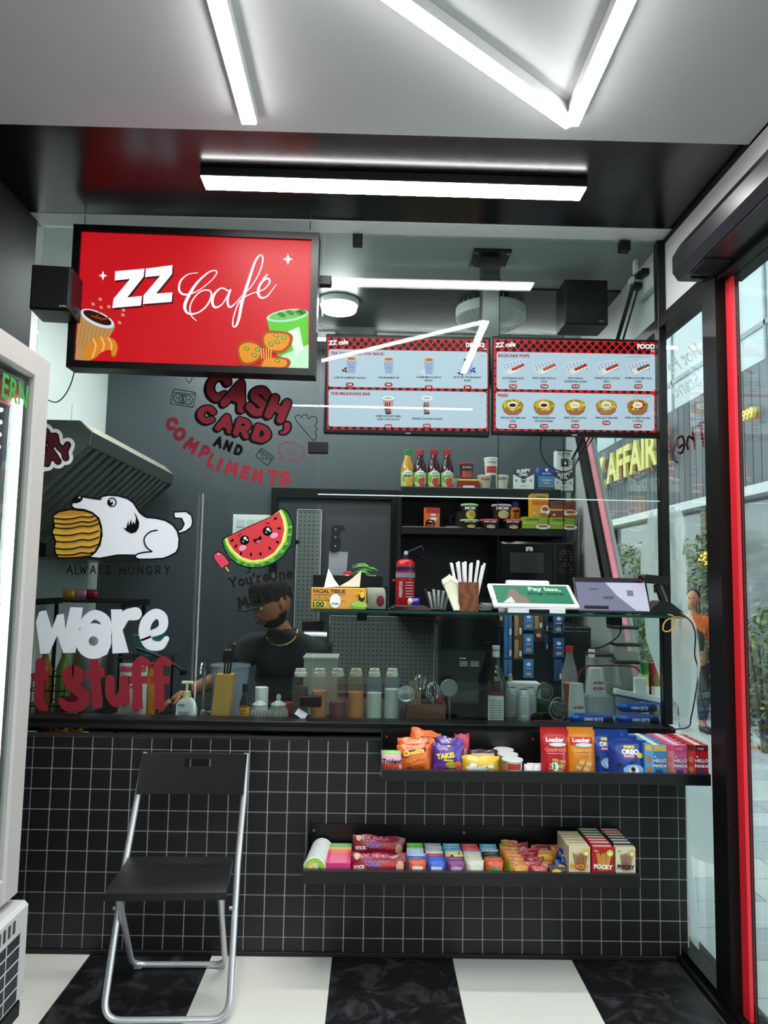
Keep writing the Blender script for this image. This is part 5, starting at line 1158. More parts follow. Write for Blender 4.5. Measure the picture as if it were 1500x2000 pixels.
# ================================================================ HANGING SACHET STRIPS
def sachet(x0, x1, y0, y1, Y, col, acc, lab, grp, seed):
    b0, w, h = base_of((x0, x1, y0, y1), Y); p = bag('hanging_sachet', lab, 'sachet', b0, w, h, .012, mat(col, .35), grp, crimp=.12, seed=seed)
    if acc == 'b': p.ell(0, .72, .2, .09, WHITE); p.rect(-.25, .25, .48, .52, mat('#cfe2f2', .5)); p.ell(0, .2, .3, .1, mat('#d8b48a', .5))
    elif acc == 'n': p.rect(-.4, .0, .08, .92, mat('#b8925a', .5)); p.rect(.1, .35, .15, .4, WHITE)
    elif acc == 's': p.rect(-.05, .05, .05, .95, mat('#18304a', .5)); p.rect(.15, .4, .1, .35, WHITE)
    else: p.ell(0, .55, .25, .16, mat('#c8b090', .5))
cols = [(984, 1000, [(1195, 1245, '#3f7ab4', 's'), (1240, 1285, '#3f7ab4', 's'), (1288, 1330, '#3f7ab4', 's')], 'split blue'), (1003, 1021, [(1196, 1246, '#6a4a34', 'n'), (1246, 1288, '#6a4a34', 'n')], 'brown'), (1022, 1042, [(1195, 1230, '#3f86c4', 'b'), (1238, 1277, '#3f86c4', 'b'), (1287, 1324, '#3f86c4', 'b')], 'bright blue'), (1042, 1061, [(1195, 1231, '#6a4a2c', 'n'), (1231, 1253, '#4a2c1c', 'c')], 'chocolate brown'), (1062, 1070, [(1197, 1235, '#1c3050', 's'), (1238, 1270, '#1c3050', 's')], 'narrow navy'), (1080, 1102, [(1197, 1237, '#2f5a94', 'b'), (1246, 1284, '#2f5a94', 'b')], 'dim blue'), (973, 984, [(1196, 1222, '#5a2c1e', 'c')], 'dark brown'), (1082, 1098, [(1288, 1330, '#28507e', 's')], 'shaded blue')]
n = 0
words = ['top', 'second', 'third']
for x0, x1, lst, nm in cols:
    for k, (y0, y1, col, acc) in enumerate(lst):
        sachet(x0, x1, y0, y1, 3.62, col, acc, '%s drink sachet, %s of its hanging strip' % (nm, words[k]), 'drink sachets hanging in strips', n); n += 1
hbx0, hbx1 = at(968, 1192, Y=3.63).x, at(1106, 1192, Y=3.63).x
hr = thing('sachet_rail', 'thin black rail that holds the hanging sachets', 'rail', ((hbx0+hbx1)/2, 3.635, at(1036, 1192, Y=3.63).z)); hl = (hbx1-hbx0)/2
MB().rbox(-hl, hl, -.004, .004, -.006, .01, .001, 1).build('rail', BLACK, hr)
for x0, x1, lst, nm in cols:
    xx = (at((x0+x1)/2, 1250, Y=3.63).x)-hr.location.x; zb_ = at(x0, lst[-1][1]-20, Y=3.63).z-hr.location.z
    MB().box(xx-.006, xx+.006, .0045, .006, zb_, 0).build('strip', mat('#16233c', .4), hr)
for x in (-hl+.01, hl-.01): MB().tube([(x, 0, .01), (x, 0, ZC-hr.location.z-.02)], .0025, 6).build('hanging_wire', BLACK, hr)
bk = thing('dark_cabinet', 'black fridge cabinet behind the hanging sachets', 'cabinet', (.9, 4.0, 0)); MB().rbox(-.32, .22, -.25, .2, 0, 1.18, .006, 1).build('body', mat('#17191b', .35), bk); MB().rbox(-.31, .21, -.265, -.2505, .02, 1.16, .004, 1).build('door', mat('#1d2022', .3), bk)

# ================================================================ THINGS ON THE WORKTOP BEHIND THE GLASS
CY = 3.16
def onk(px0, px1, py0, Y=CY, Z=ZK+.0005):
    a, b = at(px0, 1390, Y=Y), at(px1, 1390, Y=Y); t = at((px0+px1)/2, py0, Y=Y); return Vector(((a.x+b.x)/2, Y, Z)), b.x-a.x, t.z-Z
FROST = milky('squeeze_plastic', '#d8dcd4', .45, .3)
def squeeze(px0, px1, liquid, lvl, cap, upper, lab):
    l, w, h = onk(px0, px1, 1306); r = w/2*.95
    p = vessel('squeeze_bottle', lab, 'squeeze bottle', l, [(r*.97, 0), (r, .01), (r, h*.78), (r*.94, h*.84), (r*.7, h*.86)], milky('bottle_'+upper, upper, .86, .3), 'squeeze bottles in a row', part='bottle')
    MB().lathe([(r*.955, .006), (r*.955, h*lvl)], 18).build('sauce', mat(liquid, .5, noise=.12, scale=60), p.root, smooth=40)
    MB().lathe([(r*.76, h*.8602), (r*.76, h*.93), (r*.66, h*.94), (r*.64, h)], 18).build('cap', mat(cap, .4), p.root, smooth=35)
    MB().rbox(-r*.2, r*.2, -r*.68, -r*.45, h*.95, h*1.02, .002, 1).build('spout_tab', mat(cap, .4), p.root)
squeeze(568, 602, '#2c2220', .66, '#e4e4e0', '#a89468', 'squeeze bottle of dark brown sauce')
squeeze(606, 639, '#c8763a', .58, '#e8d8cc', '#d8c8a8', 'squeeze bottle of speckled orange sauce at the glass joint')
squeeze(641, 675, '#6a2838', .38, '#e8dcd0', '#c8904a', 'squeeze bottle of plum red sauce')
squeeze(677, 711, '#cc7a34', .56, '#e8d4b8', '#d8b890', 'squeeze bottle of orange sauce next to the white ones')
squeeze(714, 746, '#d8dcc8', .55, '#eeeedc', '#c8d4dc', 'squeeze bottle of white sauce beside the orange one')
squeeze(749, 781, '#e0e0d4', .62, '#eeeedc', '#c8d4dc', 'fullest squeeze bottle of white sauce at the end of the row')
l, w, h = onk(593, 658, 1284, 3.36); p = carton('clear_tub', 'clear square tub behind the squeeze bottles', 'tub', l, w, h, .12, milky('tubplastic', '#c8d4c8', .5), part='tub'); MB().rbox(-w/2-.004, w/2+.004, -.065, .065, h+.0003, h+.012, .003, 1).build('lid', milky('tublid', '#dfe6e0', .4), p.root)
# wooden utensil box with whisks
l, w, h = onk(794, 868, 1372, 3.1); ub = thing('utensil_box', 'walnut utensil box with whisks behind the lower glass', 'box', l); WD = wood('#7a5138', '#54341f', 30, .5, (1, 1, 6))
for a_ in ((-w/2, w/2, -.05, -.042), (-w/2, w/2, .042, .05), (-w/2, -w/2+.008, -.0415, .0415), (w/2-.008, w/2, -.0415, .0415)): MB().box(*a_, 0, h).build('side_board', WD, ub)
MB().box(-w/2+.008, w/2-.008, -.0415, .0415, 0, .006).build('bottom_board', WD, ub)
def whisk(px, py, r, lab, Y=3.1):
    c0 = at(px, py, Y=Y); t = thing('whisk', lab, 'whisk', (c0.x, Y, ZK+.008), group='utensils in the walnut box'); H = c0.z-ZK-.008
    for k in range(7):
        a = math.pi*k/7; pts = [(r*math.sin(s)*math.cos(a), r*math.sin(s)*math.sin(a), H-r*math.cos(s)*1.25) for s in [2*math.pi*j/16 for j in range(17)]]
        MB().tube(pts, .0014, 5).build('wire', CHROME, t)
    MB().tube([(0, 0, 0), (0, 0, H-r*1.2)], .006, 8).build('handle', STEEL, t)
whisk(820, 1334, .027, 'steel balloon whisk at the back of the walnut box', 3.12); whisk(845, 1350, .029, 'steel balloon whisk leaning beside the red spoon', 3.09)
c0 = at(793, 1354, Y=3.11); t = thing('measuring_cup', 'round steel measuring cup on the walnut box', 'measuring cup', (c0.x, 3.11, c0.z)); MB().lathe([(.004, .02), (.03, .018), (.034, -.005), (.035, -.02), (.031, -.02), (.029, .01), (.003, .012)], 20, axis='y').build('cup', CHROME, t, smooth=40); MB().tube([(.03, 0, -.02), (.05, 0, -.09)], .004, 6).build('handle', STEEL, t)
for k in range(6):
    a = at(805+k*3, 1370, Y=3.1); b = at(800+k*4, 1330, Y=3.1); o = thing('wooden_stirrer', 'thin wooden stirrer in the walnut box', 'stirrer', (a.x, 3.1+.004*k-.01, ZK+.01), group='wooden stirrers'); MB().tube([(0, 0, 0), (b.x-a.x, 0, b.z-ZK-.01)], .002, 6).build('stick', wood('#c8a878', '#a8865a', 12), o)
a = at(857, 1362, Y=3.12); o = thing('spatula', 'red-tipped spatula in the walnut box', 'spatula', (a.x, 3.12, ZK+.01)); MB().tube([(0, 0, 0), (.0, 0, a.z-ZK-.03)], .004, 6).build('handle', STEEL, o); MB().rbox(-.012, .012, -.004, .004, a.z-ZK-.03, a.z-ZK+.005, .004, 2).build('tip', mat('#c02830', .4), o)
a = at(877, 1344, Y=3.14); o = thing('strainer', 'round mesh strainer standing beside the walnut box', 'strainer', (a.x, 3.14, ZK+.001)); hz = a.z-ZK
MB().lathe([(.001, .004), (.034, .003), (.037, 0), (.035, -.004), (.001, -.003)], 24, (0, 0, hz), 'y').build('mesh_disc', mat('#a8a8a4', .35, .6, bump=.8, bscale=500), o); MB().tube([(0, 0, hz-.037), (.004, 0, 0)], .005, 8).build('handle', STEEL, o)
# towel dispenser
l, w, h = onk(849, 970, 1198, 3.3); td = thing('towel_dispenser', 'tall black towel dispenser with rounded top', 'dispenser', l); TDM = mat('#0e0f11', .12, coat=.4)
def rrect(w, z0, z1, r, n=6):
    pts = [(-w/2, z0), (w/2, z0)]
    for cx_, a0 in ((w/2-r, 0), (-w/2+r, 90)): pts += [(cx_+r*math.cos(math.radians(a0+k*90/n)), z1-r+r*math.sin(math.radians(a0+k*90/n))) for k in range(n+1)]
    return pts
MB().prism(rrect(w, h*.62, h, .05), -.10, .10).build('hood', mat('#16181a', .12, coat=.5), td, smooth=30); MB().prism(rrect(w*.97, 0, h*.618, .01), -.095, .1).build('body', TDM, td)
MB().prism(rrect(w*.88, h*.66, h*.97, .04), -.103, -.1005).build('window', mat('#0a0a0b', .05), td)
MB().rbox(-w*.3, w*.3, -.105, -.0955, h*.3, h*.33, .002, 1).build('slot_lip', mat('#2b2e31', .3), td)
P = Prod(td, w, h, lambda x, z: -.0955); P.text('towel', -.1, .59, .1, WHITE, hmax=.03); [P.rect(-.15+.0*k, -.02, .55-.018*k, .56-.018*k, mat('#c8c8c8', .5)) for k in range(3)]; [P.rect(.02, .16, .55-.018*k, .56-.018*k, mat('#c8c8c8', .5)) for k in range(3)]
# syrup bottle
l, w, h = onk(948, 989, 1261, 3.1); r = w/2
p = vessel('syrup_bottle', 'tall dark syrup bottle with a white label', 'bottle', l, [(r*.95, 0), (r, .01), (r, h*.42), (r*.98, h*.56), (r*.75, h*.64), (r*.36, h*.76), (r*.31, h*.9)], mat('#2e1f10', .08, coat=.6)); p.h = h
MB().lathe([(r*.34, h*.862), (r*.34, h*.94), (r*.36, h*.945), (r*.36, h)], 14).build('cap', WHITE, p.root, smooth=30); MB().lathe([(r*.375, h*.945), (r*.375, h*.955)], 14).build('cap_ring', mat('#a02830', .4), p.root)
p.rect(-.42, .3, .05, .40, mat('#d8d4cc', .5), n=10); p.rect(-.42, .3, .40, .45, mat('#5a1c20', .5), n=10); [p.rect(-.36, .22, .34-.03*k, .35-.03*k, mat('#77726c', .5)) for k in range(8)]
# silver cans
for k, (x0, x1, Y, lab) in enumerate(((985, 1012, 3.2, 'silver drink can next to the syrup bottle'), (1007, 1037, 3.1, 'front silver drink can with small print'), (1026, 1044, 3.2, 'silver drink can half hidden behind the front one'))):
    l, w, h = onk(x0, x1, 1343+(4 if Y < 3.15 else 0), Y); r = .028
    p = vessel('drink_can', lab, 'can', l, [(r*.8, 0), (r, .012), (r, h-.012), (r*.85, h-.002), (r*.8, h)], mat('#c4c8c8', .35, .3), 'silver drink cans'); p.h = h; MB().lathe([(r*.7, h+.0002), (r*.7, h+.0015)], 16).build('top', CHROME, p.root)
    p.rect(-.25, .25, .3, .85, mat('#d8dad8', .5)); [p.rect(-.2, .2, .8-.06*j, .815-.06*j, mat('#5a5c5c', .5)) for j in range(8)]; p.text('MONSTER', 0, .16, .7, mat('#3a3c3c', .5), hmax=.08)
t = onk(988, 1052, 1332, 3.36); p = carton('paper_box', 'plain white paper box behind the cans', 'box', t[0], t[1], t[2], .09, mat('#dfe2e0', .5))
l, w, h = onk(985, 1000, 1320, 3.38); vessel('steel_tumbler', 'steel tumbler behind the silver cans', 'tumbler', l, [(w*.45, 0), (w*.55, h)], STEEL)
l, w, h = onk(1046, 1076, 1363, 3.26); p = vessel('green_bowl', 'green takeaway bowl with a clear dome lid', 'bowl', l, [(w*.4, 0), (w*.5, h)], mat('#2a5a34', .4)); MB().lathe([(w*.52, h+.001), (w*.5, h+.02), (w*.35, h+.05), (w*.02, h+.058)], 20).build('dome_lid', CLEAR, p.root, smooth=60)
for k in range(6):
    o = thing('black_cup_cover', 'black plastic cup lid stacked on its side', 'lid', at(1047+k*4, 1396-k*1.5, Y=3.13), rotz=math.radians(20), group='black cup lids on their side'); o.location.z = ZK+.029; MB().lathe([(.026, 0), (.028, .003), (.025, .009), (.01, .01)], 20, axis='y').build('lid', mat('#141415', .35), o, loc=(0, 0, 0))
for k, (px, py, Y) in enumerate(((1064, 1350, 3.2), (1088, 1388, 3.1), (1092, 1380, 3.14))):
    q = at(px, py, Y=Y); o = thing('clear_dome_cover', 'clear dome lid leaning among the cups, %s' % ['above the green bowl', 'in front', 'behind the front one'][k], 'lid', (q.x, Y, q.z)); o.rotation_euler = (math.radians(70), 0, math.radians(15)); MB().lathe([(.036, 0), (.037, .003), (.03, .02), (.02, .03)], 24).build('dome', CLEAR, o, smooth=60); MB().tube([(.037*math.cos(a), .037*math.sin(a), .001) for a in [2*math.pi*j/24 for j in range(24)]], .0012, 5, True).build('rim', milky('lidrim', '#e8eeee', .2), o)
# sauce bottle, cups, containers
l, w, h = onk(1097, 1128, 1262, 3.3); r = w/2; p = vessel('sauce_bottle', 'clear sauce bottle with a red cap and orange sauce', 'bottle', l, [(r*.95, 0), (r, .01), (r, h*.6), (r*.9, h*.68), (r*.45, h*.85), (r*.38, h*.92)], milky('sauceclear', '#a8b0ac', .6)); MB().lathe([(r*.9, .005), (r*.93, h*.36)], 18).build('sauce', mat('#a8602c', .4), p.root); MB().lathe([(r*.46, h*.92), (r*.46, h)], 14).build('cap', mat('#c8242c', .4), p.root)
for k in range(4):
    zk = ZK+.0005+k*.028; q = at(1113, 1390, Y=3.22); vessel('orange_cup', 'orange paper cup, %s of the nested stack' % ['bottom', 'second', 'third', 'top'][k], 'cup', (q.x, 3.2, zk), [(.026, 0), (.034, .085), (.036, .088)] if k == 3 else [(.026, 0), (.034, .0275)], mat('#b06a3a', .5), 'nested orange cups')
CUPM = milky('cup_plastic', '#e2e6e4', .3, .25)
def plcup(px0, px1, py0, Y, Z, lab, up=True):
    a, b = at(px0, 1390, Y=Y), at(px1, 1390, Y=Y); w = b.x-a.x; t = at(px0, py0, Y=Y).z; h = t-Z
    p = vessel('plastic_cup', lab, 'cup', ((a.x+b.x)/2, Y, Z), [(w*.5, 0), (w*.52, .004), (w*.36, h)], CUPM, 'translucent printed cups'); p.h = h; p.text('zebra', .05, .3, .6, mat('#a02a44', .5), hmax=.16, mirror=True); p.text('zebra', .05, .5, .55, mat('#a02a44', .5), hmax=.14, mirror=True); return h
plcup(1108, 1144, 1334, 3.1, ZK+.0005, 'upside-down translucent cup nearest the cookie rolls')
tb_ = onk(1142, 1192, 1357, 3.22); p = carton('clear_tub', 'clear shallow tub under the tall translucent cup', 'tub', tb_[0], tb_[1], tb_[2], .1, milky('cleartub2', '#c8ccca', .55), part='tub')
plcup(1145, 1183, 1304, 3.22, ZK+.001+tb_[2], 'translucent printed cup turned upside down on a clear tub')
l, w, h = onk(1146, 1167, 1268, 3.36); r = w/2; p = vessel('glass_bottle', 'small clear glass bottle with a red and white cap', 'bottle', l, [(r*1.3, 0), (r*1.3, h*.5), (r*.6, h*.7), (r*.55, h*.88)], milky('bottleglass', '#b8beb8', .55)); MB().lathe([(r*.62, h*.881), (r*.62, h)], 14).build('cap', mat('#d8d4d2', .4), p.root); MB().lathe([(r*.64, h*.93), (r*.64, h*.96)], 14).build('cap_stripe', mat('#a02838', .4), p.root)
def clearbox(px0, px1, py0, py1, Y, Z, lab, fill=None):
    a, b = at(px0, py1, Y=Y), at(px1, py0, Y=Y); w = b.x-a.x; h = b.z-Z if py0 else .1
    p = carton('storage_box', lab, 'storage box', ((a.x+b.x)/2, Y, Z), w, h-.014, .1, milky('boxclear', '#b4bcb8', .6), 'clear storage boxes with black lids', part='box')
    MB().rbox(-w/2-.004, w/2+.004, -.055, .055, h-.0138, h, .004, 1).build('lid', mat('#1c1e20', .35), p.root)
    if fill: MB().rbox(-w/2+.003, w/2-.003, -.046, .046, .003, (h-.014)*.55, .002, 1).build('contents', mat(fill, .7), p.root)
    return Z+h
zA = clearbox(1195, 1250, 1289, 1390, 3.4, ZK+.0005, 'large clear storage box at the bottom of its stack', '#5a5a52')
zB = clearbox(1198, 1243, 1255, 1288, 3.4, zA+.0005, 'clear storage box of green powder on the larger one', '#6a6a34')
clearbox(1193, 1239, 1222, 1254, 3.4, zB+.0005, 'empty clear storage box on top of its stack')
clearbox(1150, 1190, 1275, 1390, 3.43, ZK+.0005, 'dim clear storage box behind the printed cup', '#6a6c68')
for k, (x0, x1, cap, bod, lab) in enumerate(((1252, 1268, '#2a7a34', '#b8b83a', 'condiment bottle with a green cap'), (1268, 1292, '#c01c2c', '#5a1c18', 'condiment bottle with a red cap beside the post'))):
    l, w, h = onk(x0, x1, 1294, 3.3); p = vessel('condiment_bottle', lab, 'bottle', l, [(w*.5, 0), (w*.5, h*.65), (w*.42, h*.8)], mat(bod, .25)); MB().lathe([(w*.42, h*.801), (w*.5, h)], 16).build('cap', mat(cap, .4), p.root); p.h = h; p.rect(-.4, .4, .4, .6, mat('#d8d4c8', .5))
# power strip lying across the goods, with charger and red lead
a, b = at(1200, 1352, Y=3.12), at(1294, 1372, Y=3.12); ps = thing('power_strip', 'white power strip propped above the cookie rolls', 'power strip', ((a.x+b.x)/2, 3.13, (a.z+b.z)/2)); ps.rotation_euler = (0, math.atan2(a.z-b.z, b.x-a.x)*.9, 0); L = (b.x-a.x)/2
MB().rbox(-L, L, -.02, .02, -.005, .018, .004, 2).build('casing', mat('#e2e4e2', .4), ps); MB().rbox(-L, L, -.019, .019, -.012, -.0052, .003, 1).build('base', mat('#2a5a9a', .4), ps)
MB().rbox(-L*.8, -L*.3, -.012, .012, .0181, .0195, .0004, 1).build('socket', INK, ps)
q = at(1250, 1336, Y=3.13); chg = thing('phone_charger', 'white plug-in charger on the power strip', 'charger', (q.x, 3.13, at(1250, 1354, Y=3.13).z)); MB().rbox(-.025, .025, -.015, .015, 0, .066, .004, 2).build('body', WHITE, chg); MB().rbox(-.006, .006, -.004, .004, .0662, .08, .001, 1).build('connector', WHITE, chg)
rc = thing('charging_lead', 'red charging lead looping over the cups', 'cable', (q.x, 3.12, q.z)); pts = [at(x, y, Y=3.14)-rc.location for x, y in ((1250, 1312), (1240, 1303), (1210, 1300), (1170, 1300), (1145, 1302), (1132, 1315), (1128, 1340))]
def sm3(pts, n=6):
    xz = smooth_pts([(p.x, p.z) for p in pts], n); ys = [pts[min(int(i/n), len(pts)-1)].y for i in range(len(xz))]; return [(x, y, z) for (x, z), y in zip(xz, ys)]
MB().tube(sm3(pts), .0035, 6).build('lead', mat('#7a1420', .4), rc)
# cookie rolls
def roll(px0, px1, py0, py1, Y, Z, lab, show=True):
    a, b = at(px0, 1390, Y=Y), at(px1, 1390, Y=Y); w = b.x-a.x; r = .021
    t = thing('cookie_roll', lab, 'cookie roll', ((a.x+b.x)/2, Y, Z), group='blue cookie rolls behind the glass'); M_ = mat('#1f4fb0', .25)
    MB().lathe([(r*.25, -w/2), (r*.9, -w/2+.02), (r, -w/2+.03), (r, w/2-.03), (r*.9, w/2-.02), (r*.25, w/2)], 16, (0, 0, r), 'x').build('wrapper', M_, t, smooth=45)
    for s_ in (-1, 1): MB().box(min(s_*w/2, s_*(w/2-.012)), max(s_*w/2, s_*(w/2-.012)), -.016, .016, r-.001, r+.001).build('crimp', M_, t)
    if show:
        P = Prod(t, w, 2*r, lambda x, z: -math.sqrt(max(1e-7, r*r-(z-r)**2))-.0003); P.text('OREO', -.1, .5, .2, WHITE, .05, hmax=.34); P.text('BTS', .1, .48, .16, WHITE, .03, hmax=.34); P.ell(.3, .5, .1, .35, mat('#2a1a18', .5)); P.rect(.38, .42, .15, .85, mat('#58a8e0', .5)); P.rect(-.42, -.3, .6, .85, mat('#3a86d8', .5))
    return t
roll(1108, 1206, 1390, 1412, 3.06, ZK+.0005+.028, 'blue cookie roll with a dark sleeve beside the red box'); roll(1203, 1294, 1393, 1412, 3.06, ZK+.0005+.028, 'blue cookie roll under the top one'); roll(1203, 1290, 1369, 1394, 3.09, ZK+.0005+.071, 'blue cookie roll on top of the pile')
t = onk(1108, 1294, 1400, 3.07); p = carton('cookie_tray', 'blue cookie pack lying under the rolls', 'pack', (t[0].x, 3.08, ZK+.0005), t[1], .027, .09, mat('#2a6ac0', .25)); p.rect(-.45, .45, .2, .8, mat('#5aa0e0', .4))
t = onk(1046, 1107, 1406, 3.04); p = carton('biscuit_box', 'flat red biscuit box on the worktop edge', 'box', (t[0].x, 3.06, ZK+.0005), t[1], .035, .03, mat('#c02a24', .4)); p.text('BISCOFF', .15, .5, .5, WHITE, .03, hmax=.5, mirror=True); p.ell(-.2, .5, .1, .35, mat('#e08030', .5)); p.rect(-.5, -.4, 0, 1, WHITE)
# left part: soap, chopsticks, jars, pitcher, faucet, pot, bowls
l, w, h = onk(343, 383, 1330, 3.1); sd = thing('soap_dispenser', 'white pump soap dispenser by the glass', 'soap dispenser', l); hb_ = at(363, 1364, Y=3.1).z-l.z
MB().prism([(-w*.48, 0), (w*.48, 0), (w*.5, hb_*.5), (w*.42, hb_*.75), (w*.3, hb_*.93), (w*.2, hb_), (-w*.2, hb_), (-w*.3, hb_*.93), (-w*.42, hb_*.75), (-w*.42, hb_*.5)], -.022, .022).build('bottle', mat('#e2e4e6', .35), sd, smooth=25)
MB().lathe([(.016, hb_), (.016, hb_+.028), (.01, hb_+.03)], 14).build('collar', mat('#e0cfa0', .4), sd); MB().lathe([(.005, hb_+.03), (.005, h-.012)], 10).build('stem', mat('#e8dcb8', .4), sd); MB().rbox(-.022, .026, -.008, .008, h-.012, h, .004, 2).build('pump_head', mat('#eee6cc', .4), sd)
P = Prod(sd, w, hb_, lambda x, z: -.0222); P.rect(-.36, .36, .12, .88, mat('#ccd0d6', .5)); [P.rect(-.3, .3-.06*(k % 3), .45-.05*k, .475-.05*k, mat('#6a6c78', .5)) for k in range(6)]; P.rect(-.3, 0, .7, .8, mat('#8a8c98', .5)); P.rect(-.45, .42, .0, .06, mat('#4a3a6a', .5))
l, w, h = onk(413, 455, 1316, 3.1); cho = thing('chopstick_holder', 'tapered pale wood holder for sticks', 'holder', l); MB().prism([(-w*.5, 0), (w*.38, 0), (w*.5, h), (-w*.28, h)], -.03, .03).build('block', wood('#c89a4c', '#a87a34', 14, .5, (3, 1, .5)), cho)
for k, (px, py) in enumerate(((442, 1270), (449, 1270), (458, 1258))):
    a = at(438+k*5, 1318, Y=3.1); b = at(px, py, Y=3.1); o = thing('black_stick', 'black metal stick in the pale wood holder, %s' % ['shorter one at the front', 'short one in the middle', 'tallest one'][k], 'stick', a); MB().tube([(0, 0, .004), (b.x-a.x, 0, b.z-a.z)], .004, 8).build('stick', mat('#18181a', .3, .5), o); MB().sphere((b.x-a.x, 0, b.z-a.z), .0055, 10, 6).build('tip', STEEL, o)
l, w, h = onk(467, 489, 1336, 3.1); r = w/2; p = vessel('soy_bottle', 'dark soy sauce bottle with a yellow label', 'bottle', l, [(r*.95, 0), (r, .008), (r, h*.5), (r*.55, h*.72), (r*.5, h*.82)], mat('#140c0a', .1)); MB().lathe([(r*.58, h*.82), (r*.58, h)], 14).build('cap', BLACK, p.root); p.h = h; p.rect(-.45, .45, .05, .44, mat('#d8a81c', .5), n=10); p.rect(-.3, .3, .40, .47, mat('#c0341c', .5)); p.text('DARK', 0, .34, .6, INK, .03, hmax=.07); p.text('SOYA', 0, .26, .6, INK, .03, hmax=.07); p.text('SAUCE', 0, .18, .6, INK, .03, hmax=.07)
l, w, h = onk(497, 523, 1342, 3.22); p = vessel('white_tub', 'white plastic tub behind the glass jars', 'tub', l, [(w*.48, 0), (w*.5, h*.8), (w*.5, h)], WHITE)
for x0, x1, col, lab in ((489, 525, '#8a4a22', 'ribbed glass jar with red-brown spice'), (525, 562, '#7a5a38', 'ribbed glass jar with pale brown spice')):
    l, w, h = onk(x0, x1, 1356, 3.1); r = w/2; p = vessel('glass_jar', lab, 'jar', l, [(r*.9, 0), (r*.95, .008), (r*.95, h*.5), (r*.7, h*.62)], milky('jarglass', '#c8d0cc', .7, .05), 'ribbed glass jars'); MB().lathe([(r*.86, .004), (r*.88, h*.4)], 16).build('spice', mat(col, .7, noise=.4, scale=120), p.root)
    MB().lathe([(r*.78, h*.62), (r*.84, h*.66), (r*.5, h*.74), (r*.2, h*.8), (r*.28, h*.9), (r*.2, h)], 16).build('lid', milky('jarlid', '#d8e0dc', .5, .05), p.root, smooth=50)
    for k in range(16): a = 2*math.pi*k/16; MB().tube([(r*.96*math.cos(a), r*.96*math.sin(a), .01), (r*.96*math.cos(a), r*.96*math.sin(a), h*.45)], .0015, 5).build('rib', milky('jarrib', '#e8eeec', .5, .05), p.root)
l, w, h = onk(556, 568, 1368, 3.2); vessel('red_cup', 'small red and white cup beside the jars', 'cup', l, [(.018, 0), (.023, .07)], mat('#a82028', .45))
l, w, h = onk(409, 485, 1298, 3.28); p = vessel('clear_bucket', 'large translucent bucket behind the pale wood holder', 'bucket', l, [(w*.4, 0), (w*.5, h*.96), (w*.52, h*.97), (w*.52, h)], milky('bucket', '#9aa8b8', .45, .1), n=28)
fa = at(396, 1400, Y=3.2); ft_ = thing('kitchen_faucet', 'thin curved chrome faucet by the bucket', 'faucet', (fa.x, 3.2, ZK)); fh = at(397, 1296, Y=3.2).z-ZK
MB().tube([(0, 0, 0), (0, 0, fh*.85)]+[(0, -.04+.04*math.cos(a), fh*.85+.04*math.sin(a)) for a in [math.pi*k/8 for k in range(1, 9)]], .007, 10).build('spout', CHROME, ft_, smooth=60); MB().lathe([(.02, 0), (.016, .03), (.01, .035)], 16).build('base', CHROME, ft_); MB().rbox(.018, .055, -.006, .006, .02, .03, .003, 1).build('lever', CHROME, ft_)
def pot(px0, px1, py0, Y, lab, name='stock_pot', wall=STEEL):
    l, w, h = onk(px0, px1, py0, Y); p = vessel(name, lab, 'pot', l, [(w*.49, 0), (w*.5, .01), (w*.5, h), (w*.485, h), (w*.48, .012)], wall, n=32); return p, l, w, h
p, l, w, h = pot(118, 216, 1222, 3.365, 'tall brushed steel pot behind the word stickers'); MB().lathe([(w*.52, h), (w*.52, h+.008), (w*.2, h+.02), (.02, h+.024)], 28).build('lid', STEEL, p.root, smooth=40); MB().lathe([(.02, h+.025), (.024, h+.05)], 14).build('lid_knob', BLACK, p.root)
l, w, h = onk(255, 312, 1240, 3.4); shz = at(283, 1280, Y=3.4).z
std = thing('dish_stand', 'dark wire stand that carries the teal bowl', 'stand', (l.x, 3.4, ZK)); 
for x in (-.09, .09):
    for y in (-.09, .09): MB().tube([(x, y, 0), (x, y, shz-ZK-.006)], .005, 8).build('leg', BLACK, std)
MB().rbox(-.11, .11, -.11, .11, shz-ZK-.006, shz-ZK-.001, .002, 1).build('tray', BLACK, std)
vessel('teal_bowl', 'teal plastic bowl above the packets', 'bowl', (l.x, 3.4, shz), [(w*.3, 0), (w*.5, h*.12+.05), (w*.52, h-(shz-ZK)), (w*.49, h-(shz-ZK)), (w*.45, .05), (w*.25, .01)], mat('#3f8f96', .35), n=28)
b0, w, h = base_of((229, 285, 1288, 1392), 3.2); p = bag('paper_packet', 'white and pink printed packet behind the red word sticker', 'packet', (b0.x, 3.2, ZK+.0005), w, h, .05, mat('#dcd8d6', .45), seed=4); p.rect(-.45, .45, .84, .95, mat('#c83a5a', .5)); p.ell(0, .6, .28, .14, mat('#e8e4e0', .5)); p.text('ALL', 0, .66, .3, INK, hmax=.06); p.text('CORN', 0, .57, .4, INK, hmax=.06); p.ell(-.2, .3, .15, .1, mat('#d85a70', .5)); p.ell(.2, .2, .12, .1, mat('#d85a70', .5))
l, w, h = onk(285, 300, 1340, 3.24); p = vessel('sauce_bottle', 'orange sauce bottle between the packet and the faucet', 'bottle', l, [(.022, 0), (.022, .14), (.012, .18), (.012, .2)], mat('#c8822a', .3)); MB().lathe([(.014, .2001), (.014, .22)], 12).build('cap', RED, p.root)
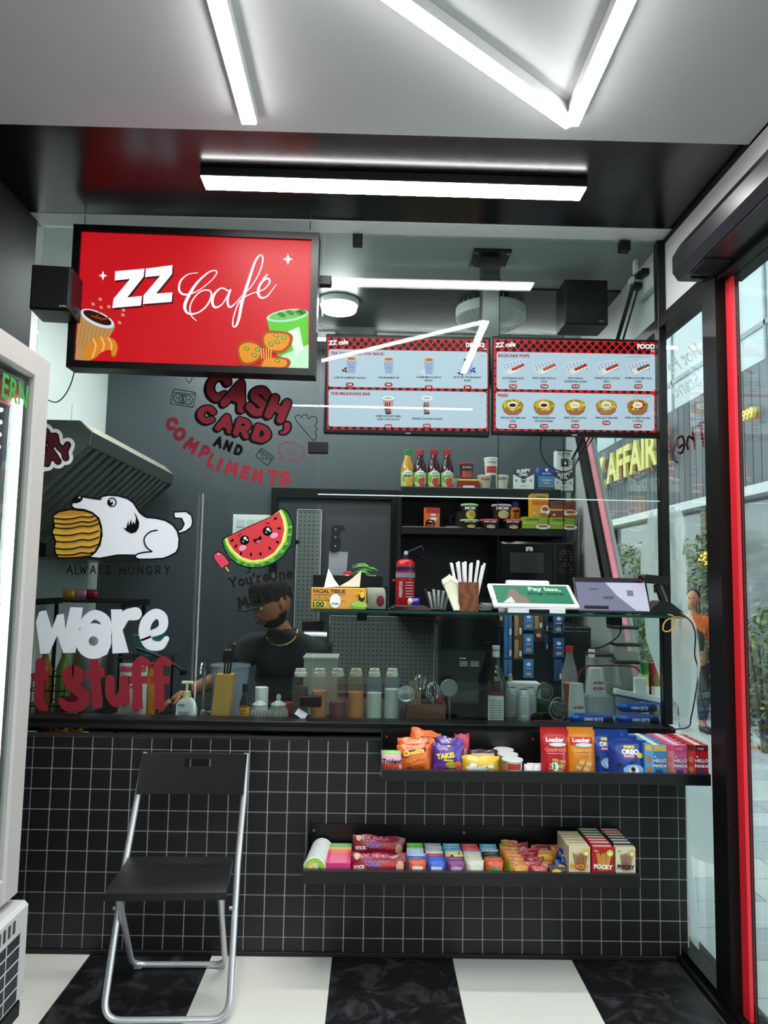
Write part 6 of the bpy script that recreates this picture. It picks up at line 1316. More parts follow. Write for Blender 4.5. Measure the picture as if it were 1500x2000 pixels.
l, w, h = onk(210, 267, 1386, 3.08); p = vessel('red_dish', 'shallow red dish near the soap dispenser', 'dish', l, [(w*.4, 0), (w*.5, .028), (w*.47, .028), (w*.38, .006)], mat('#a8242c', .35), n=26); MB().tube([(w*.28*math.cos(a), w*.28*math.sin(a), .02) for a in [2*math.pi*k/20 for k in range(20)]], .012, 8, True).build('green_scourer', mat('#2f5a44', .8, bump=1, bscale=200), p.root)
hs_ = thing('steel_hose', 'coiled chrome spray hose on the worktop', 'hose', at(300, 1400, Y=3.07)); hs_.location.z = ZK+.009; MB().tube(sm3([Vector((x, y, 0)) for x, y in ((-.16, 0), (-.1, .02), (0, .025), (.08, .02), (.13, 0))] and [Vector((-.16, 0, 0)), Vector((-.1, .01, .006)), Vector((0, .012, .01)), Vector((.08, .01, .006)), Vector((.13, 0, 0))]), .008, 8).build('hose', CHROME, hs_)
a = at(322, 1385, Y=3.12); b = at(380, 1310, Y=3.2); o = thing('long_tongs', 'dark long-handled tongs leaning toward the pot', 'tongs', at(320, 1295, Y=3.2)); MB().tube([(-.12, 0, .06), (.0, 0, .02), (.09, 0, -.035)], .006, 8).build('handle', BLACK, o); MB().rbox(.07, .1, -.006, .006, -.05, -.025, .002, 1).build('grip', BLACK, o)
# wire rack on the kitchen's side with a grating
gr = thing('steel_rack', 'dark grated rack with wrapped sweets by the side wall', 'rack', (-1.33, 3.72, 0)); gz = at(150, 1172, Y=3.55).z
for k in range(9): MB().box(-.32, .16, -.18+k*.045, -.17+k*.045, gz-.012, gz).build('grate_bar', mat('#2a2c2c', .4, .5), gr)
for x in (-.32, .14): MB().box(x, x+.02, -.2, .2, gz-.03, gz-.0125).build('grate_rail', BLACK, gr)
for x in (-.31, .14):
    for y in (-.19, .13): MB().box(x, x+.015, y-.008, y+.008, 0, gz-.031).build('leg', BLACK, gr)
for k, (x, col) in enumerate(((-.02, '#b8923a'), (.04, '#c07a9a'), (.09, '#8a2a3a'))):
    p = bag('wrapped_sweet', 'wrapped sweet in %s foil on the grated rack' % ['gold', 'pink', 'red'][k], 'sweet', (-1.45+x, 3.6, gz+.0005), .06, .05, .025, mat(col, .25, .4), 'wrapped sweets on the rack', seed=k, crimp=.2)
cr = thing('wire_basket', 'black wire basket with amber bottles beside the steel pot', 'basket', (-1.33, 3.15, ZK+.001))
for z in (0.002, .06, .12, .18): MB().tube([(-.08, -.08, z), (.08, -.08, z), (.08, .08, z), (-.08, .08, z)], .003, 6, True).build('hoop', BLACK, cr)
for k in range(7): MB().tube([(-.08+k*.0267, -.08, .002), (-.08+k*.0267, -.08, .18)], .002, 6).build('wire', BLACK, cr)
for k, (x, col) in enumerate(((-.04, '#8a5a22'), (.04, '#5a7a2a'))): p = vessel('oil_bottle', '%s oil bottle in the black wire basket' % ['amber', 'green'][k], 'bottle', (-1.33+x, 3.15, ZK+.004), [(.03, 0), (.03, .2), (.012, .25), (.012, .28)], mat(col, .15), 'oil bottles'); MB().lathe([(.014, .2801), (.014, .3)], 12).build('cap', BLACK, p.root)
p = bag('snack_bag', 'dark red snack bag with white print behind the lowest sticker', 'snack bag', (-1.22, 3.08, ZK+.0005), .1, .1, .04, mat('#6a1820', .35), seed=9); p.text('CORN', 0, .3, .7, WHITE, hmax=.2, mirror=True)
# coffee grinder like machine behind the bottles
bb = thing('back_bench', 'black bench in front of the back door', 'bench', (-.05, 4.15, 0)); MB().rbox(-.55, .5, -.16, .16, ZK-.03, ZK, .003, 1).build('top', mat('#141517', .35), bb)
for x in (-.53, .46):
    for y in (-.14, .1): MB().box(x, x+.04, y, y+.04, 0, ZK-.0305).build('leg', BLACK, bb)
mc = onk(580, 645, 1222, 4.08, ZK); t = thing('label_machine', 'black countertop machine with chrome rollers behind the cook', 'machine', (mc[0].x, 4.08, ZK+.0005)); MB().rbox(-mc[1]/2, mc[1]/2, -.1, .1, 0, mc[2]*.72, .008, 2).build('body', mat('#16171a', .3), t); MB().lathe([(.03, -mc[1]*.35), (.03, mc[1]*.35)], 18, (0, 0, mc[2]*.72+.035), 'x').build('roller', STEEL, t, smooth=40); MB().box(-mc[1]*.4, -mc[1]*.36, -.05, .05, mc[2]*.7201, mc[2]).build('bracket', mat('#8a3038', .4), t); MB().box(mc[1]*.36, mc[1]*.4, -.05, .05, mc[2]*.7201, mc[2]).build('bracket', mat('#3a3c3e', .4), t)
P = Prod(t, mc[1], mc[2]*.72, lambda x, z: -.1005); P.text('zenarbi', .0, .8, .4, WHITE, .02, hmax=.1)

# ================================================================ THINGS ON THE GLASS SHELF
GZ = zs+.0006
def ons(px0, px1, py0, Y):
    a, b = at(px0, 1180, Y=Y), at(px1, 1180, Y=Y); t = at((px0+px1)/2, py0, Y=Y); return Vector(((a.x+b.x)/2, Y, GZ)), b.x-a.x, t.z-GZ
l, w, h = ons(609, 715, 1148, 2.91); tbx = carton('tissue_box', 'orange tissue box with tissues sticking out', 'tissue box', l, w, h, .09, mat('#d69a3c', .5)); GT = mat('#7aa83a', .5)
tbx.text('FACIAL TISSUE', -.17, .84, .58, INK, .03, hmax=.2); tbx.rect(-.46, .12, .66, .68, INK)
for u in (-.36, -.24): tbx.rect(u, u+.008, .1, .66, INK)
tbx.rect(-.46, .12, .38, .395, INK); tbx.rect(-.47, -.22, .1, .36, mat('#b8cf3a', .5)); tbx.text('100', -.36, .22, .2, INK, .03, hmax=.24); tbx.ell(-.06, .38, .1, .34, WHITE); tbx.text('HOME', -.06, .25, .12, INK, hmax=.1)
for u in (-.42, -.3, -.18): tbx.ell(u, .52, .03, .1, mat('#8a6420', .5)); tbx.ell(u, .52, .024, .08, mat('#d69a3c', .5))
tbx.poly([(.2, .12), (.3, .26), (.42, .2), (.5, .05), (.36, .02)], GT, sm=True); tbx.poly([(.24, .2), (.34, .4), (.5, .3), (.5, .1)], mat('#9ac84a', .5), sm=True); tbx.ell(.42, .62, .06, .26, INK); tbx.ell(.43, .7, .045, .16, mat('#f0c828', .5)); tbx.poly([(.4, .82), (.32, .8), (.27, .66), (.3, .66), (.34, .72), (.4, .7)], mat('#f0a028', .5))
th = h
MB().add([(-.06, -.01, th), (-.045, .0, th+.075), (-.02, .01, th+.03), (.0, -.01, th+.006), (.04, .0, th+.03), (.085, .005, th+.07), (.08, .02, th+.005), (.0, .03, th+.0)], [(0,1,2,3),(3,4,5,6),(0,3,6,7)]).build('tissue', mat('#eef0ee', .7), tbx.root)
l, w, h = ons(612, 746, 1121, 3.06); og = thing('organiser_tray', 'black organiser tray behind the tissue box', 'organiser', l)
for a_ in ((-w/2, w/2, -.05, -.046), (-w/2, w/2, .046, .05), (-w/2, -w/2+.004, -.0455, .0455), (w/2-.004, w/2, -.0455, .0455), (-.01, -.006, -.0455, .0455)): MB().box(*a_, 0, h*.95).build('wall', BLACK, og)
MB().box(-w/2+.004, w/2-.004, -.0455, .0455, 0, .003).build('base', BLACK, og)
for k in range(3): a_ = carton('red_sachet', 'red sachet in the organiser tray, %s' % ['tallest', 'leaning behind', 'lowest'][k], 'sachet', Vector((l.x-.005+k*.022, 3.05+.008*k, GZ+.004)), .03, h*1.05-.006*k, .004, mat('#b82630', .4), 'red sachets in the tray', yaw=.1*k); a_.rect(-.3, .3, .75, .9, WHITE)
for k in range(9):
    rr = random.Random(k); o = thing('green_chilli', 'green chilli heaped in the organiser tray', 'chilli', Vector((l.x+.07+rr.uniform(-.03, .03), 3.06+rr.uniform(-.02, .02), GZ+h*.78+.008*k)), rr.uniform(-.6, .6), 'green chillies in the tray'); MB().tube([(-.035, 0, 0), (-.015, .002, .006), (.015, 0, .006), (.035, .003, -.002)], [.002, .006, .006, .0015], 8).build('pod', mat('#3a7a2c', .3), o, smooth=60); MB().tube([(-.035, 0, 0), (-.045, 0, .004)], .002, 6).build('stem', mat('#567a3a', .5), o)
# cleaver standing in the tray
kb = at(657, 1150, Y=3.09); kn = thing('kitchen_cleaver', 'black-handled cleaver standing upright in the tray', 'knife', (kb.x, 3.09, GZ+.004)); kz0, kz1, kz2 = 0.004, at(655, 1078, Y=3.09).z-kn.location.z, at(655, 1026, Y=3.09).z-kn.location.z; m_ = pxm(3.09)
MB().prism([(-17*m_, kz0), (15*m_, kz0), (21*m_, kz1), (-16*m_, kz1+.004)], -.0012, .0012).build('blade', mat('#8f999d', .3, .3), kn)
hp = smooth_pts([(-14*m_, kz1+.0045), (3*m_, kz1+.0045), (6*m_, kz1+.05), (3*m_, kz2*.55+kz1*.45), (5*m_, kz2-.028), (14*m_, kz2-.018), (10*m_, kz2-.002), (-4*m_, kz2), (-12*m_, kz2-.006), (-13*m_, kz1*.4+kz2*.6)], 4, True)
MB().prism(hp, -.009, .009).build('handle', mat('#0c0c0d', .4), kn, smooth=40)
for f_ in (.18, .55, .88): MB().lathe([(.0042, -.0105), (.0042, -.0091)], 12, (-4*m_, 0, kz1+.006+(kz2-kz1)*f_*.9), 'y').build('rivet', STEEL, kn)
l, w, h = ons(715, 757, 1145, 2.93); cc = thing('card_box', 'clear plastic box of cards beside the tissue box', 'box', l)
for a_ in ((-w/2, w/2, -.04, -.038), (-w/2, w/2, .038, .04), (-w/2, -w/2+.002, -.0375, .0375), (w/2-.002, w/2, -.0375, .0375)): MB().box(*a_, 0, h).build('wall', CLEAR, cc)
MB().box(-w/2, w/2, -.0375, .0375, .0, .0015).build('base', CLEAR, cc)
for k in range(5): a_ = carton('paper_card', 'cream card in the clear box, %s' % ['front one with a red round stamp', 'second', 'third', 'fourth', 'rearmost and tallest'][k], 'card', Vector((l.x+(.008 if k == 0 else -.002*k), 2.905+.012*k, GZ+.002)), w*(.62 if k == 0 else .8), h*(.68 if k == 0 else .8+.03*k), .0012, mat('#d8d0bc' if k else '#e0d8cc', .6), 'cards in the clear box', r=.0002); (a_.ell(.1, .5, .3, .36, mat('#b83a50', .6)) if k == 0 else None)
for k in range(5): l, w, h = ons(757, 841, 1174, 2.93); a_ = carton('brown_pouch', 'flat dark brown paper pouch lying in a pile, %s' % ['lowest', 'second', 'third', 'fourth', 'top'][k], 'pouch', Vector((l.x+.004*(k % 2), 2.93, GZ+.0032*k)), w-.012*k, .003, .08, mat('#3a2226', .55), 'dark pouches on the shelf', yaw=.05*(k-2), r=.0005)
l, w, h = ons(798, 818, 1166, 2.93); p = bag('candy_wrapper', 'crumpled blue and cream wrapper on the dark pouches', 'wrapper', Vector((l.x, 2.93, GZ+.0168)), .045, .03, .02, mat('#3038a0', .3), crimp=.2, seed=5); p.ell(-.35, .5, .2, .5, mat('#d8b890', .5))
l, w, h = ons(835, 877, 1163, 2.9); p = vessel('sachet_cup', 'clear square cup of black sachets', 'cup', l, [(w*.36, 0), (w*.5, h), (w*.49, h), (w*.35, .003)], CLEAR, n=4, smooth=None, yaw=math.radians(45))
for k in range(11):
    rr = random.Random(k+40); o = carton('black_sachet', 'slim %s stick sachet in the clear cup' % ('black', 'grey')[k % 2], 'sachet', Vector((l.x+(k-5)*.0055, 2.9+rr.uniform(-.012, .012), GZ+.004)), .009, .075+rr.uniform(-.008, .01), .002, mat('#202022' if k % 2 == 0 else '#b0aeb0', .4), 'stick sachets in the clear cup'); o.root.rotation_euler.y = (k-5)*.06
l, w, h = ons(893, 932, 1137, 2.9); sb = thing('straw_box', 'square walnut box holding paper-wrapped straws', 'box', l); WD2 = wood('#7c4526', '#5a2f18', 8, .5, (1, 1, 3))
for a_ in ((-w/2, w/2, -w/2, -w/2+.006), (-w/2, w/2, w/2-.006, w/2), (-w/2, -w/2+.006, -w/2+.006, w/2-.006), (w/2-.006, w/2, -w/2+.006, w/2-.006)): MB().box(*a_, 0, h).build('side_board', WD2, sb)
MB().box(-w/2+.006, w/2-.006, -w/2+.006, w/2-.006, 0, .005).build('bottom_board', WD2, sb)
for k in range(18):
    rr = random.Random(k+7); i = k % 6; j = k//6; bx = l.x+(i-2.5)*.010; by = 2.9+(j-1)*.018; fan = (i-2.5)*.085+rr.uniform(-.03, .03)
    o = thing('paper_straw', 'white paper-wrapped straw in the walnut box', 'straw', (bx, by, GZ+.006), group='paper-wrapped straws'); o.rotation_euler = (rr.uniform(-.04, .08), fan, 0); MB().rbox(-.005, .005, -.003, .003, 0, .185+rr.uniform(-.018, .012), .0015, 1).build('wrapper', mat('#e4e6e4', .6), o)
q = ons(858, 900, 1120, 2.84)
for k in range(8):
    rr = random.Random(k+90); b_ = at(892+k*1.2-4, 1184, Y=2.845); tpx = at(864+k*4.5, 1122+abs(k-3)*3, Y=2.87)
    o = thing('plastic_fork', 'cream plastic fork leaning against the walnut box', 'fork', (b_.x, 2.846+.002*k, GZ), group='cream plastic forks'); dx, dy, dz = tpx.x-b_.x, .02, tpx.z-GZ
    MB().tube([(0, 0, .004), (dx*.5, dy*.5, dz*.5), (dx*.8, dy*.8, dz*.8)], [.005, .004, .006], 6).build('handle', mat('#dcdcc4', .4), o); MB().tube([(dx*.8, dy*.8, dz*.8), (dx*.86, dy*.86, dz*.86), (dx, dy, dz)], [.006, .009, .004], 6).build('tines', mat('#dcdcc4', .4), o)
l, w, h = ons(931, 969, 1166, 2.9); tc_ = thing('toothpick_box', 'small clear box of wrapped toothpicks', 'box', l)
for a_ in ((-w/2, w/2, -.03, -.0285), (-w/2, w/2, .0285, .03), (-w/2, -w/2+.0015, -.028, .028), (w/2-.0015, w/2, -.028, .028)): MB().box(*a_, 0, h).build('wall', CLEAR, tc_)
MB().box(-w/2, w/2, -.028, .028, 0, .0015).build('base', CLEAR, tc_)
for k in range(14): rr = random.Random(k+11); o = thing('wrapped_toothpick', 'paper-wrapped toothpick in the small clear box', 'toothpick', (l.x+rr.uniform(-.01, .01), 2.9+rr.uniform(-.015, .015), GZ+.004+.0021*k), rr.uniform(-.6, .6), 'wrapped toothpicks'); MB().box(-.027, .027, -.002, .002, 0, .002).build('wrapper', mat('#dcdacc', .6), o)
# white payment terminal
a = at(963, 1150, Y=2.84); b = at(1133, 1160, Y=2.84); pt_ = thing('payment_terminal', 'white payment terminal with a green advert screen', 'terminal', ((a.x+b.x)/2, 2.95, GZ)); w = b.x-a.x; PW = mat('#e6e8ea', .3)
# wedge base, tilted tablet, printer behind
MB().prism([(-.11, .0), (.10, .0), (.10, .055), (.06, .085), (-.06, .03), (-.11, .018)], -w*.33, w*.33, 'x').build('base', PW, pt_, smooth=30)
tl = math.radians(48); ctr = Vector((0, -.035, .062))
tab = MB().rbox(-w/2, w/2, -.085, .085, -.009, .009, .008, 3).build('tablet', PW, pt_, smooth=40, loc=ctr, rot=(math.radians(30), 0, math.radians(1.5)))
MB().box(-w/2+.018, w/2-.018, -.068, .068, .0092, .0098).build('screen', glow('#2a8a62', .42), tab)
c_g = glow('#cfe8d8', .55)
for txt, y, ww in (('Pay less,', .028, .13), ('shop more.', -.004, .15)):
    vs, fs, W = glyphs(txt, .03); k_ = ww/W; MB().add([(.055+x*k_, y+y2*k_, .0101) for x, y2 in vs], fs).build('lettering', c_g if 'Pay' in txt else glow('#0c3a2a', .4), tab)
MB().add([(-.12, -.066, .0101), (-.02, -.066, .0101), (-.03, -.02, .0101), (-.055, .0, .0101), (-.06, .035, .0101), (-.085, .04, .0101), (-.1, .0, .0101)], [(0,1,2,3,4,5,6)]).build('picture', glow('#8a7a6e', .5), tab); MB().add([(-.13, -.066, .0102), (-.08, -.066, .0102), (-.09, -.02, .0102)], [(0,1,2)]).build('picture', glow('#c8d4d8', .6), tab)
MB().rbox(-.085, .085, .03, .1, .055, .125, .008, 2).build('printer', PW, pt_, smooth=40); MB().box(-.06, .06, .028, .0295, .095, .099).build('paper_slot', mat('#9a9c9e', .4), pt_)
MB().rbox(-.03, .05, -.115, -.1105, .0, .014, .002, 1).build('card_slot', BLACK, pt_)
# dark tablet on a stand
a, b = at(1128, 1128, Y=2.9), at(1268, 1190, Y=2.87); tw = .29; dt = thing('tablet_computer', 'black-framed tablet computer showing a sales screen', 'tablet', (at(1199, 1190, Y=2.88).x, 2.9, GZ), math.radians(-3))
sl = MB().rbox(-tw/2, tw/2, -.004, .004, 0, .158, .004, 2).build('slab', mat('#141416', .3), dt, loc=(0, -.03, .002), rot=(math.radians(-28), 0, 0))
MB().box(-tw/2+.008, tw/2-.008, -.0048, -.0042, .01, .148).build('screen', glow('#7c7f98', .45), sl)
MB().box(-tw/2+.008, tw/2-.008, -.0052, -.0049, .134, .148).build('title_bar', glow('#2a1c34', .4), sl); MB().box(-tw/2+.03, -.02, -.0052, -.0049, .016, .03).build('button_bar', glow('#1c1228', .4), sl); MB().box(-.035, .005, -.0052, -.0049, .06, .072).build('button', glow('#5a5a7a', .4), sl); MB().box(-.085, -.05, -.0052, -.0049, .1, .106).build('text_line', glow('#3f6a50', .4), sl)
MB().add([(-.02, -.0053, .134), (tw/2-.008, -.0053, .134), (tw/2-.008, -.0053, .01), (.085, -.0053, .012), (.02, -.0053, .075)], [(0,1,2,3,4)]).build('light_pane', glow('#c4c8de', .5), sl)
MB().box(.06, .085, -.0056, -.0054, .075, .1).build('icon_frame', glow('#77788e', .5), sl)
MB().rbox(-.06, .06, .0, .06, 0.0, .012, .003, 1).build('stand_foot', BLACK, dt); MB().prism([(.01, .0125), (.05, .0125), (.055, .09), (.045, .09)], -.03, .03, 'x').build('stand_arm', BLACK, dt)
# barcode scanner on its cradle
q = at(1292, 1190, Y=2.9); bs = thing('barcode_scanner', 'black handheld barcode scanner resting in a cradle', 'scanner', (min(q.x, XR-.075), 2.9, GZ)); BM = mat('#1a1b1d', .32)
MB().prism([(-.065, 0), (.065, 0), (.07, .012), (.02, .05), (-.02, .055), (-.06, .02)], -.045, .045).build('cradle', BM, bs, smooth=30)
MB().tube([(.012, 0, .05), (.0, 0, .085), (-.015, 0, .12)], [.018, .016, .017], 12).build('grip', BM, bs, smooth=60)
hd_ = MB().prism([(-.055, .0), (.03, .0), (.04, .012), (.036, .032), (-.05, .034), (-.062, .018)], -.03, .03).build('head', BM, bs, smooth=30, loc=(-.02, 0, .12), rot=(0, math.radians(4), 0))
MB().rbox(-.066, -.0625, -.022, .022, .006, .028, .001, 1).build('lens', mat('#3a0c0c', .1), hd_); MB().rbox(-.028, -.02, -.004, .004, .085, .11, .002, 1).build('trigger', mat('#2a2b2d', .3), bs)
# cables below the shelf
def cable(lab, pts, Y, r, m, name='cable'):
    o = thing(name, lab, 'cable', at(*pts[0], Y=Y)); MB().tube(sm3([at(x, y, Y=Y)-o.location for x, y in pts]), r, 6).build('cable', m, o)
cable('black cable hanging in a loop under the glass shelf', [(1118, 1198), (1100, 1215), (1100, 1235), (1130, 1262), (1170, 1265), (1205, 1245), (1213, 1225), (1210, 1212)], 3.1, .003, BLACKM)
cable('yellow cable coiled beside the corner post', [(1330, 1196), (1340, 1207), (1320, 1205), (1300, 1213), (1295, 1230), (1306, 1233), (1318, 1222), (1316, 1205), (1305, 1200)], 2.84, .0028, mat('#c89a2a', .4))
cable('long black cable running down past the corner post', [(1328, 1196), (1350, 1215), (1358, 1240), (1357, 1280), (1364, 1310), (1358, 1360), (1350, 1400), (1344, 1420), (1312, 1425)], 2.82, .0028, BLACKM)
cable('thin black cable looping down in front of the coffee cartons', [(1058, 843), (1056, 880), (1068, 905), (1092, 920), (1115, 918), (1130, 898), (1165, 845)], 3.1, .003, BLACKM)
cable('dark cable falling behind the hanging sachets', [(1118, 1200), (1125, 1250), (1135, 1300), (1145, 1330)], 3.55, .004, BLACKM)
cable('thin cable drooping from the red sign to the wall', [(148, 714), (140, 745), (128, 770), (112, 785), (95, 782), (75, 770)], 2.93, .0025, BLACKM)
# ================================================================ SNACK TRAYS ON THE TILED FRONT
def tray(label, xl, xr, lip0, lip1, back_top):
    YF = 2.64; xm = (xl+xr)/2
    zf0, zf1 = at(xm, lip1, Y=YF).z, at(xm, lip0, Y=YF).z; a, b = at(xl, lip1, Y=YF).x, at(xr, lip1, Y=YF).x; zb1 = at(xm, back_top, Y=2.862).z
    b = min(b, XR-.012)
    t = thing('snack_tray', label, 'tray', ((a+b)/2, YW, zf0)); L = -t.location; m = mat('#0d0d0e', .3)
    MB().box(a, b, YF, YW-.003, zf0, zf0+.003).build('base', m, t, loc=L)
    MB().rbox(a, b, YF-.003, YF, zf0, zf1, .001, 1).build('front_lip', m, t, loc=L); MB().box(a, b, YF-.003, YF+.012, zf1+.0002, zf1+.003).build('rolled_edge', mat('#2a2a2c', .25), t, loc=L)
    MB().box(a, b, YW-.006, YW-.0035, zf0+.0032, zb1).build('back_plate', m, t, loc=L)
    for x in (a, b-.003): MB().prism([(YF+.0005, zf0+.0032), (YW-.0065, zf0+.0032), (YW-.0065, zb1), (YW-.03, zb1), (YF+.0005, zf1)], x, x+.003, 'x').build('side_plate', m, t, loc=L)
    n = 3
    for k in range(n):
        x = a+.02+(b-a-.04)*(k/(n-1) if n > 1 else 0); MB().lathe([(.005, -.0095), (.005, -.0065)], 10, (x, YW, zb1-.025), 'y').build('screw', STEEL, t, loc=L)
    return zf0+.0035, YF
ZU, YF = tray('upper black metal snack tray across the counter front', 745, 1395, 1509, 1530, 1431)
ZL, YF = tray('lower black metal snack tray near the chair', 590, 1250, 1704, 1730, 1613)
def ont(px0, px1, py0, Y, Z):
    a, b = at(px0, py0+30, Y=Y), at(px1, py0+30, Y=Y); t = at((px0+px1)/2, py0, Y=Y); return Vector(((a.x+b.x)/2, Y, Z)), b.x-a.x, t.z-Z
FOIL = lambda c_: mat(c_, .28, coat=.3)
# ---- upper tray
l, w, h = ont(746, 786, 1466, 2.68, ZU); p = bag('gum_pouch', 'pink and green gum pouch at the end of the upper tray', 'pouch', l, w*1.1, h, .03, mat('#d8a8b8', .3), tilt=-.12, seed=1); p.rect(-.5, .5, .88, 1, mat('#7ac04a', .4)); p.text('Trident', -.02, .6, .85, INK, .03, hmax=.2); p.rect(-.45, .3, .25, .5, mat('#c8402a', .4)); p.rect(-.45, .3, .05, .26, mat('#6ab83a', .4))
def chips(x0, x1, y0, Y, roll, lab, seed, full=True):
    l, w, h = ont(x0, x1, y0, Y, ZU); p = bag('chip_bag', lab, 'chip bag', l, w, h, .05, FOIL('#d8601c'), 'orange chip bags', tilt=-.15, seed=seed, wav=.02, roll=roll); p.dv = .1
    p.poly([(-.45, .1), (.45, .1), (.45, .75), (.1, .62), (-.4, .42)], mat('#c02018', .35)); p.poly([(-.3, .05), (.42, .05), (.42, .42), (.0, .3)], mat('#e8a828', .35))
    p.poly([(-.34, .64), (-.1, .72), (.36, .78), (.38, .66), (.0, .58), (-.25, .48), (-.38, .52)], INK); p.text('Cheetos', .0, .66, .64, mat('#f0c43a', .5), .04, hmax=.18, rot=8)
    p.text("Flamin' Hot", .05, .44, .6, mat('#e8902a', .5), .03, hmax=.13, rot=12); p.text('Crunchy', .08, .33, .4, mat('#f0b040', .5), .02, hmax=.1, rot=12); p.ell(-.15, .14, .1, .06, mat('#5a2a12', .5)); p.ell(.2, .16, .1, .06, mat('#a8481c', .5))
chips(788, 848, 1432, 2.76, .22, 'rearmost orange chip bag tilted behind the others', 11); chips(776, 848, 1442, 2.725, .0, 'middle orange chip bag with its top sticking up', 12); chips(778, 843, 1456, 2.685, -.06, 'front orange chip bag with a yellow logo', 13)
def taki(x0, x1, y0, Y, roll, lab, seed):
    l, w, h = ont(x0, x1, y0, Y, ZU); p = bag('chip_bag', lab, 'chip bag', l, w, h, .05, FOIL('#4a2a8a'), 'purple chip bags', tilt=-.15, seed=seed, wav=.02, roll=roll); p.dv = .12
    p.text('TAKIS', -.1, .52, .55, mat('#e8cf2a', .5), .05, hmax=.24, rot=10); p.rect(-.15, .15, .35, .41, mat('#e0b820', .5)); p.ell(.1, .24, .2, .1, mat('#b8b02a', .5)); p.ell(.3, .26, .12, .12, mat('#d8702a', .5)); p.ell(-.25, .18, .2, .12, mat('#7a3aa0', .5)); p.ell(.35, .14, .12, .1, mat('#c0405a', .5)); p.rect(-.45, .4, .02, .1, mat('#a8304a', .5)); p.ell(0, .82, .06, .03, mat('#e0c030', .5))
taki(846, 900, 1443, 2.74, .1, 'purple chip bag at the back', 21); taki(842, 905, 1456, 2.695, .05, 'purple chip bag at the front with yellow lettering', 22)
l, w, h = ont(888, 917, 1434, 2.8, ZU); p = bag('sweet_pouch', 'narrow pink pouch standing behind the purple bag', 'pouch', l, w, h, .025, FOIL('#c83a5a'), tilt=-.05, seed=3, wav=.02); p.rect(-.2, .3, .35, .6, mat('#d8a090', .5))
l, w, h = ont(914, 971, 1464, 2.78, ZU); p = bag('chocolate_pack', 'dark chocolate pack behind the yellow sweet bag', 'pack', l, w, h, .03, FOIL('#3a1c20'), seed=4, wav=.03); p.rect(-.4, .4, .75, .85, mat('#c8b0a8', .5))
l, w, h = ont(902, 976, 1476, 2.69, ZU); p = bag('sweet_bag', 'yellow and white sweet bag in the upper tray', 'sweet bag', l, w, h, .045, FOIL('#d8b02a'), seed=5, wav=.03, tilt=-.1); 
for k in range(12): rr = random.Random(k+3); p.ell(rr.uniform(-.4, .4), rr.uniform(.2, .6), .09, .09, mat(['#dfe6dc', '#cfd8cf', '#e8ece6'][k % 3], .4)); p.ell(rr.uniform(-.4, .4), rr.uniform(.2, .55), .03, .03, mat(['#6aa84a', '#d86a4a'][k % 2], .4))
for k, (Y, lab) in enumerate(((2.69, 'front spread cup with a red and white label'), (2.767, 'middle spread cup in its row'), (2.84, 'rearmost spread cup by the back plate'))):
    l, w, h = ont(977, 1021, 1480, 2.69, ZU); r = .0375; p = vessel('spread_cup', lab, 'cup', Vector((l.x-.002*k, Y-.013, ZU)), [(r*.85, 0), (r*.95, h-.006)], mat('#d8d2cc', .4), 'chocolate spread cups'); MB().lathe([(r, h-.0058), (r*1.03, h-.003), (r*1.0, h)], 22).build('foil_lid', mat('#e8e6e4', .35, .2), p.root); p.h = h; p.rect(-.3, .35, .55, .85, mat('#b8302c', .5), n=10); p.rect(-.5, -.32, .1, .9, mat('#b88a4a', .5)); p.text('nutella', .03, .38, .75, INK, .04, hmax=.26); p.text('n', -.3, .38, .09, RED, .05, hmax=.26)
for k in range(4):
    l, w, h = ont(1022+k*8, 1040+k*8, 1488, 2.68+.02*(k % 2), ZU); p = bag('white_sachet', 'small white sachet beside the spread cups, %s' % ['leaning on the cups', 'second', 'third', 'next to the red wafer bag'][k], 'sachet', l, .035, .05, .012, mat('#d4d4d2', .4), 'white sachets in the upper tray', yaw=.3*(k-1.5), seed=k, tilt=-.3)
def wafer(x0, x1, y0, Y, col, lab, seed, acc):
    l, w, h = ont(x0, x1, y0, Y, ZU); p = bag('wafer_bag', lab, 'wafer bag', l, w, h, .05, FOIL(col), 'wafer bags', tilt=-.08, seed=seed, crimp=.1, flatbase=True); p.dv = .04
    p.rect(-.4, .4, .66, .82, mat('#b81c26', .4)); p.text('Loacker', 0, .76, .62, WHITE, .04, hmax=.12); p.ell(.08, .66, .3, .04, mat('#cfdde0', .4)); p.text('Quadratini', 0, .56, .74, mat(acc, .5), .03, hmax=.11); p.rect(-.3, .3, .475, .482, mat('#e8e0d0', .5))
    for u, v in ((-.15, .2), (.1, .16), (.2, .27), (-.05, .3)): p.poly([(u-.12, v-.04), (u+.06, v-.06), (u+.13, v+.02), (u+.11, v+.07), (u-.08, v+.08)], mat('#c89a5a', .5)); p.poly([(u-.1, v), (u+.08, v-.02), (u+.1, v+.02), (u-.08, v+.04)], mat('#8a5a2c' if col == '#b81a22' else '#e0b878', .5))
    if col == '#b81a22': p.ell(-.05, .22, .12, .09, mat('#e4e4e0', .5)); p.rect(-.12, -.06, .16, .28, mat('#2f7a3a', .5))
wafer(1056, 1106, 1421, 2.78, '#b81a22', 'red wafer bag standing behind its twin', 31, '#e87a6a'); wafer(1056, 1112, 1426, 2.7, '#b81a22', 'front red wafer bag with a ribbon print', 32, '#e87a6a')
wafer(1108, 1160, 1421, 2.78, '#d8821c', 'orange wafer bag standing behind its twin', 33, '#f0b050'); wafer(1108, 1163, 1427, 2.7, '#d8821c', 'front orange wafer bag with vanilla pieces', 34, '#f0b050')
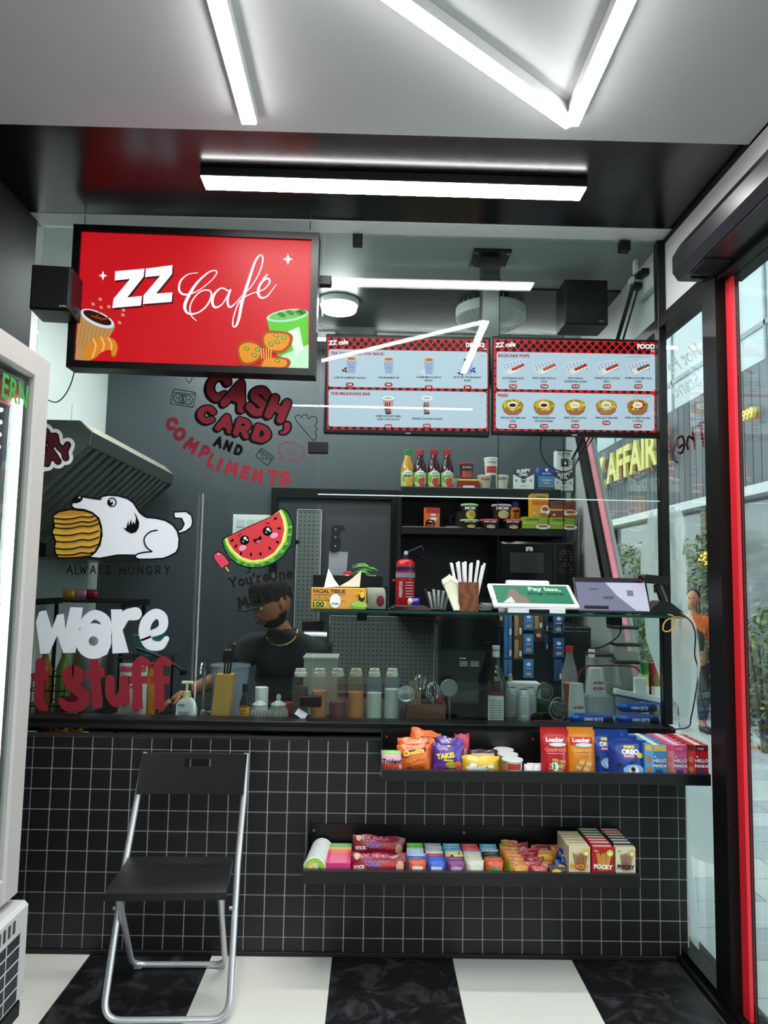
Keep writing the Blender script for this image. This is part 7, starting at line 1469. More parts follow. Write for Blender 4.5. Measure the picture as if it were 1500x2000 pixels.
def oreo(x0, x1, y0, Y, lab, seed):
    l, w, h = ont(x0, x1, y0, Y, ZU); p = bag('cookie_pouch', lab, 'cookie pouch', l, w, h, .05, FOIL('#1c3a8c'), 'blue cookie pouches', tilt=-.1, seed=seed, crimp=.12, flatbase=True); p.dv = .13
    p.text('mini', -.02, .72, .3, mat('#e8d83a', .5), .04, hmax=.1); p.text('OREO', .0, .59, .5, WHITE, .06, hmax=.15); p.rect(-.2, .1, .45, .51, mat('#e89ac0', .5)); p.ell(.26, .5, .09, .07, mat('#e8d428', .5))
    p.ell(.05, .14, .3, .14, mat('#8ab8e8', .4)); p.ell(.05, .13, .14, .1, WHITE); p.ell(.03, .16, .07, .06, mat('#2a1c1a', .4)); p.ell(-.34, .26, .07, .05, mat('#16121a', .4)); p.ell(.02, .33, .06, .035, mat('#16121a', .4)); p.poly([(.25, .02), (.46, .02), (.46, .18)], mat('#e089b4', .5))
oreo(1160, 1228, 1425, 2.83, 'rearmost blue cookie pouch by the back plate', 41); oreo(1156, 1214, 1431, 2.77, 'blue cookie pouch beside the orange wafer bag', 42); oreo(1188, 1246, 1438, 2.735, 'blue cookie pouch half hidden behind the front one', 43); oreo(1197, 1264, 1447, 2.69, 'front blue cookie pouch', 44)
# biscuit boxes, three columns
for ci, (x0, col, top, nm) in enumerate(((1264, '#3f8ac4', '#d8bc5c', 'blue and yellow'), (1304, '#c85a84', '#c84878', 'pink'), (1345, '#a81420', '#5a1018', 'dark red'))):
    l, w, h = ont(x0, x0+40, 1453, 2.675, ZU); w *= .97
    for k in range(5):
        Y = 2.672+k*.04
        p = carton('biscuit_box', '%s hexagonal biscuit box at the front of its row' % nm if k == 0 else '%s biscuit box behind the front one of its row' % nm, 'biscuit box', Vector((l.x-.012, Y, ZU)), w, h, .038, mat(col, .4), '%s biscuit boxes' % nm, hexa=True)
        MB().box(-w*.14, w*.14, -.016, .016, h+.0002, h+.001).build('top_print', mat('#d8c8c8' if ci else '#e8dcb0', .45), p.root)
        if k < 1:
            p.rect(-.5, .5, .84, 1, mat(top, .4)); p.rect(-.5, -.14, .0, .84, mat(['#5aa8d8', '#d87a9a', '#c02430'][ci], .4))
            p.text('HELLO', .16, .60, .66, mat('#20305a', .5), .09, hmax=.15); p.text('PANDA', .16, .46, .7, mat('#20305a', .5), .09, hmax=.15); p.text('HELLO', .16, .60, .64, WHITE, .03, hmax=.14); p.text('PANDA', .16, .46, .68, WHITE, .03, hmax=.14)
            for u, v in ((-.34, .62), (-.34, .36), (-.36, .12), (.36, .1)): p.ell(u, v, .11, .08, mat('#b8803c', .5))
            p.text('meiji', .1, .92, .3, mat('#e8b0a8', .5), .02, hmax=.06); p.rect(-.05, .28, .28, .36, mat('#28408a', .4)); p.rect(-.1, -.05, .68, .73, WHITE)
        p.text('biscuit', 0, .0, .0001, WHITE) if False else None
# ---- lower tray
fz = ZL
# round mint tins on edge
l, w, h = ont(594, 635, 1664, 2.66, ZL); R = .0405
for k in range(12):
    o = thing('mint_tin', 'front round mint tin with a green label' if k == 0 else 'white round mint tin on edge in its row', 'mint tin', (l.x+.0012*k, 2.662+k*.0162, ZL+R), group='round mint tins'); MB().lathe([(R*.93, -.007), (R, -.005), (R, .003), (R*.93, .006)], 28, axis='y').build('tin', mat('#dfe2df', .4), o, smooth=30); MB().lathe([(R*1.003, -.0005), (R*1.003, .0032)], 28, axis='y').build('seam_band', mat(['#3a6a3a', '#5a3a4a', '#3a6a5a'][k % 3], .4), o)
    if k == 0:
        P = Prod(o, 2*R, 2*R, lambda x, z: -.0072); P.ell(0, 0, .44, .44, mat('#a8cf4a', .4)); P.ell(-.1, .1, .2, .2, mat('#e0d84a', .4)); P.ell(.15, -.1, .2, .15, mat('#4a9a3a', .4)); P.text('ICE', -.05, .08, .4, WHITE, .04, rot=25, hmax=.2); P.text('MIX', .08, -.1, .5, INK, .05, rot=25, hmax=.2)
# slim gum packs
l, w, h = ont(637, 683, 1690, 2.66, ZL); seq = ['#d83a7a']*5+['#d8324a']*3+['#d85a34', '#d8542c', '#d8942c', '#d8a02c', '#3f9a3a', '#4aa84a', '#3f8a44']
nmc = {'#d83a7a': 'pink', '#d8324a': 'rose red', '#d85a34': 'coral', '#d8542c': 'dark coral', '#d8942c': 'amber', '#d8a02c': 'light orange', '#3f9a3a': 'green', '#4aa84a': 'light green', '#3f8a44': 'dark green'}
for k, col in enumerate(seq):
    o = carton('gum_pack', 'slim %s gum pack standing in its row' % nmc[col], 'gum pack', Vector((l.x, 2.66+k*.0128, ZL)), .085, .062, .0118, mat(col, .35), 'slim gum packs', r=.001)
    MB().box(-.03, .03, -.0005, .0005, .0622, .0626).build('top_print', WHITE, o.root)
    if k == 0: o.text('gum pack', .3, .7, .3, WHITE, hmax=.1) if False else None
# sour sticks packs lying in front
for k, (Y, z, lab, rl) in enumerate(((2.83, .0, 'dark red sour sweet pack at the back', .05), (2.67, .0, 'front dark red sour sweet pack with purple lettering', .0))):
    l, w, h = ont(683, 794, 1668, 2.67, ZL); p = bag('sour_sweet_pack', lab, 'sweet pack', Vector((l.x, Y, ZL+z)), w, h, .045, FOIL('#8a1c2c'), 'sour sweet packs', tilt=-.15, seed=50+k, wav=.04, roll=rl); p.dv = .16
    p.text('KNOCK', -.02, .78, .5, INK, .08, hmax=.2); p.text('KNOCK', -.02, .78, .48, mat('#d84a7a', .5), .04, hmax=.18); p.text('SOUR', -.1, .48, .3, mat('#3a1c5a', .5), .08, hmax=.24); p.text('PUNK', .2, .48, .28, mat('#d83a3a', .5), .06, hmax=.24); p.text('SOUR', -.1, .48, .28, mat('#a06ac8', .5), .03, hmax=.22); p.ell(-.33, .36, .13, .16, mat('#a81c34', .4)); p.text('STICK', -.33, .36, .2, WHITE, .05, hmax=.16, rot=8); p.ell(-.38, .75, .05, .14, mat('#d8b09a', .5)); p.ell(.38, .4, .07, .2, mat('#d8a890', .5))
# wrapped tissue packs in five rows
rows = [(796, ['#d8582c', '#3a6ac0', '#c8d0e8', '#c0c8e8', '#b8e0d8', '#5ab83a', '#7ac83a']), (834, ['#2f5ac8', '#2f62d0', '#c83a4a', '#d8d8d8', '#a8b4b4', '#b0b8b8', '#98a4a4']), (872, ['#7a3a7a', '#8a4a86', '#d8cf7a', '#d8d084', '#4a9ac0', '#5aa8c8', '#68b0cc']), (910, ['#d8d4c0', '#cfcfae', '#c8d0b0', '#b8c8c8', '#d85a6a', '#c8404a', '#c83a4a']), (948, ['#d8582c', '#d8602c', '#1c2024', '#202428', '#a8b4b8', '#58a8c8', '#5aaccc'])]
CW = {0: 'orange', 1: 'blue'}
for ri, (x0, cols_) in enumerate(rows):
    l, w, h = ont(x0, x0+36, 1690, 2.665, ZL); w *= .96
    for k, col in enumerate(cols_):
        rr = random.Random(ri*10+k)
        r_, g_, b_ = [int(col[i:i+2], 16) for i in (1, 3, 5)]
        nm = 'pale' if min(r_, g_, b_) > 150 else 'black' if max(r_, g_, b_) < 60 else 'red' if r_ > 190 and g_ < 80 else 'orange' if r_ > 200 and g_ < 130 else 'yellow' if r_ > 190 and b_ < 150 else 'purple' if r_ > g_+40 and b_ > 100 else 'green' if g_ > b_+40 and g_ > r_ else 'blue'
        p = bag('tissue_pack', '%s wrapped pack, place %d from the front of row %d' % (nm, k+1, ri+1), 'tissue pack', Vector((l.x+rr.uniform(-.002, .002), 2.665+k*.0262, ZL)), w, .072, .022, FOIL(col), 'wrapped small packs in rows', tilt=-.1, seed=ri*10+k, crimp=.12)
        if k == 0: p.rect(-.3, .3, .35, .7, mat(['#e8e0d0', '#c8d8f0', '#c8a0c8', '#e8e4d8', '#3f9a4a'][ri], .4))
        if nm == 'yellow': [p.ell(rr.uniform(-.35, .35), rr.uniform(.6, .95), .05, .05, INK) for _ in range(5)]
ordn = {1: 'front', 2: 'second', 3: 'third', 4: 'fourth', 5: 'fifth', 6: 'sixth', 7: 'rearmost'}
for o in list(COL.objects):
    if o.name.startswith('tissue_pack'):
        s_ = o['label']; a_, b_ = s_.split(', place '); k, r_ = b_.split(' from the front of row '); o['label'] = '%s pack, %s in the %s of five rows from the sour packs' % (a_, ordn[int(k)], ['first', 'second', 'third', 'fourth', 'fifth'][int(r_)-1])
# loose sweets and bars
k = 0
def sweet(px, py, Y, w, h, d, col, lab, grp, yaw=0, roll=0, txt=None, acc=None, tilt=-.2, z=None):
    global k; k += 1
    q = at(px, py, Y=Y); zz_ = max(q.z-h/2, ZL) if z is None else z
    p = bag('sweet_sachet', lab, 'sweet', Vector((q.x, Y, zz_)), w, h, d, FOIL(col), grp, yaw=yaw, roll=roll, seed=100+k, crimp=.15, tilt=tilt, wav=.02)
    if acc: p.ell(0, .5, .28, .28, mat(acc, .35))
    if txt: p.text(txt, 0, .5, .6, WHITE, .03, hmax=.3)
for i in range(8):
    sweet(1014-i*4.2+ (i > 5)*10, 1694-i*7.2, 2.665+i*.022, .062, .06, .02, ['#d8861c', '#c8761c', '#d0801c'][i % 3], 'orange and green jelly sachet, %s of its leaning row' % ['front', 'second', 'third', 'fourth', 'fifth', 'sixth', 'seventh', 'rearmost'][i], 'orange jelly sachets', yaw=-.2, acc='#e8b040', z=ZL+.004*i)
    if i % 2 == 0: sweet(1000-i*3, 1688-i*7, 2.672+i*.022, .03, .045, .01, '#5aa82c', 'small green leaf-shaped sachet tucked in %s' % ['the front', 'the second gap', 'the third gap', 'the rear'][i//2]+' of the orange row', 'green sachets', yaw=-.4, z=ZL+.004*i+.01)
for i, (x, y, Y) in enumerate(((1052, 1695, 2.665), (1036, 1684, 2.69), (1046, 1677, 2.715), (1030, 1672, 2.74), (1040, 1665, 2.765), (1020, 1656, 2.8))):
    sweet(x, y, Y, .065, .055, .024, ['#b83a34', '#a81c30', '#98182a', '#a01c2c', '#b02038', '#a83a4a'][i], 'red jelly sachet in the loose pile, %s' % ['lying in front', 'second', 'third', 'fourth', 'fifth', 'pink-faced at the back'][i], 'red jelly sachets', yaw=.15*(i-2), acc=['#d88a6a', '#c8304a', None, None, None, '#e0a0a0'][i], z=ZL+.006*i)
for i, (x, y, Y, w_, h_, col, lab, tx, ac) in enumerate(((1068, 1645, 2.83, .12, .05, '#9a1c2c', 'dark red bar at the back of the loose sweets', 'BERRY', None), (1063, 1660, 2.77, .11, .05, '#d8861c', 'orange mango bar lying in the loose sweets', None, '#e8c83a'), (1092, 1657, 2.8, .06, .06, '#c87a2a', 'dull orange bar beside the cream stick boxes', None, '#e0a050'), (1066, 1680, 2.71, .055, .055, '#c86a34', 'small coral bar under the mango bar', None, '#e0b090'), (1030, 1690, 2.655, .03, .04, '#d84a8a', 'tiny magenta sachet at the front', None, None), (1037, 1658, 2.835, .06, .05, '#8a7a4a', 'dark golden sachet behind the red ones', None, '#b88a2a'))):
    sweet(x, y, Y, w_, h_, .02, col, lab, 'loose bars and sachets', yaw=.05*i, txt=tx, acc=ac, z=ZL+(.02 if i < 3 else .0))
for i, (x, y, Y, rl) in enumerate(((1098, 1674, 2.72, .5), (1092, 1690, 2.675, .45), (1104, 1690, 2.69, .5), (1085, 1698, 2.652, .2))):
    sweet(x, y, Y, .065, .042, .02, '#16357c' if i < 3 else '#1c1e24', '%s mini cookie sachet by the cream stick boxes' % ['top blue', 'front blue', 'lower blue', 'black'][i], 'mini cookie sachets', yaw=.0, roll=rl, acc='#d8a82c', z=ZL+(.03 if i == 0 else .012))
# biscuit stick boxes
def stick(x0, x1, Y, col, lab, grp, front=None, hh=.128):
    a, b = at(x0, 1680, Y=2.665), at(x1, 1680, Y=2.665); w = (b.x-a.x)*.97; h = hh
    p = carton('stick_box', lab, 'biscuit stick box', Vector(((a.x+b.x)/2, Y, ZL)), w, h, .0255, mat(col, .4), grp, r=.0012)
    if front:
        logo, sticks, tip, extra = front
        rr = random.Random(int(x0))
        for i in range(11):
            u = -.25+i*.05; v0 = .5+rr.uniform(-.03, .03); p.poly([(u*.7, v0-.1), (u*.7+.035, v0-.1), (u*1.25+.04, .82+rr.uniform(-.05, .06)), (u*1.25, .82+rr.uniform(-.05, .06))], mat(sticks if i % 2 else tip, .5))
        if extra: p.poly([(-.35, .02), (.1, .02), (.02, .3), (-.12, .3)], mat(extra, .5)); p.poly([(.05, .02), (.2, .02), (.08, .25)], mat('#cfc8bc' if extra != '#d8a060' else '#e8d8b8', .5))
        p.text('POCKY', 0, .5, .86, mat(logo, .5), .06, hmax=.17, rot=-3); p.ell(.3, .86, .16, .09, mat('#e0c832', .5)); p.ell(.3, .84, .09, .04, WHITE); p.text('Glico', -.32, .92, .2, mat('#a82a2a' if logo == '#15161a' else '#e8dcc8', .5), hmax=.05)
    MB().box(-w*.42, w*.42, -.006, .006, h+.0002, h+.0008).build('top_print', mat('#e4e0d4' if col != '#e4dcb8' else '#c8b890', .5), p.root)
sp_ = .0275
for i in range(6):
    stick(1108, 1151, 2.662+i*sp_, '#e0cfa8' if i == 0 else '#e4dcb8', 'cream biscuit stick box with a caramel logo in front' if i == 0 else 'cream biscuit stick box behind the caramel one', 'cream biscuit stick boxes', ('#d8902a', '#a86a3a', '#7a4424', '#7a4a2c') if i == 0 else None)
for i in range(7):
    col = '#b8161e' if i < 4 else '#2f5a2c'
    stick(1153, 1197, 2.662+i*sp_, col, 'red biscuit stick box with white lettering in front' if i == 0 else 'red biscuit stick box behind the front one' if i < 4 else 'green biscuit stick box behind the red ones', 'red and green biscuit stick boxes', ('#f2f2f0', '#d8a03a', '#e0b050', '#3a2420') if i == 0 else None, .128 if i < 1 else .131)
for i in range(7):
    col = '#e4dcb8' if i == 0 else '#1c2238' if i < 5 else '#c84a1c' if i == 5 else '#a81c40'
    stick(1199, 1239, 2.662+i*sp_, col, 'pale yellow biscuit stick box with black lettering' if i == 0 else 'navy biscuit stick box behind the pale yellow one' if i < 5 else 'orange red biscuit stick box behind the navy ones' if i == 5 else 'crimson biscuit stick box by the back plate', 'mixed biscuit stick boxes', ('#15161a', '#7a4a3a', '#a87a6a', '#c8c0b4') if i == 0 else None, .128 if i < 1 else .131)
# ================================================================ PEOPLE
def skin_body(name, nodes, edges, m, parent, sub=2, root=0, loc=(0, 0, 0)):
    """a continuous body: joints with radii grown into one surface"""
    me = bpy.data.meshes.new(name); me.from_pydata([n[:3] for n in nodes], edges, []); me.update()
    o = bpy.data.objects.new(name, me); COL.objects.link(o); o.parent = parent; o.location = loc
    md = o.modifiers.new('skin', 'SKIN'); md.use_smooth_shade = True; md.branch_smoothing = .4
    for i, n in enumerate(nodes):
        r = n[3]; me.skin_vertices[0].data[i].radius = r if isinstance(r, tuple) else (r, r); me.skin_vertices[0].data[i].use_root = (i == root)
    s = o.modifiers.new('sub', 'SUBSURF'); s.levels = sub; s.render_levels = sub
    me.materials.append(m)
    return o
def head_mesh(skin, parent, loc, yaw, pitch, s=1.0, roll=0):
    """head with brow, nose, mouth, chin and ears; faces -y before turning"""
    N, M_ = 28, 22; v = []; f = []
    for i in range(M_+1):
        th = math.pi*i/M_
        for k in range(N):
            ph = 2*math.pi*k/N; x = math.sin(th)*math.cos(ph); y = math.sin(th)*math.sin(ph); z = math.cos(th)
            X, Y_, Z = .076*x, .095*y, .118*z
            if z < 0: q = 1+.28*z*(1 if y > -.2 else .75); X *= q; Y_ *= (1+.10*z) if y > 0 else (1+.04*z)
            if y < -.3 and abs(x) < .8:
                if -.2 < z < .12: Y_ += .007*math.cos((z+.04)/.16*1.2)*(1 if .2 < abs(x) < .6 else .3)      # eye sockets
                if abs(x) < .2 and -.35 < z < .08: Y_ -= .024*(1-abs(x)/.2)*max(0, min(1, (.08-z)/.36))      # nose
                if abs(x) < .35 and -.62 < z < -.48: Y_ -= .007*(1-abs(x)/.35)                                # lips
                if z < -.72: Y_ -= .008*(1-abs(x))
            v.append((X*s, Y_*s, Z*s))
    for i in range(M_):
        for k in range(N): f.append((i*N+k, (i+1)*N+k, (i+1)*N+(k+1) % N, i*N+(k+1) % N))
    global HEADMESH
    HEADMESH = (v, f)
    h = MB().add(v, f).build('head', skin, parent, smooth=80, loc=loc, rot=(pitch, roll, yaw))
    for sx in (-1, 1):
        MB().sphere((sx*.077*s, .008*s, -.005*s), (.010*s, .019*s, .030*s), 10, 8).build('ear', skin, h, smooth=80)
        MB().sphere((sx*.030*s, -.083*s, .004*s), (.011*s, .009*s, .007*s), 10, 8).build('eye', mat('#e8e4e0', .3), h, smooth=80)
        MB().sphere((sx*.030*s, -.0905*s, .004*s), (.005*s, .003*s, .005*s), 8, 6).build('iris', mat('#1a120e', .2), h, smooth=80)
        MB().tube([(sx*.014*s, -.094*s, .024*s), (sx*.03*s, -.093*s, .029*s), (sx*.047*s, -.084*s, .022*s)], [.003*s, .004*s, .002*s], 6).build('eyebrow', mat('#0e0a08', .8), h)
    MB().tube([(-.022*s, -.094*s, -.064*s), (0, -.1*s, -.061*s), (.022*s, -.094*s, -.064*s)], [.002*s, .006*s, .002*s], 8).build('lips', mat('#7a4a40', .5), h, smooth=80)
    return h
def hand(parent, skin, wrist, d, side=1, curl=.5, s=1.0):
    """palm and five separate bent fingers; d = direction the hand points, side = thumb side"""
    d = Vector(d).normalized(); up = Vector((0, 0, 1)); lat = d.cross(up).normalized()*side; nrm = lat.cross(d).normalized()*side
    W = Vector(wrist); pc = W+d*.045*s
    fr_ = [(-.028, .085, .068), (-.010, .092, .078), (.010, .09, .072), (.026, .082, .056)]
    nodes = [(*W, .024*s), (*(W+d*.03*s), (.033*s, .02*s)), (*(W+d*.075*s), (.036*s, .016*s))]; edges = [(0, 1), (1, 2)]
    o = skin_body('palm', nodes, edges, skin, parent, 2)
    for la, ba, L in fr_:
        b = W+d*ba*s*.85+lat*la*s; nd = []; cur = b; dirv = d.copy()
        for j in range(4):
            nd.append((*cur, (.0095-.001*j)*s)); cur = cur+dirv*(L/3)*s; dirv = (dirv-nrm*curl*.7).normalized()
        skin_body('finger', nd, [(0, 1), (1, 2), (2, 3)], skin, parent, 1)
    b = W+d*.03*s-lat*.03*s; dv = (d-lat*.9-nrm*.3).normalized(); nd = []
    for j in range(3): nd.append((*b, (.011-.0015*j)*s)); b = b+dv*.027*s; dv = (dv+lat*.35).normalized()
    skin_body('thumb', nd, [(0, 1), (1, 2)], skin, parent, 1)
    return o
# ---- cook behind the glass
SK = mat('#a2694a', .5, noise=.06, scale=12); TEE = mat('#0b0b0d', .75, bump=.25, bscale=30)
YP = 3.62
hx = at(532, 1186, Y=3.46)
ck = thing('person', 'cook in a black t-shirt and cap with a gold chain, reaching to the side', 'person', (hx.x+.03, YP, 0))
o_ = ck.location
def L3(px, py, Y): p = at(px, py, Y=Y); return (p.x-o_.x, p.y-o_.y, p.z)
neck0 = L3(552, 1232, 3.52); sh_l = L3(468, 1276, 3.5); sh_r = L3(618, 1268, 3.56); el = L3(440, 1322, 3.4); wr_ = L3(362, 1352, 3.34)
hp = (.04, .16, .80); ches = L3(545, 1320, 3.56); bel = (.02, .1, .93)
nodes = [(*hp, (.11, .09)), (*bel, (.11, .085)), (*ches, (.12, .08)), (neck0[0], neck0[1], neck0[2]-.05, (.055, .05)), (*neck0, .052), (*L3(540, 1205, 3.48), .047),
         (sh_l[0], sh_l[1]+.01, sh_l[2]-.03, .05), (*el, .045), (*wr_, .027), (sh_r[0], sh_r[1]+.01, sh_r[2]-.03, .05), (*L3(636, 1345, 3.6), .045), (*L3(612, 1398, 3.5), .028),
         (-.06, .17, .72, .095), (-.08, .1, .42, .065), (-.09, .16, .09, .045), (-.09, .04, .04, .04), (.14, .17, .72, .095), (.16, .1, .42, .065), (.16, .18, .09, .045), (.16, .05, .04, .04)]
edges = [(0, 1), (1, 2), (2, 3), (3, 4), (4, 5), (3, 6), (6, 7), (7, 8), (3, 9), (9, 10), (10, 11), (0, 12), (12, 13), (13, 14), (14, 15), (0, 16), (16, 17), (17, 18), (18, 19)]
skin_body('body', nodes, edges, SK, ck, 2)
tn = [(*hp, (.165, .135)), (*bel, (.168, .132)), (*ches, (.185, .135)), (neck0[0], neck0[1], neck0[2]-.025, (.10, .085)), (*sh_l, .088), (*(Vector(sh_l)*.25+Vector(el)*.75), .068), (*sh_r, .088), (*(Vector(sh_r)*.25+Vector(L3(636, 1345, 3.6))*.75), .068)]
tn.append((neck0[0], neck0[1], neck0[2]+.012, .062))
skin_body('t_shirt', tn, [(0, 1), (1, 2), (2, 3), (3, 4), (4, 5), (3, 6), (6, 7), (3, 8)], TEE, ck, 2)
TR = mat('#16181c', .8)
skin_body('trousers', [(*hp, (.168, .138)), (-.06, .17, .70, .11), (-.08, .1, .42, .085), (-.09, .16, .12, .07), (.14, .17, .70, .11), (.16, .1, .42, .085), (.16, .18, .12, .07)], [(0, 1), (1, 2), (2, 3), (0, 4), (4, 5), (5, 6)], TR, ck, 2)
for x, y in ((-.09, .1), (.16, .11)): MB().rbox(x-.045, x+.045, y-.17, y+.1, .0, .075, .03, 3).build('shoe', BLACK, ck, smooth=60)
hl_ = L3(530, 1176, 3.45)
hm = head_mesh(SK, ck, hl_, math.radians(-48), math.radians(22), 1.0)
HB = mat('#0d0a09', .85, bump=.6, bscale=300)
hv_, hf_ = HEADMESH; bd = MB(); use = {}
for q_ in hf_:      # beard: a thin shell over jaw, chin and upper lip
    cx_, cy_, cz_ = [sum(hv_[i][a] for i in q_)/4 for a in range(3)]
    if cz_ < -.050-(.02 if cy_ < -.02 and abs(cx_) > .03 else 0) and cy_ < .03 and not (abs(cx_) < .022 and -.072 < cz_ < -.055 and cy_ < -.05):
        idx = []
        for i in q_:
            if i not in use: use[i] = len(bd.v); p_ = Vector(hv_[i]); bd.v.append(tuple(p_*1.03+Vector((0, -.001, -.001))))
            idx.append(use[i])
        bd.f.append(tuple(idx))
bd.build('beard', HB, hm, smooth=80)
cv = MB(); prof = [(.083, .02), (.085, .05), (.078, .09), (.055, .118), (.02, .128), (.001, .129)]
cv.lathe([(r, z) for r, z in prof], 24); cap_ = cv.build('cap', mat('#121214', .8), hm, smooth=60); cap_.scale = (.98, 1.2, 1); cap_.location = (0, .005, .002)
MB().prism([(-.07, -.08), (.07, -.08), (.066, -.13), (.04, -.165), (-.04, -.165), (-.066, -.13)], .022, .027, 'z').build('cap_brim', mat('#121214', .8), hm)
n0 = Vector(neck0); ring = [n0+Vector((.072*math.cos(a)+.0, .062*math.sin(a)-.012-(.05 if math.sin(a) < 0 else 0)*abs(math.sin(a)), -.008-(.05*abs(math.sin(a)) if math.sin(a) < 0 else -.015))) for a in [2*math.pi*j/30 for j in range(30)]]
MB().tube(ring, .0038, 6, True).build('gold_chain', mat('#c8b070', .25, .9), ck)
wv = Vector(wr_); dv = (wv-Vector(el)).normalized(); hand(ck, SK, wr_, (dv.x, dv.y, dv.z-.2), 1, .5, .95)
MB().tube([wv-dv*.03+Vector((0, .031*math.cos(a), .031*math.sin(a))) for a in [2*math.pi*j/16 for j in range(16)]], .008, 6, True).build('watch_strap', BLACK, ck)
w2 = L3(612, 1398, 3.5); hand(ck, SK, w2, (-.6, -.3, -.5), -1, .5, .95)
# ================================================================ OUTSIDE
GZO = -.35
g = struct(MB().box(XR+.1, 60, -30, 70, GZO-.1, GZO-.012).build('ground_outside', mat('#8f9694', .8)))
PV = [mat(c_, .7, noise=.1, scale=4) for c_ in ('#aeb6b6', '#b8c0c0', '#a4adae', '#bac0bc')]
rg = random.Random(5); sharedp = {}
cnt = 0
for j in range(34):
    y = -1.2+j*.32; x = XR+.12-(.3 if j % 2 else 0)
    while x < 5.1:
        L_ = .6
        xa = max(x, XR+.12)
        # keep what the window and door can show from around the camera's place
        if xa < 5.1 and abs(math.atan2(xa-0, max(y, .05))) < 1.25 and (xa/max(y+.3, .1)) > .26 and (xa/max(y+.3, .1)) < 2.2 and y > 1.0:
            i_ = rg.randrange(4)
            if x < XR+.12 or cnt < 1:
                MB().box(xa+.003, x+L_-.003, y+.003, y+.317, GZO-.012, GZO).build('paver', PV[i_], g)
            else:
                if i_ not in sharedp: sharedp[i_] = MB().box(.003, L_-.003, .003, .317, -.012, 0).build('paver', PV[i_], g, loc=(x, y, GZO))
                else: o = sharedp[i_].copy(); COL.objects.link(o); o.location = (x, y, GZO)
            cnt += 1
        x += L_
MB().box(3.2, 5.1, 8.1, 8.2, GZO+.0005, GZO+.003).build('yellow_line', mat('#c8a83a', .7), g)
struct(MB().box(XR+.1, XR+.12, -.9, 4.7, GZO-.011, -.02).build('wall_plinth', mat('#55585a', .7)))
# facade across the lane: dark boards above a ledge, glazing and planting below
FXo = 5.2
fac = struct(MB().box(FXo, FXo+.3, 2, 40, GZO, 4.45).build('wall_facade', mat('#3c4043', .6)))
zled = 2.6
for k in range(110):
    y = 3.0+k*.22; MB().box(FXo-.03, FXo, y, y+.2, zled+.14, 4.4).build('board', mat(['#4b4f52', '#43474a', '#505457'][k % 3], .6), fac)
MB().box(FXo-.25, FXo, 2, 40, zled, zled+.13).build('ledge', mat('#b0b6b6', .5), fac)
for k in range(12): y = 4.5+k*2.2; MB().box(FXo-.12, FXo, y, y+.16, GZO, zled).build('pilaster', mat('#2e3133', .5), fac); MB().box(FXo-.02, FXo-.001, y+.2, y+2.1, GZO+.3, zled-.05).build('shop_pane', mat('#6d7877', .15, .2), fac)
up = struct(MB().box(FXo+.6, FXo+.8, 1, 45, 4.45, 11).build('wall_upper_storey', mat('#a9b6b8', .35)))
for k in range(24): MB().box(FXo+.57, FXo+.6, 2.0+k*1.7, 2.06+k*1.7, 4.5, 11).build('mullion', mat('#7d898b', .4), up)
for k in range(4): MB().box(FXo+.57, FXo+.6, 1, 45, 5.3+k*1.5, 5.38+k*1.5).build('transom', mat('#7d898b', .4), up)
def facade_text(txt, y0, y1, z0, h, m, dep, lab, depth=.06):
    t = thing('sign_lettering', lab, 'sign', (FXo-.2, (y0+y1)/2, z0)); vs, fs, W = glyphs(txt, .03); n_ = len(vs); k_ = (y0-y1)/W
    q = MB(); q.add([(0, -x*k_, y*h/.73) for x, y in vs]+[(depth, -x*k_, y*h/.73) for x, y in vs], [tuple(reversed(f_)) for f_ in fs]+[tuple(i+n_ for i in f_) for f_ in fs])
    # side walls of each letter along its outline
    from collections import Counter
    ec = Counter(); 
    for f_ in fs:
        for a_, b_ in zip(f_, f_[1:]+f_[:1]): ec[(a_, b_)] += 1
    q.f += [(a_, b_, b_+n_, a_+n_) for (a_, b_) in ec if (b_, a_) not in ec]
    q.build('letters', m, t); 
    q2 = MB(); q2.add([(depth+.01, -x*k_-.05, y*h/.73-.06) for x, y in vs], [tuple(reversed(f_)) for f_ in fs]); q2.build('backing', dep, t)
    return t
pa_, pb_ = at(1162, 940, X=FXo-.2), at(1300, 900, X=FXo-.2)
facade_text('Z AFFAIRE', pa_.y, pb_.y, at(1230, 925, X=FXo-.2).z, .62, mat('#d8c45a', .4), mat('#8a1c22', .5), 'yellow raised shop lettering on the dark boards outside')
pa_, pb_ = at(1449, 818, X=FXo-.2), at(1470, 815, X=FXo-.2)
facade_text('999', pa_.y, pb_.y, at(1455, 820, X=FXo-.2).z, .14, mat('#d8c45a', .4), mat('#8a1c22', .5), 'small yellow number sign outside by the red door edge')
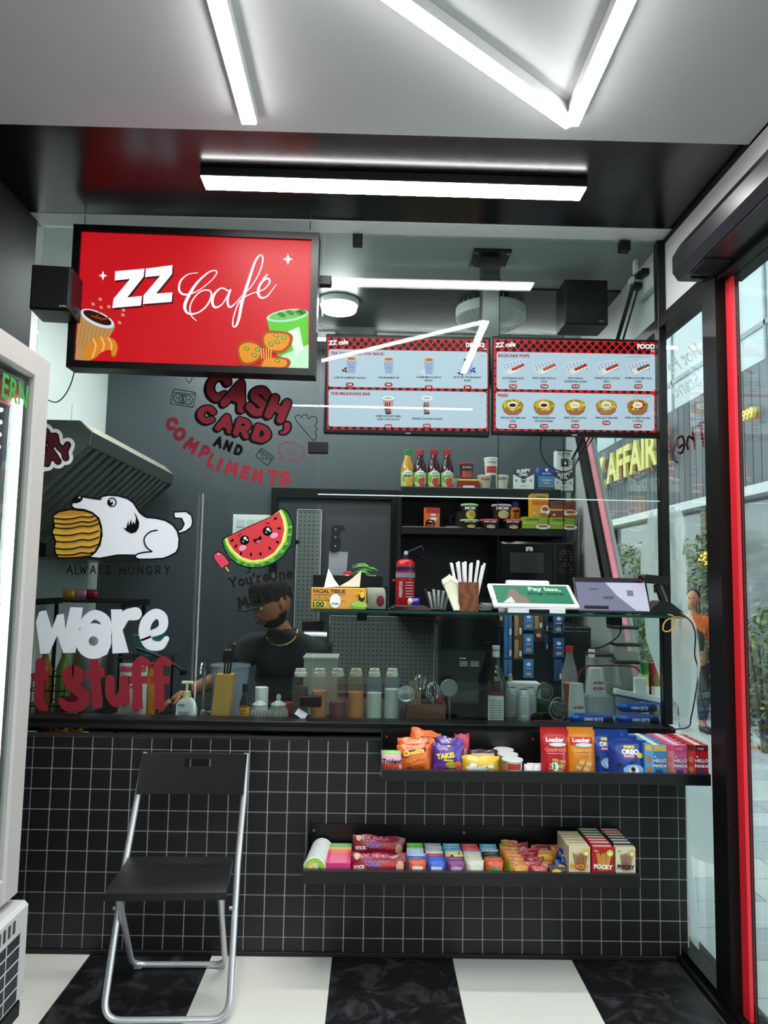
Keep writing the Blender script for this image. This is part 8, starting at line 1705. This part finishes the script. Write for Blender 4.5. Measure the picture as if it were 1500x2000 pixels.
# planting
def shrub(label, loc, rx, rz, n, seed, cols=('#5a6a34', '#74804a', '#3f4c26'), name='leafy_shrub'):
    t = thing(name, label, 'shrub', loc); r = random.Random(seed)
    for ci, col in enumerate(cols):
        q = MB()
        for _ in range(n//len(cols)):
            a = r.uniform(0, 6.28); u = r.uniform(-1, 1); rr = r.uniform(.55, 1)**.5; s_ = math.sqrt(1-u*u)
            c0 = Vector((rx*.6*rr*s_*math.cos(a), rx*rr*s_*math.sin(a), rz+rz*rr*u)); d1 = Vector((r.uniform(-1, 1), r.uniform(-1, 1), r.uniform(-.8, .4))).normalized(); d2 = d1.orthogonal().normalized(); L_ = r.uniform(.06, .13)
            q.add([c0, c0+d1*L_*.5+d2*L_*.22, c0+d1*L_, c0+d1*L_*.5-d2*L_*.22], [(0, 1, 2, 3)])
        q.build('foliage', mat(col, .6), t)
    for _ in range(4): a = r.uniform(0, 6.28); MB().tube([(0, 0, 0), (rx*.15*math.cos(a), rx*.15*math.sin(a), rz*.6), (rx*.3*math.cos(a), rx*.4*math.sin(a), rz*1.4)], [.03, .022, .01], 6).build('stem', mat('#4a3a28', .8), t)
for k in range(7):
    y = 10.0+k*1.35; shrub('tall bushy plant against the shop front, %s along the lane' % ['first', 'second', 'third', 'fourth', 'fifth', 'sixth', 'last'][k], (FXo-.75, y, GZO), .62, 1.25+.1*(k % 2), 1100, k)
shrub('tall bushy plant seen past the red door edge', (4.0, 6.6, GZO), .5, 1.15, 900, 30)
shrub('low thin-stemmed plant outside the door', (4.2, 7.9, GZO), .35, .8, 500, 31)
# white curtain outside
cu = thing('white_curtain', 'white tied curtain hanging outside past the red edge', 'curtain', (4.6, 7.1, 0)); q = MB(); NZ, NYc = 14, 24; zt_, zb_ = 2.55, 1.1
for j in range(NZ+1):
    t_ = j/NZ; wd = .5*(1-t_)**1.2+.06
    for i in range(NYc+1): u = i/NYc; q.v.append((.04*math.sin(u*22), -.3+.5*t_*.3+wd*(u-.2), zt_+(zb_-zt_)*t_))
for j in range(NZ):
    for i in range(NYc): a = j*(NYc+1)+i; q.f.append((a, a+1, a+NYc+2, a+NYc+1))
cuo = q.build('drape', mat('#d8dcc8', .7), cu, smooth=60); cuo.modifiers.new('thick', 'SOLIDIFY').thickness = .006
MB().tube([(0, -.6, zt_+.01), (0, .6, zt_+.01)], .015, 8).build('rod', BLACK, cu); [MB().tube([(0, s_*.58, zt_+.01), (.6, s_*.58, zt_+.06)], .012, 8).build('bracket', BLACK, cu) for s_ in (-1, 1)]
# wall lantern
wl_ = at(1360, 1090, X=FXo-.3); t = thing('wall_lantern', 'small glowing lantern on the outside wall', 'lantern', (FXo-.125, wl_.y, wl_.z)); MB().rbox(-.12, -.02, -.06, .06, -.1, .1, .01, 2).build('lamp_glass', glow('#ffb850', 2.0), t); MB().rbox(-.14, 0, -.07, .07, .1005, .13, .01, 1).build('cap', BLACK, t); MB().rbox(-.0195, 0, -.03, .03, -.1, .0995, .003, 1).build('back_plate', BLACK, t)
# passer-by
mp_ = at(1352, 1165, Y=9.0); GP = thing('person', 'passer-by outside in an orange shirt under a dark vest', 'person', (mp_.x, 9.0, GZO)); SK2 = mat('#b07a5c', .5)
H_ = mp_.z-GZO
nodes = [(0, 0, .88, (.13, .1)), (0, 0, 1.1, (.13, .1)), (0, 0, 1.28, (.15, .1)), (0, 0, 1.40, .06), (0, -.01, 1.47, .05), (.17, 0, 1.33, .06), (.24, .02, 1.06, .045), (.25, -.06, .84, .03), (-.17, 0, 1.33, .06), (-.24, .03, 1.06, .045), (-.26, -.02, .84, .03), (.08, 0, .8, .09), (.09, -.08, .46, .065), (.09, .0, .09, .045), (-.08, 0, .8, .09), (-.09, .06, .46, .065), (-.09, .14, .09, .045), (.09, -.12, .04, .04), (-.09, .02, .04, .04)]
skin_body('body', nodes, [(0, 1), (1, 2), (2, 3), (3, 4), (2, 5), (5, 6), (6, 7), (2, 8), (8, 9), (9, 10), (0, 11), (11, 12), (12, 13), (13, 17), (0, 14), (14, 15), (15, 16), (16, 18)], SK2, GP, 1)
OR = mat('#d8642a', .7); VT = mat('#3a4038', .8)
skin_body('shirt', [(0, 0, .86, (.145, .115)), (0, 0, 1.1, (.145, .115)), (0, 0, 1.29, (.165, .115)), (0, 0, 1.42, .075), (.18, 0, 1.335, .085), (.25, .02, 1.04, .072), (-.18, 0, 1.335, .085), (-.25, .03, 1.04, .072)], [(0, 1), (1, 2), (2, 3), (2, 4), (4, 5), (2, 6), (6, 7)], OR, GP, 1)
skin_body('vest', [(0, 0, .84, (.155, .125)), (0, 0, 1.1, (.155, .125)), (0, .0, 1.30, (.16, .125))], [(0, 1), (1, 2)], VT, GP, 1)
skin_body('trousers', [(0, 0, .88, (.15, .12)), (.08, 0, .78, .105), (.09, -.08, .46, .085), (.09, .0, .12, .07), (-.08, 0, .78, .105), (-.09, .06, .46, .085), (-.09, .14, .12, .07)], [(0, 1), (1, 2), (2, 3), (0, 4), (4, 5), (5, 6)], mat('#20242c', .8), GP, 1)
for x, y in ((.09, -.05), (-.09, .09)): MB().rbox(x-.045, x+.045, y-.17, y+.09, 0, .08, .03, 2).build('shoe', mat('#2a2a2c', .6), GP)
h2 = head_mesh(SK2, GP, (0, -.02, 1.58), math.radians(-35), math.radians(4), .95)
hv = MB(); hv.sphere((0, .034, .042), (.080, .080, .084), 18, 12); hh_ = hv.build('hair', mat('#12100e', .8), h2, smooth=80)
hand(GP, SK2, (.25, -.07, .82), (0, -.1, -1), 1, .4, .9); hand(GP, SK2, (-.26, -.03, .82), (0, -.1, -1), -1, .4, .9)
# street side behind the photographer, seen only in reflections: pavement and the shop across the lane
gb = struct(MB().box(-12, XR+.1, -12, -.9, GZO-.1, GZO).build('ground_street', mat('#8c9392', .8)))
fb_ = struct(MB().box(-9, 9, -7.4, -7, GZO, 4.9).build('wall_opposite', mat('#5c6364', .6)))
for k in range(5): MB().box(-6+k*2.6, -6+k*2.6+2.3, -6.99, -6.97, .2, 2.6).build('shop_pane', mat('#3a4444', .2, .2), fb_)
t = thing('sign_lettering', 'pale studio lettering on the shop across the lane', 'sign', (0, -6.95, 2.7)); vs, fs, W = glyphs('STUDIO', .01, 1.4); MB().add([(-x*.3, 0, y*.3) for x, y in vs], fs).build('letters', mat('#c8d0d0', .5), t)
COL.objects.unlink(_fo); bpy.data.objects.remove(_fo); bpy.data.curves.remove(_fc)
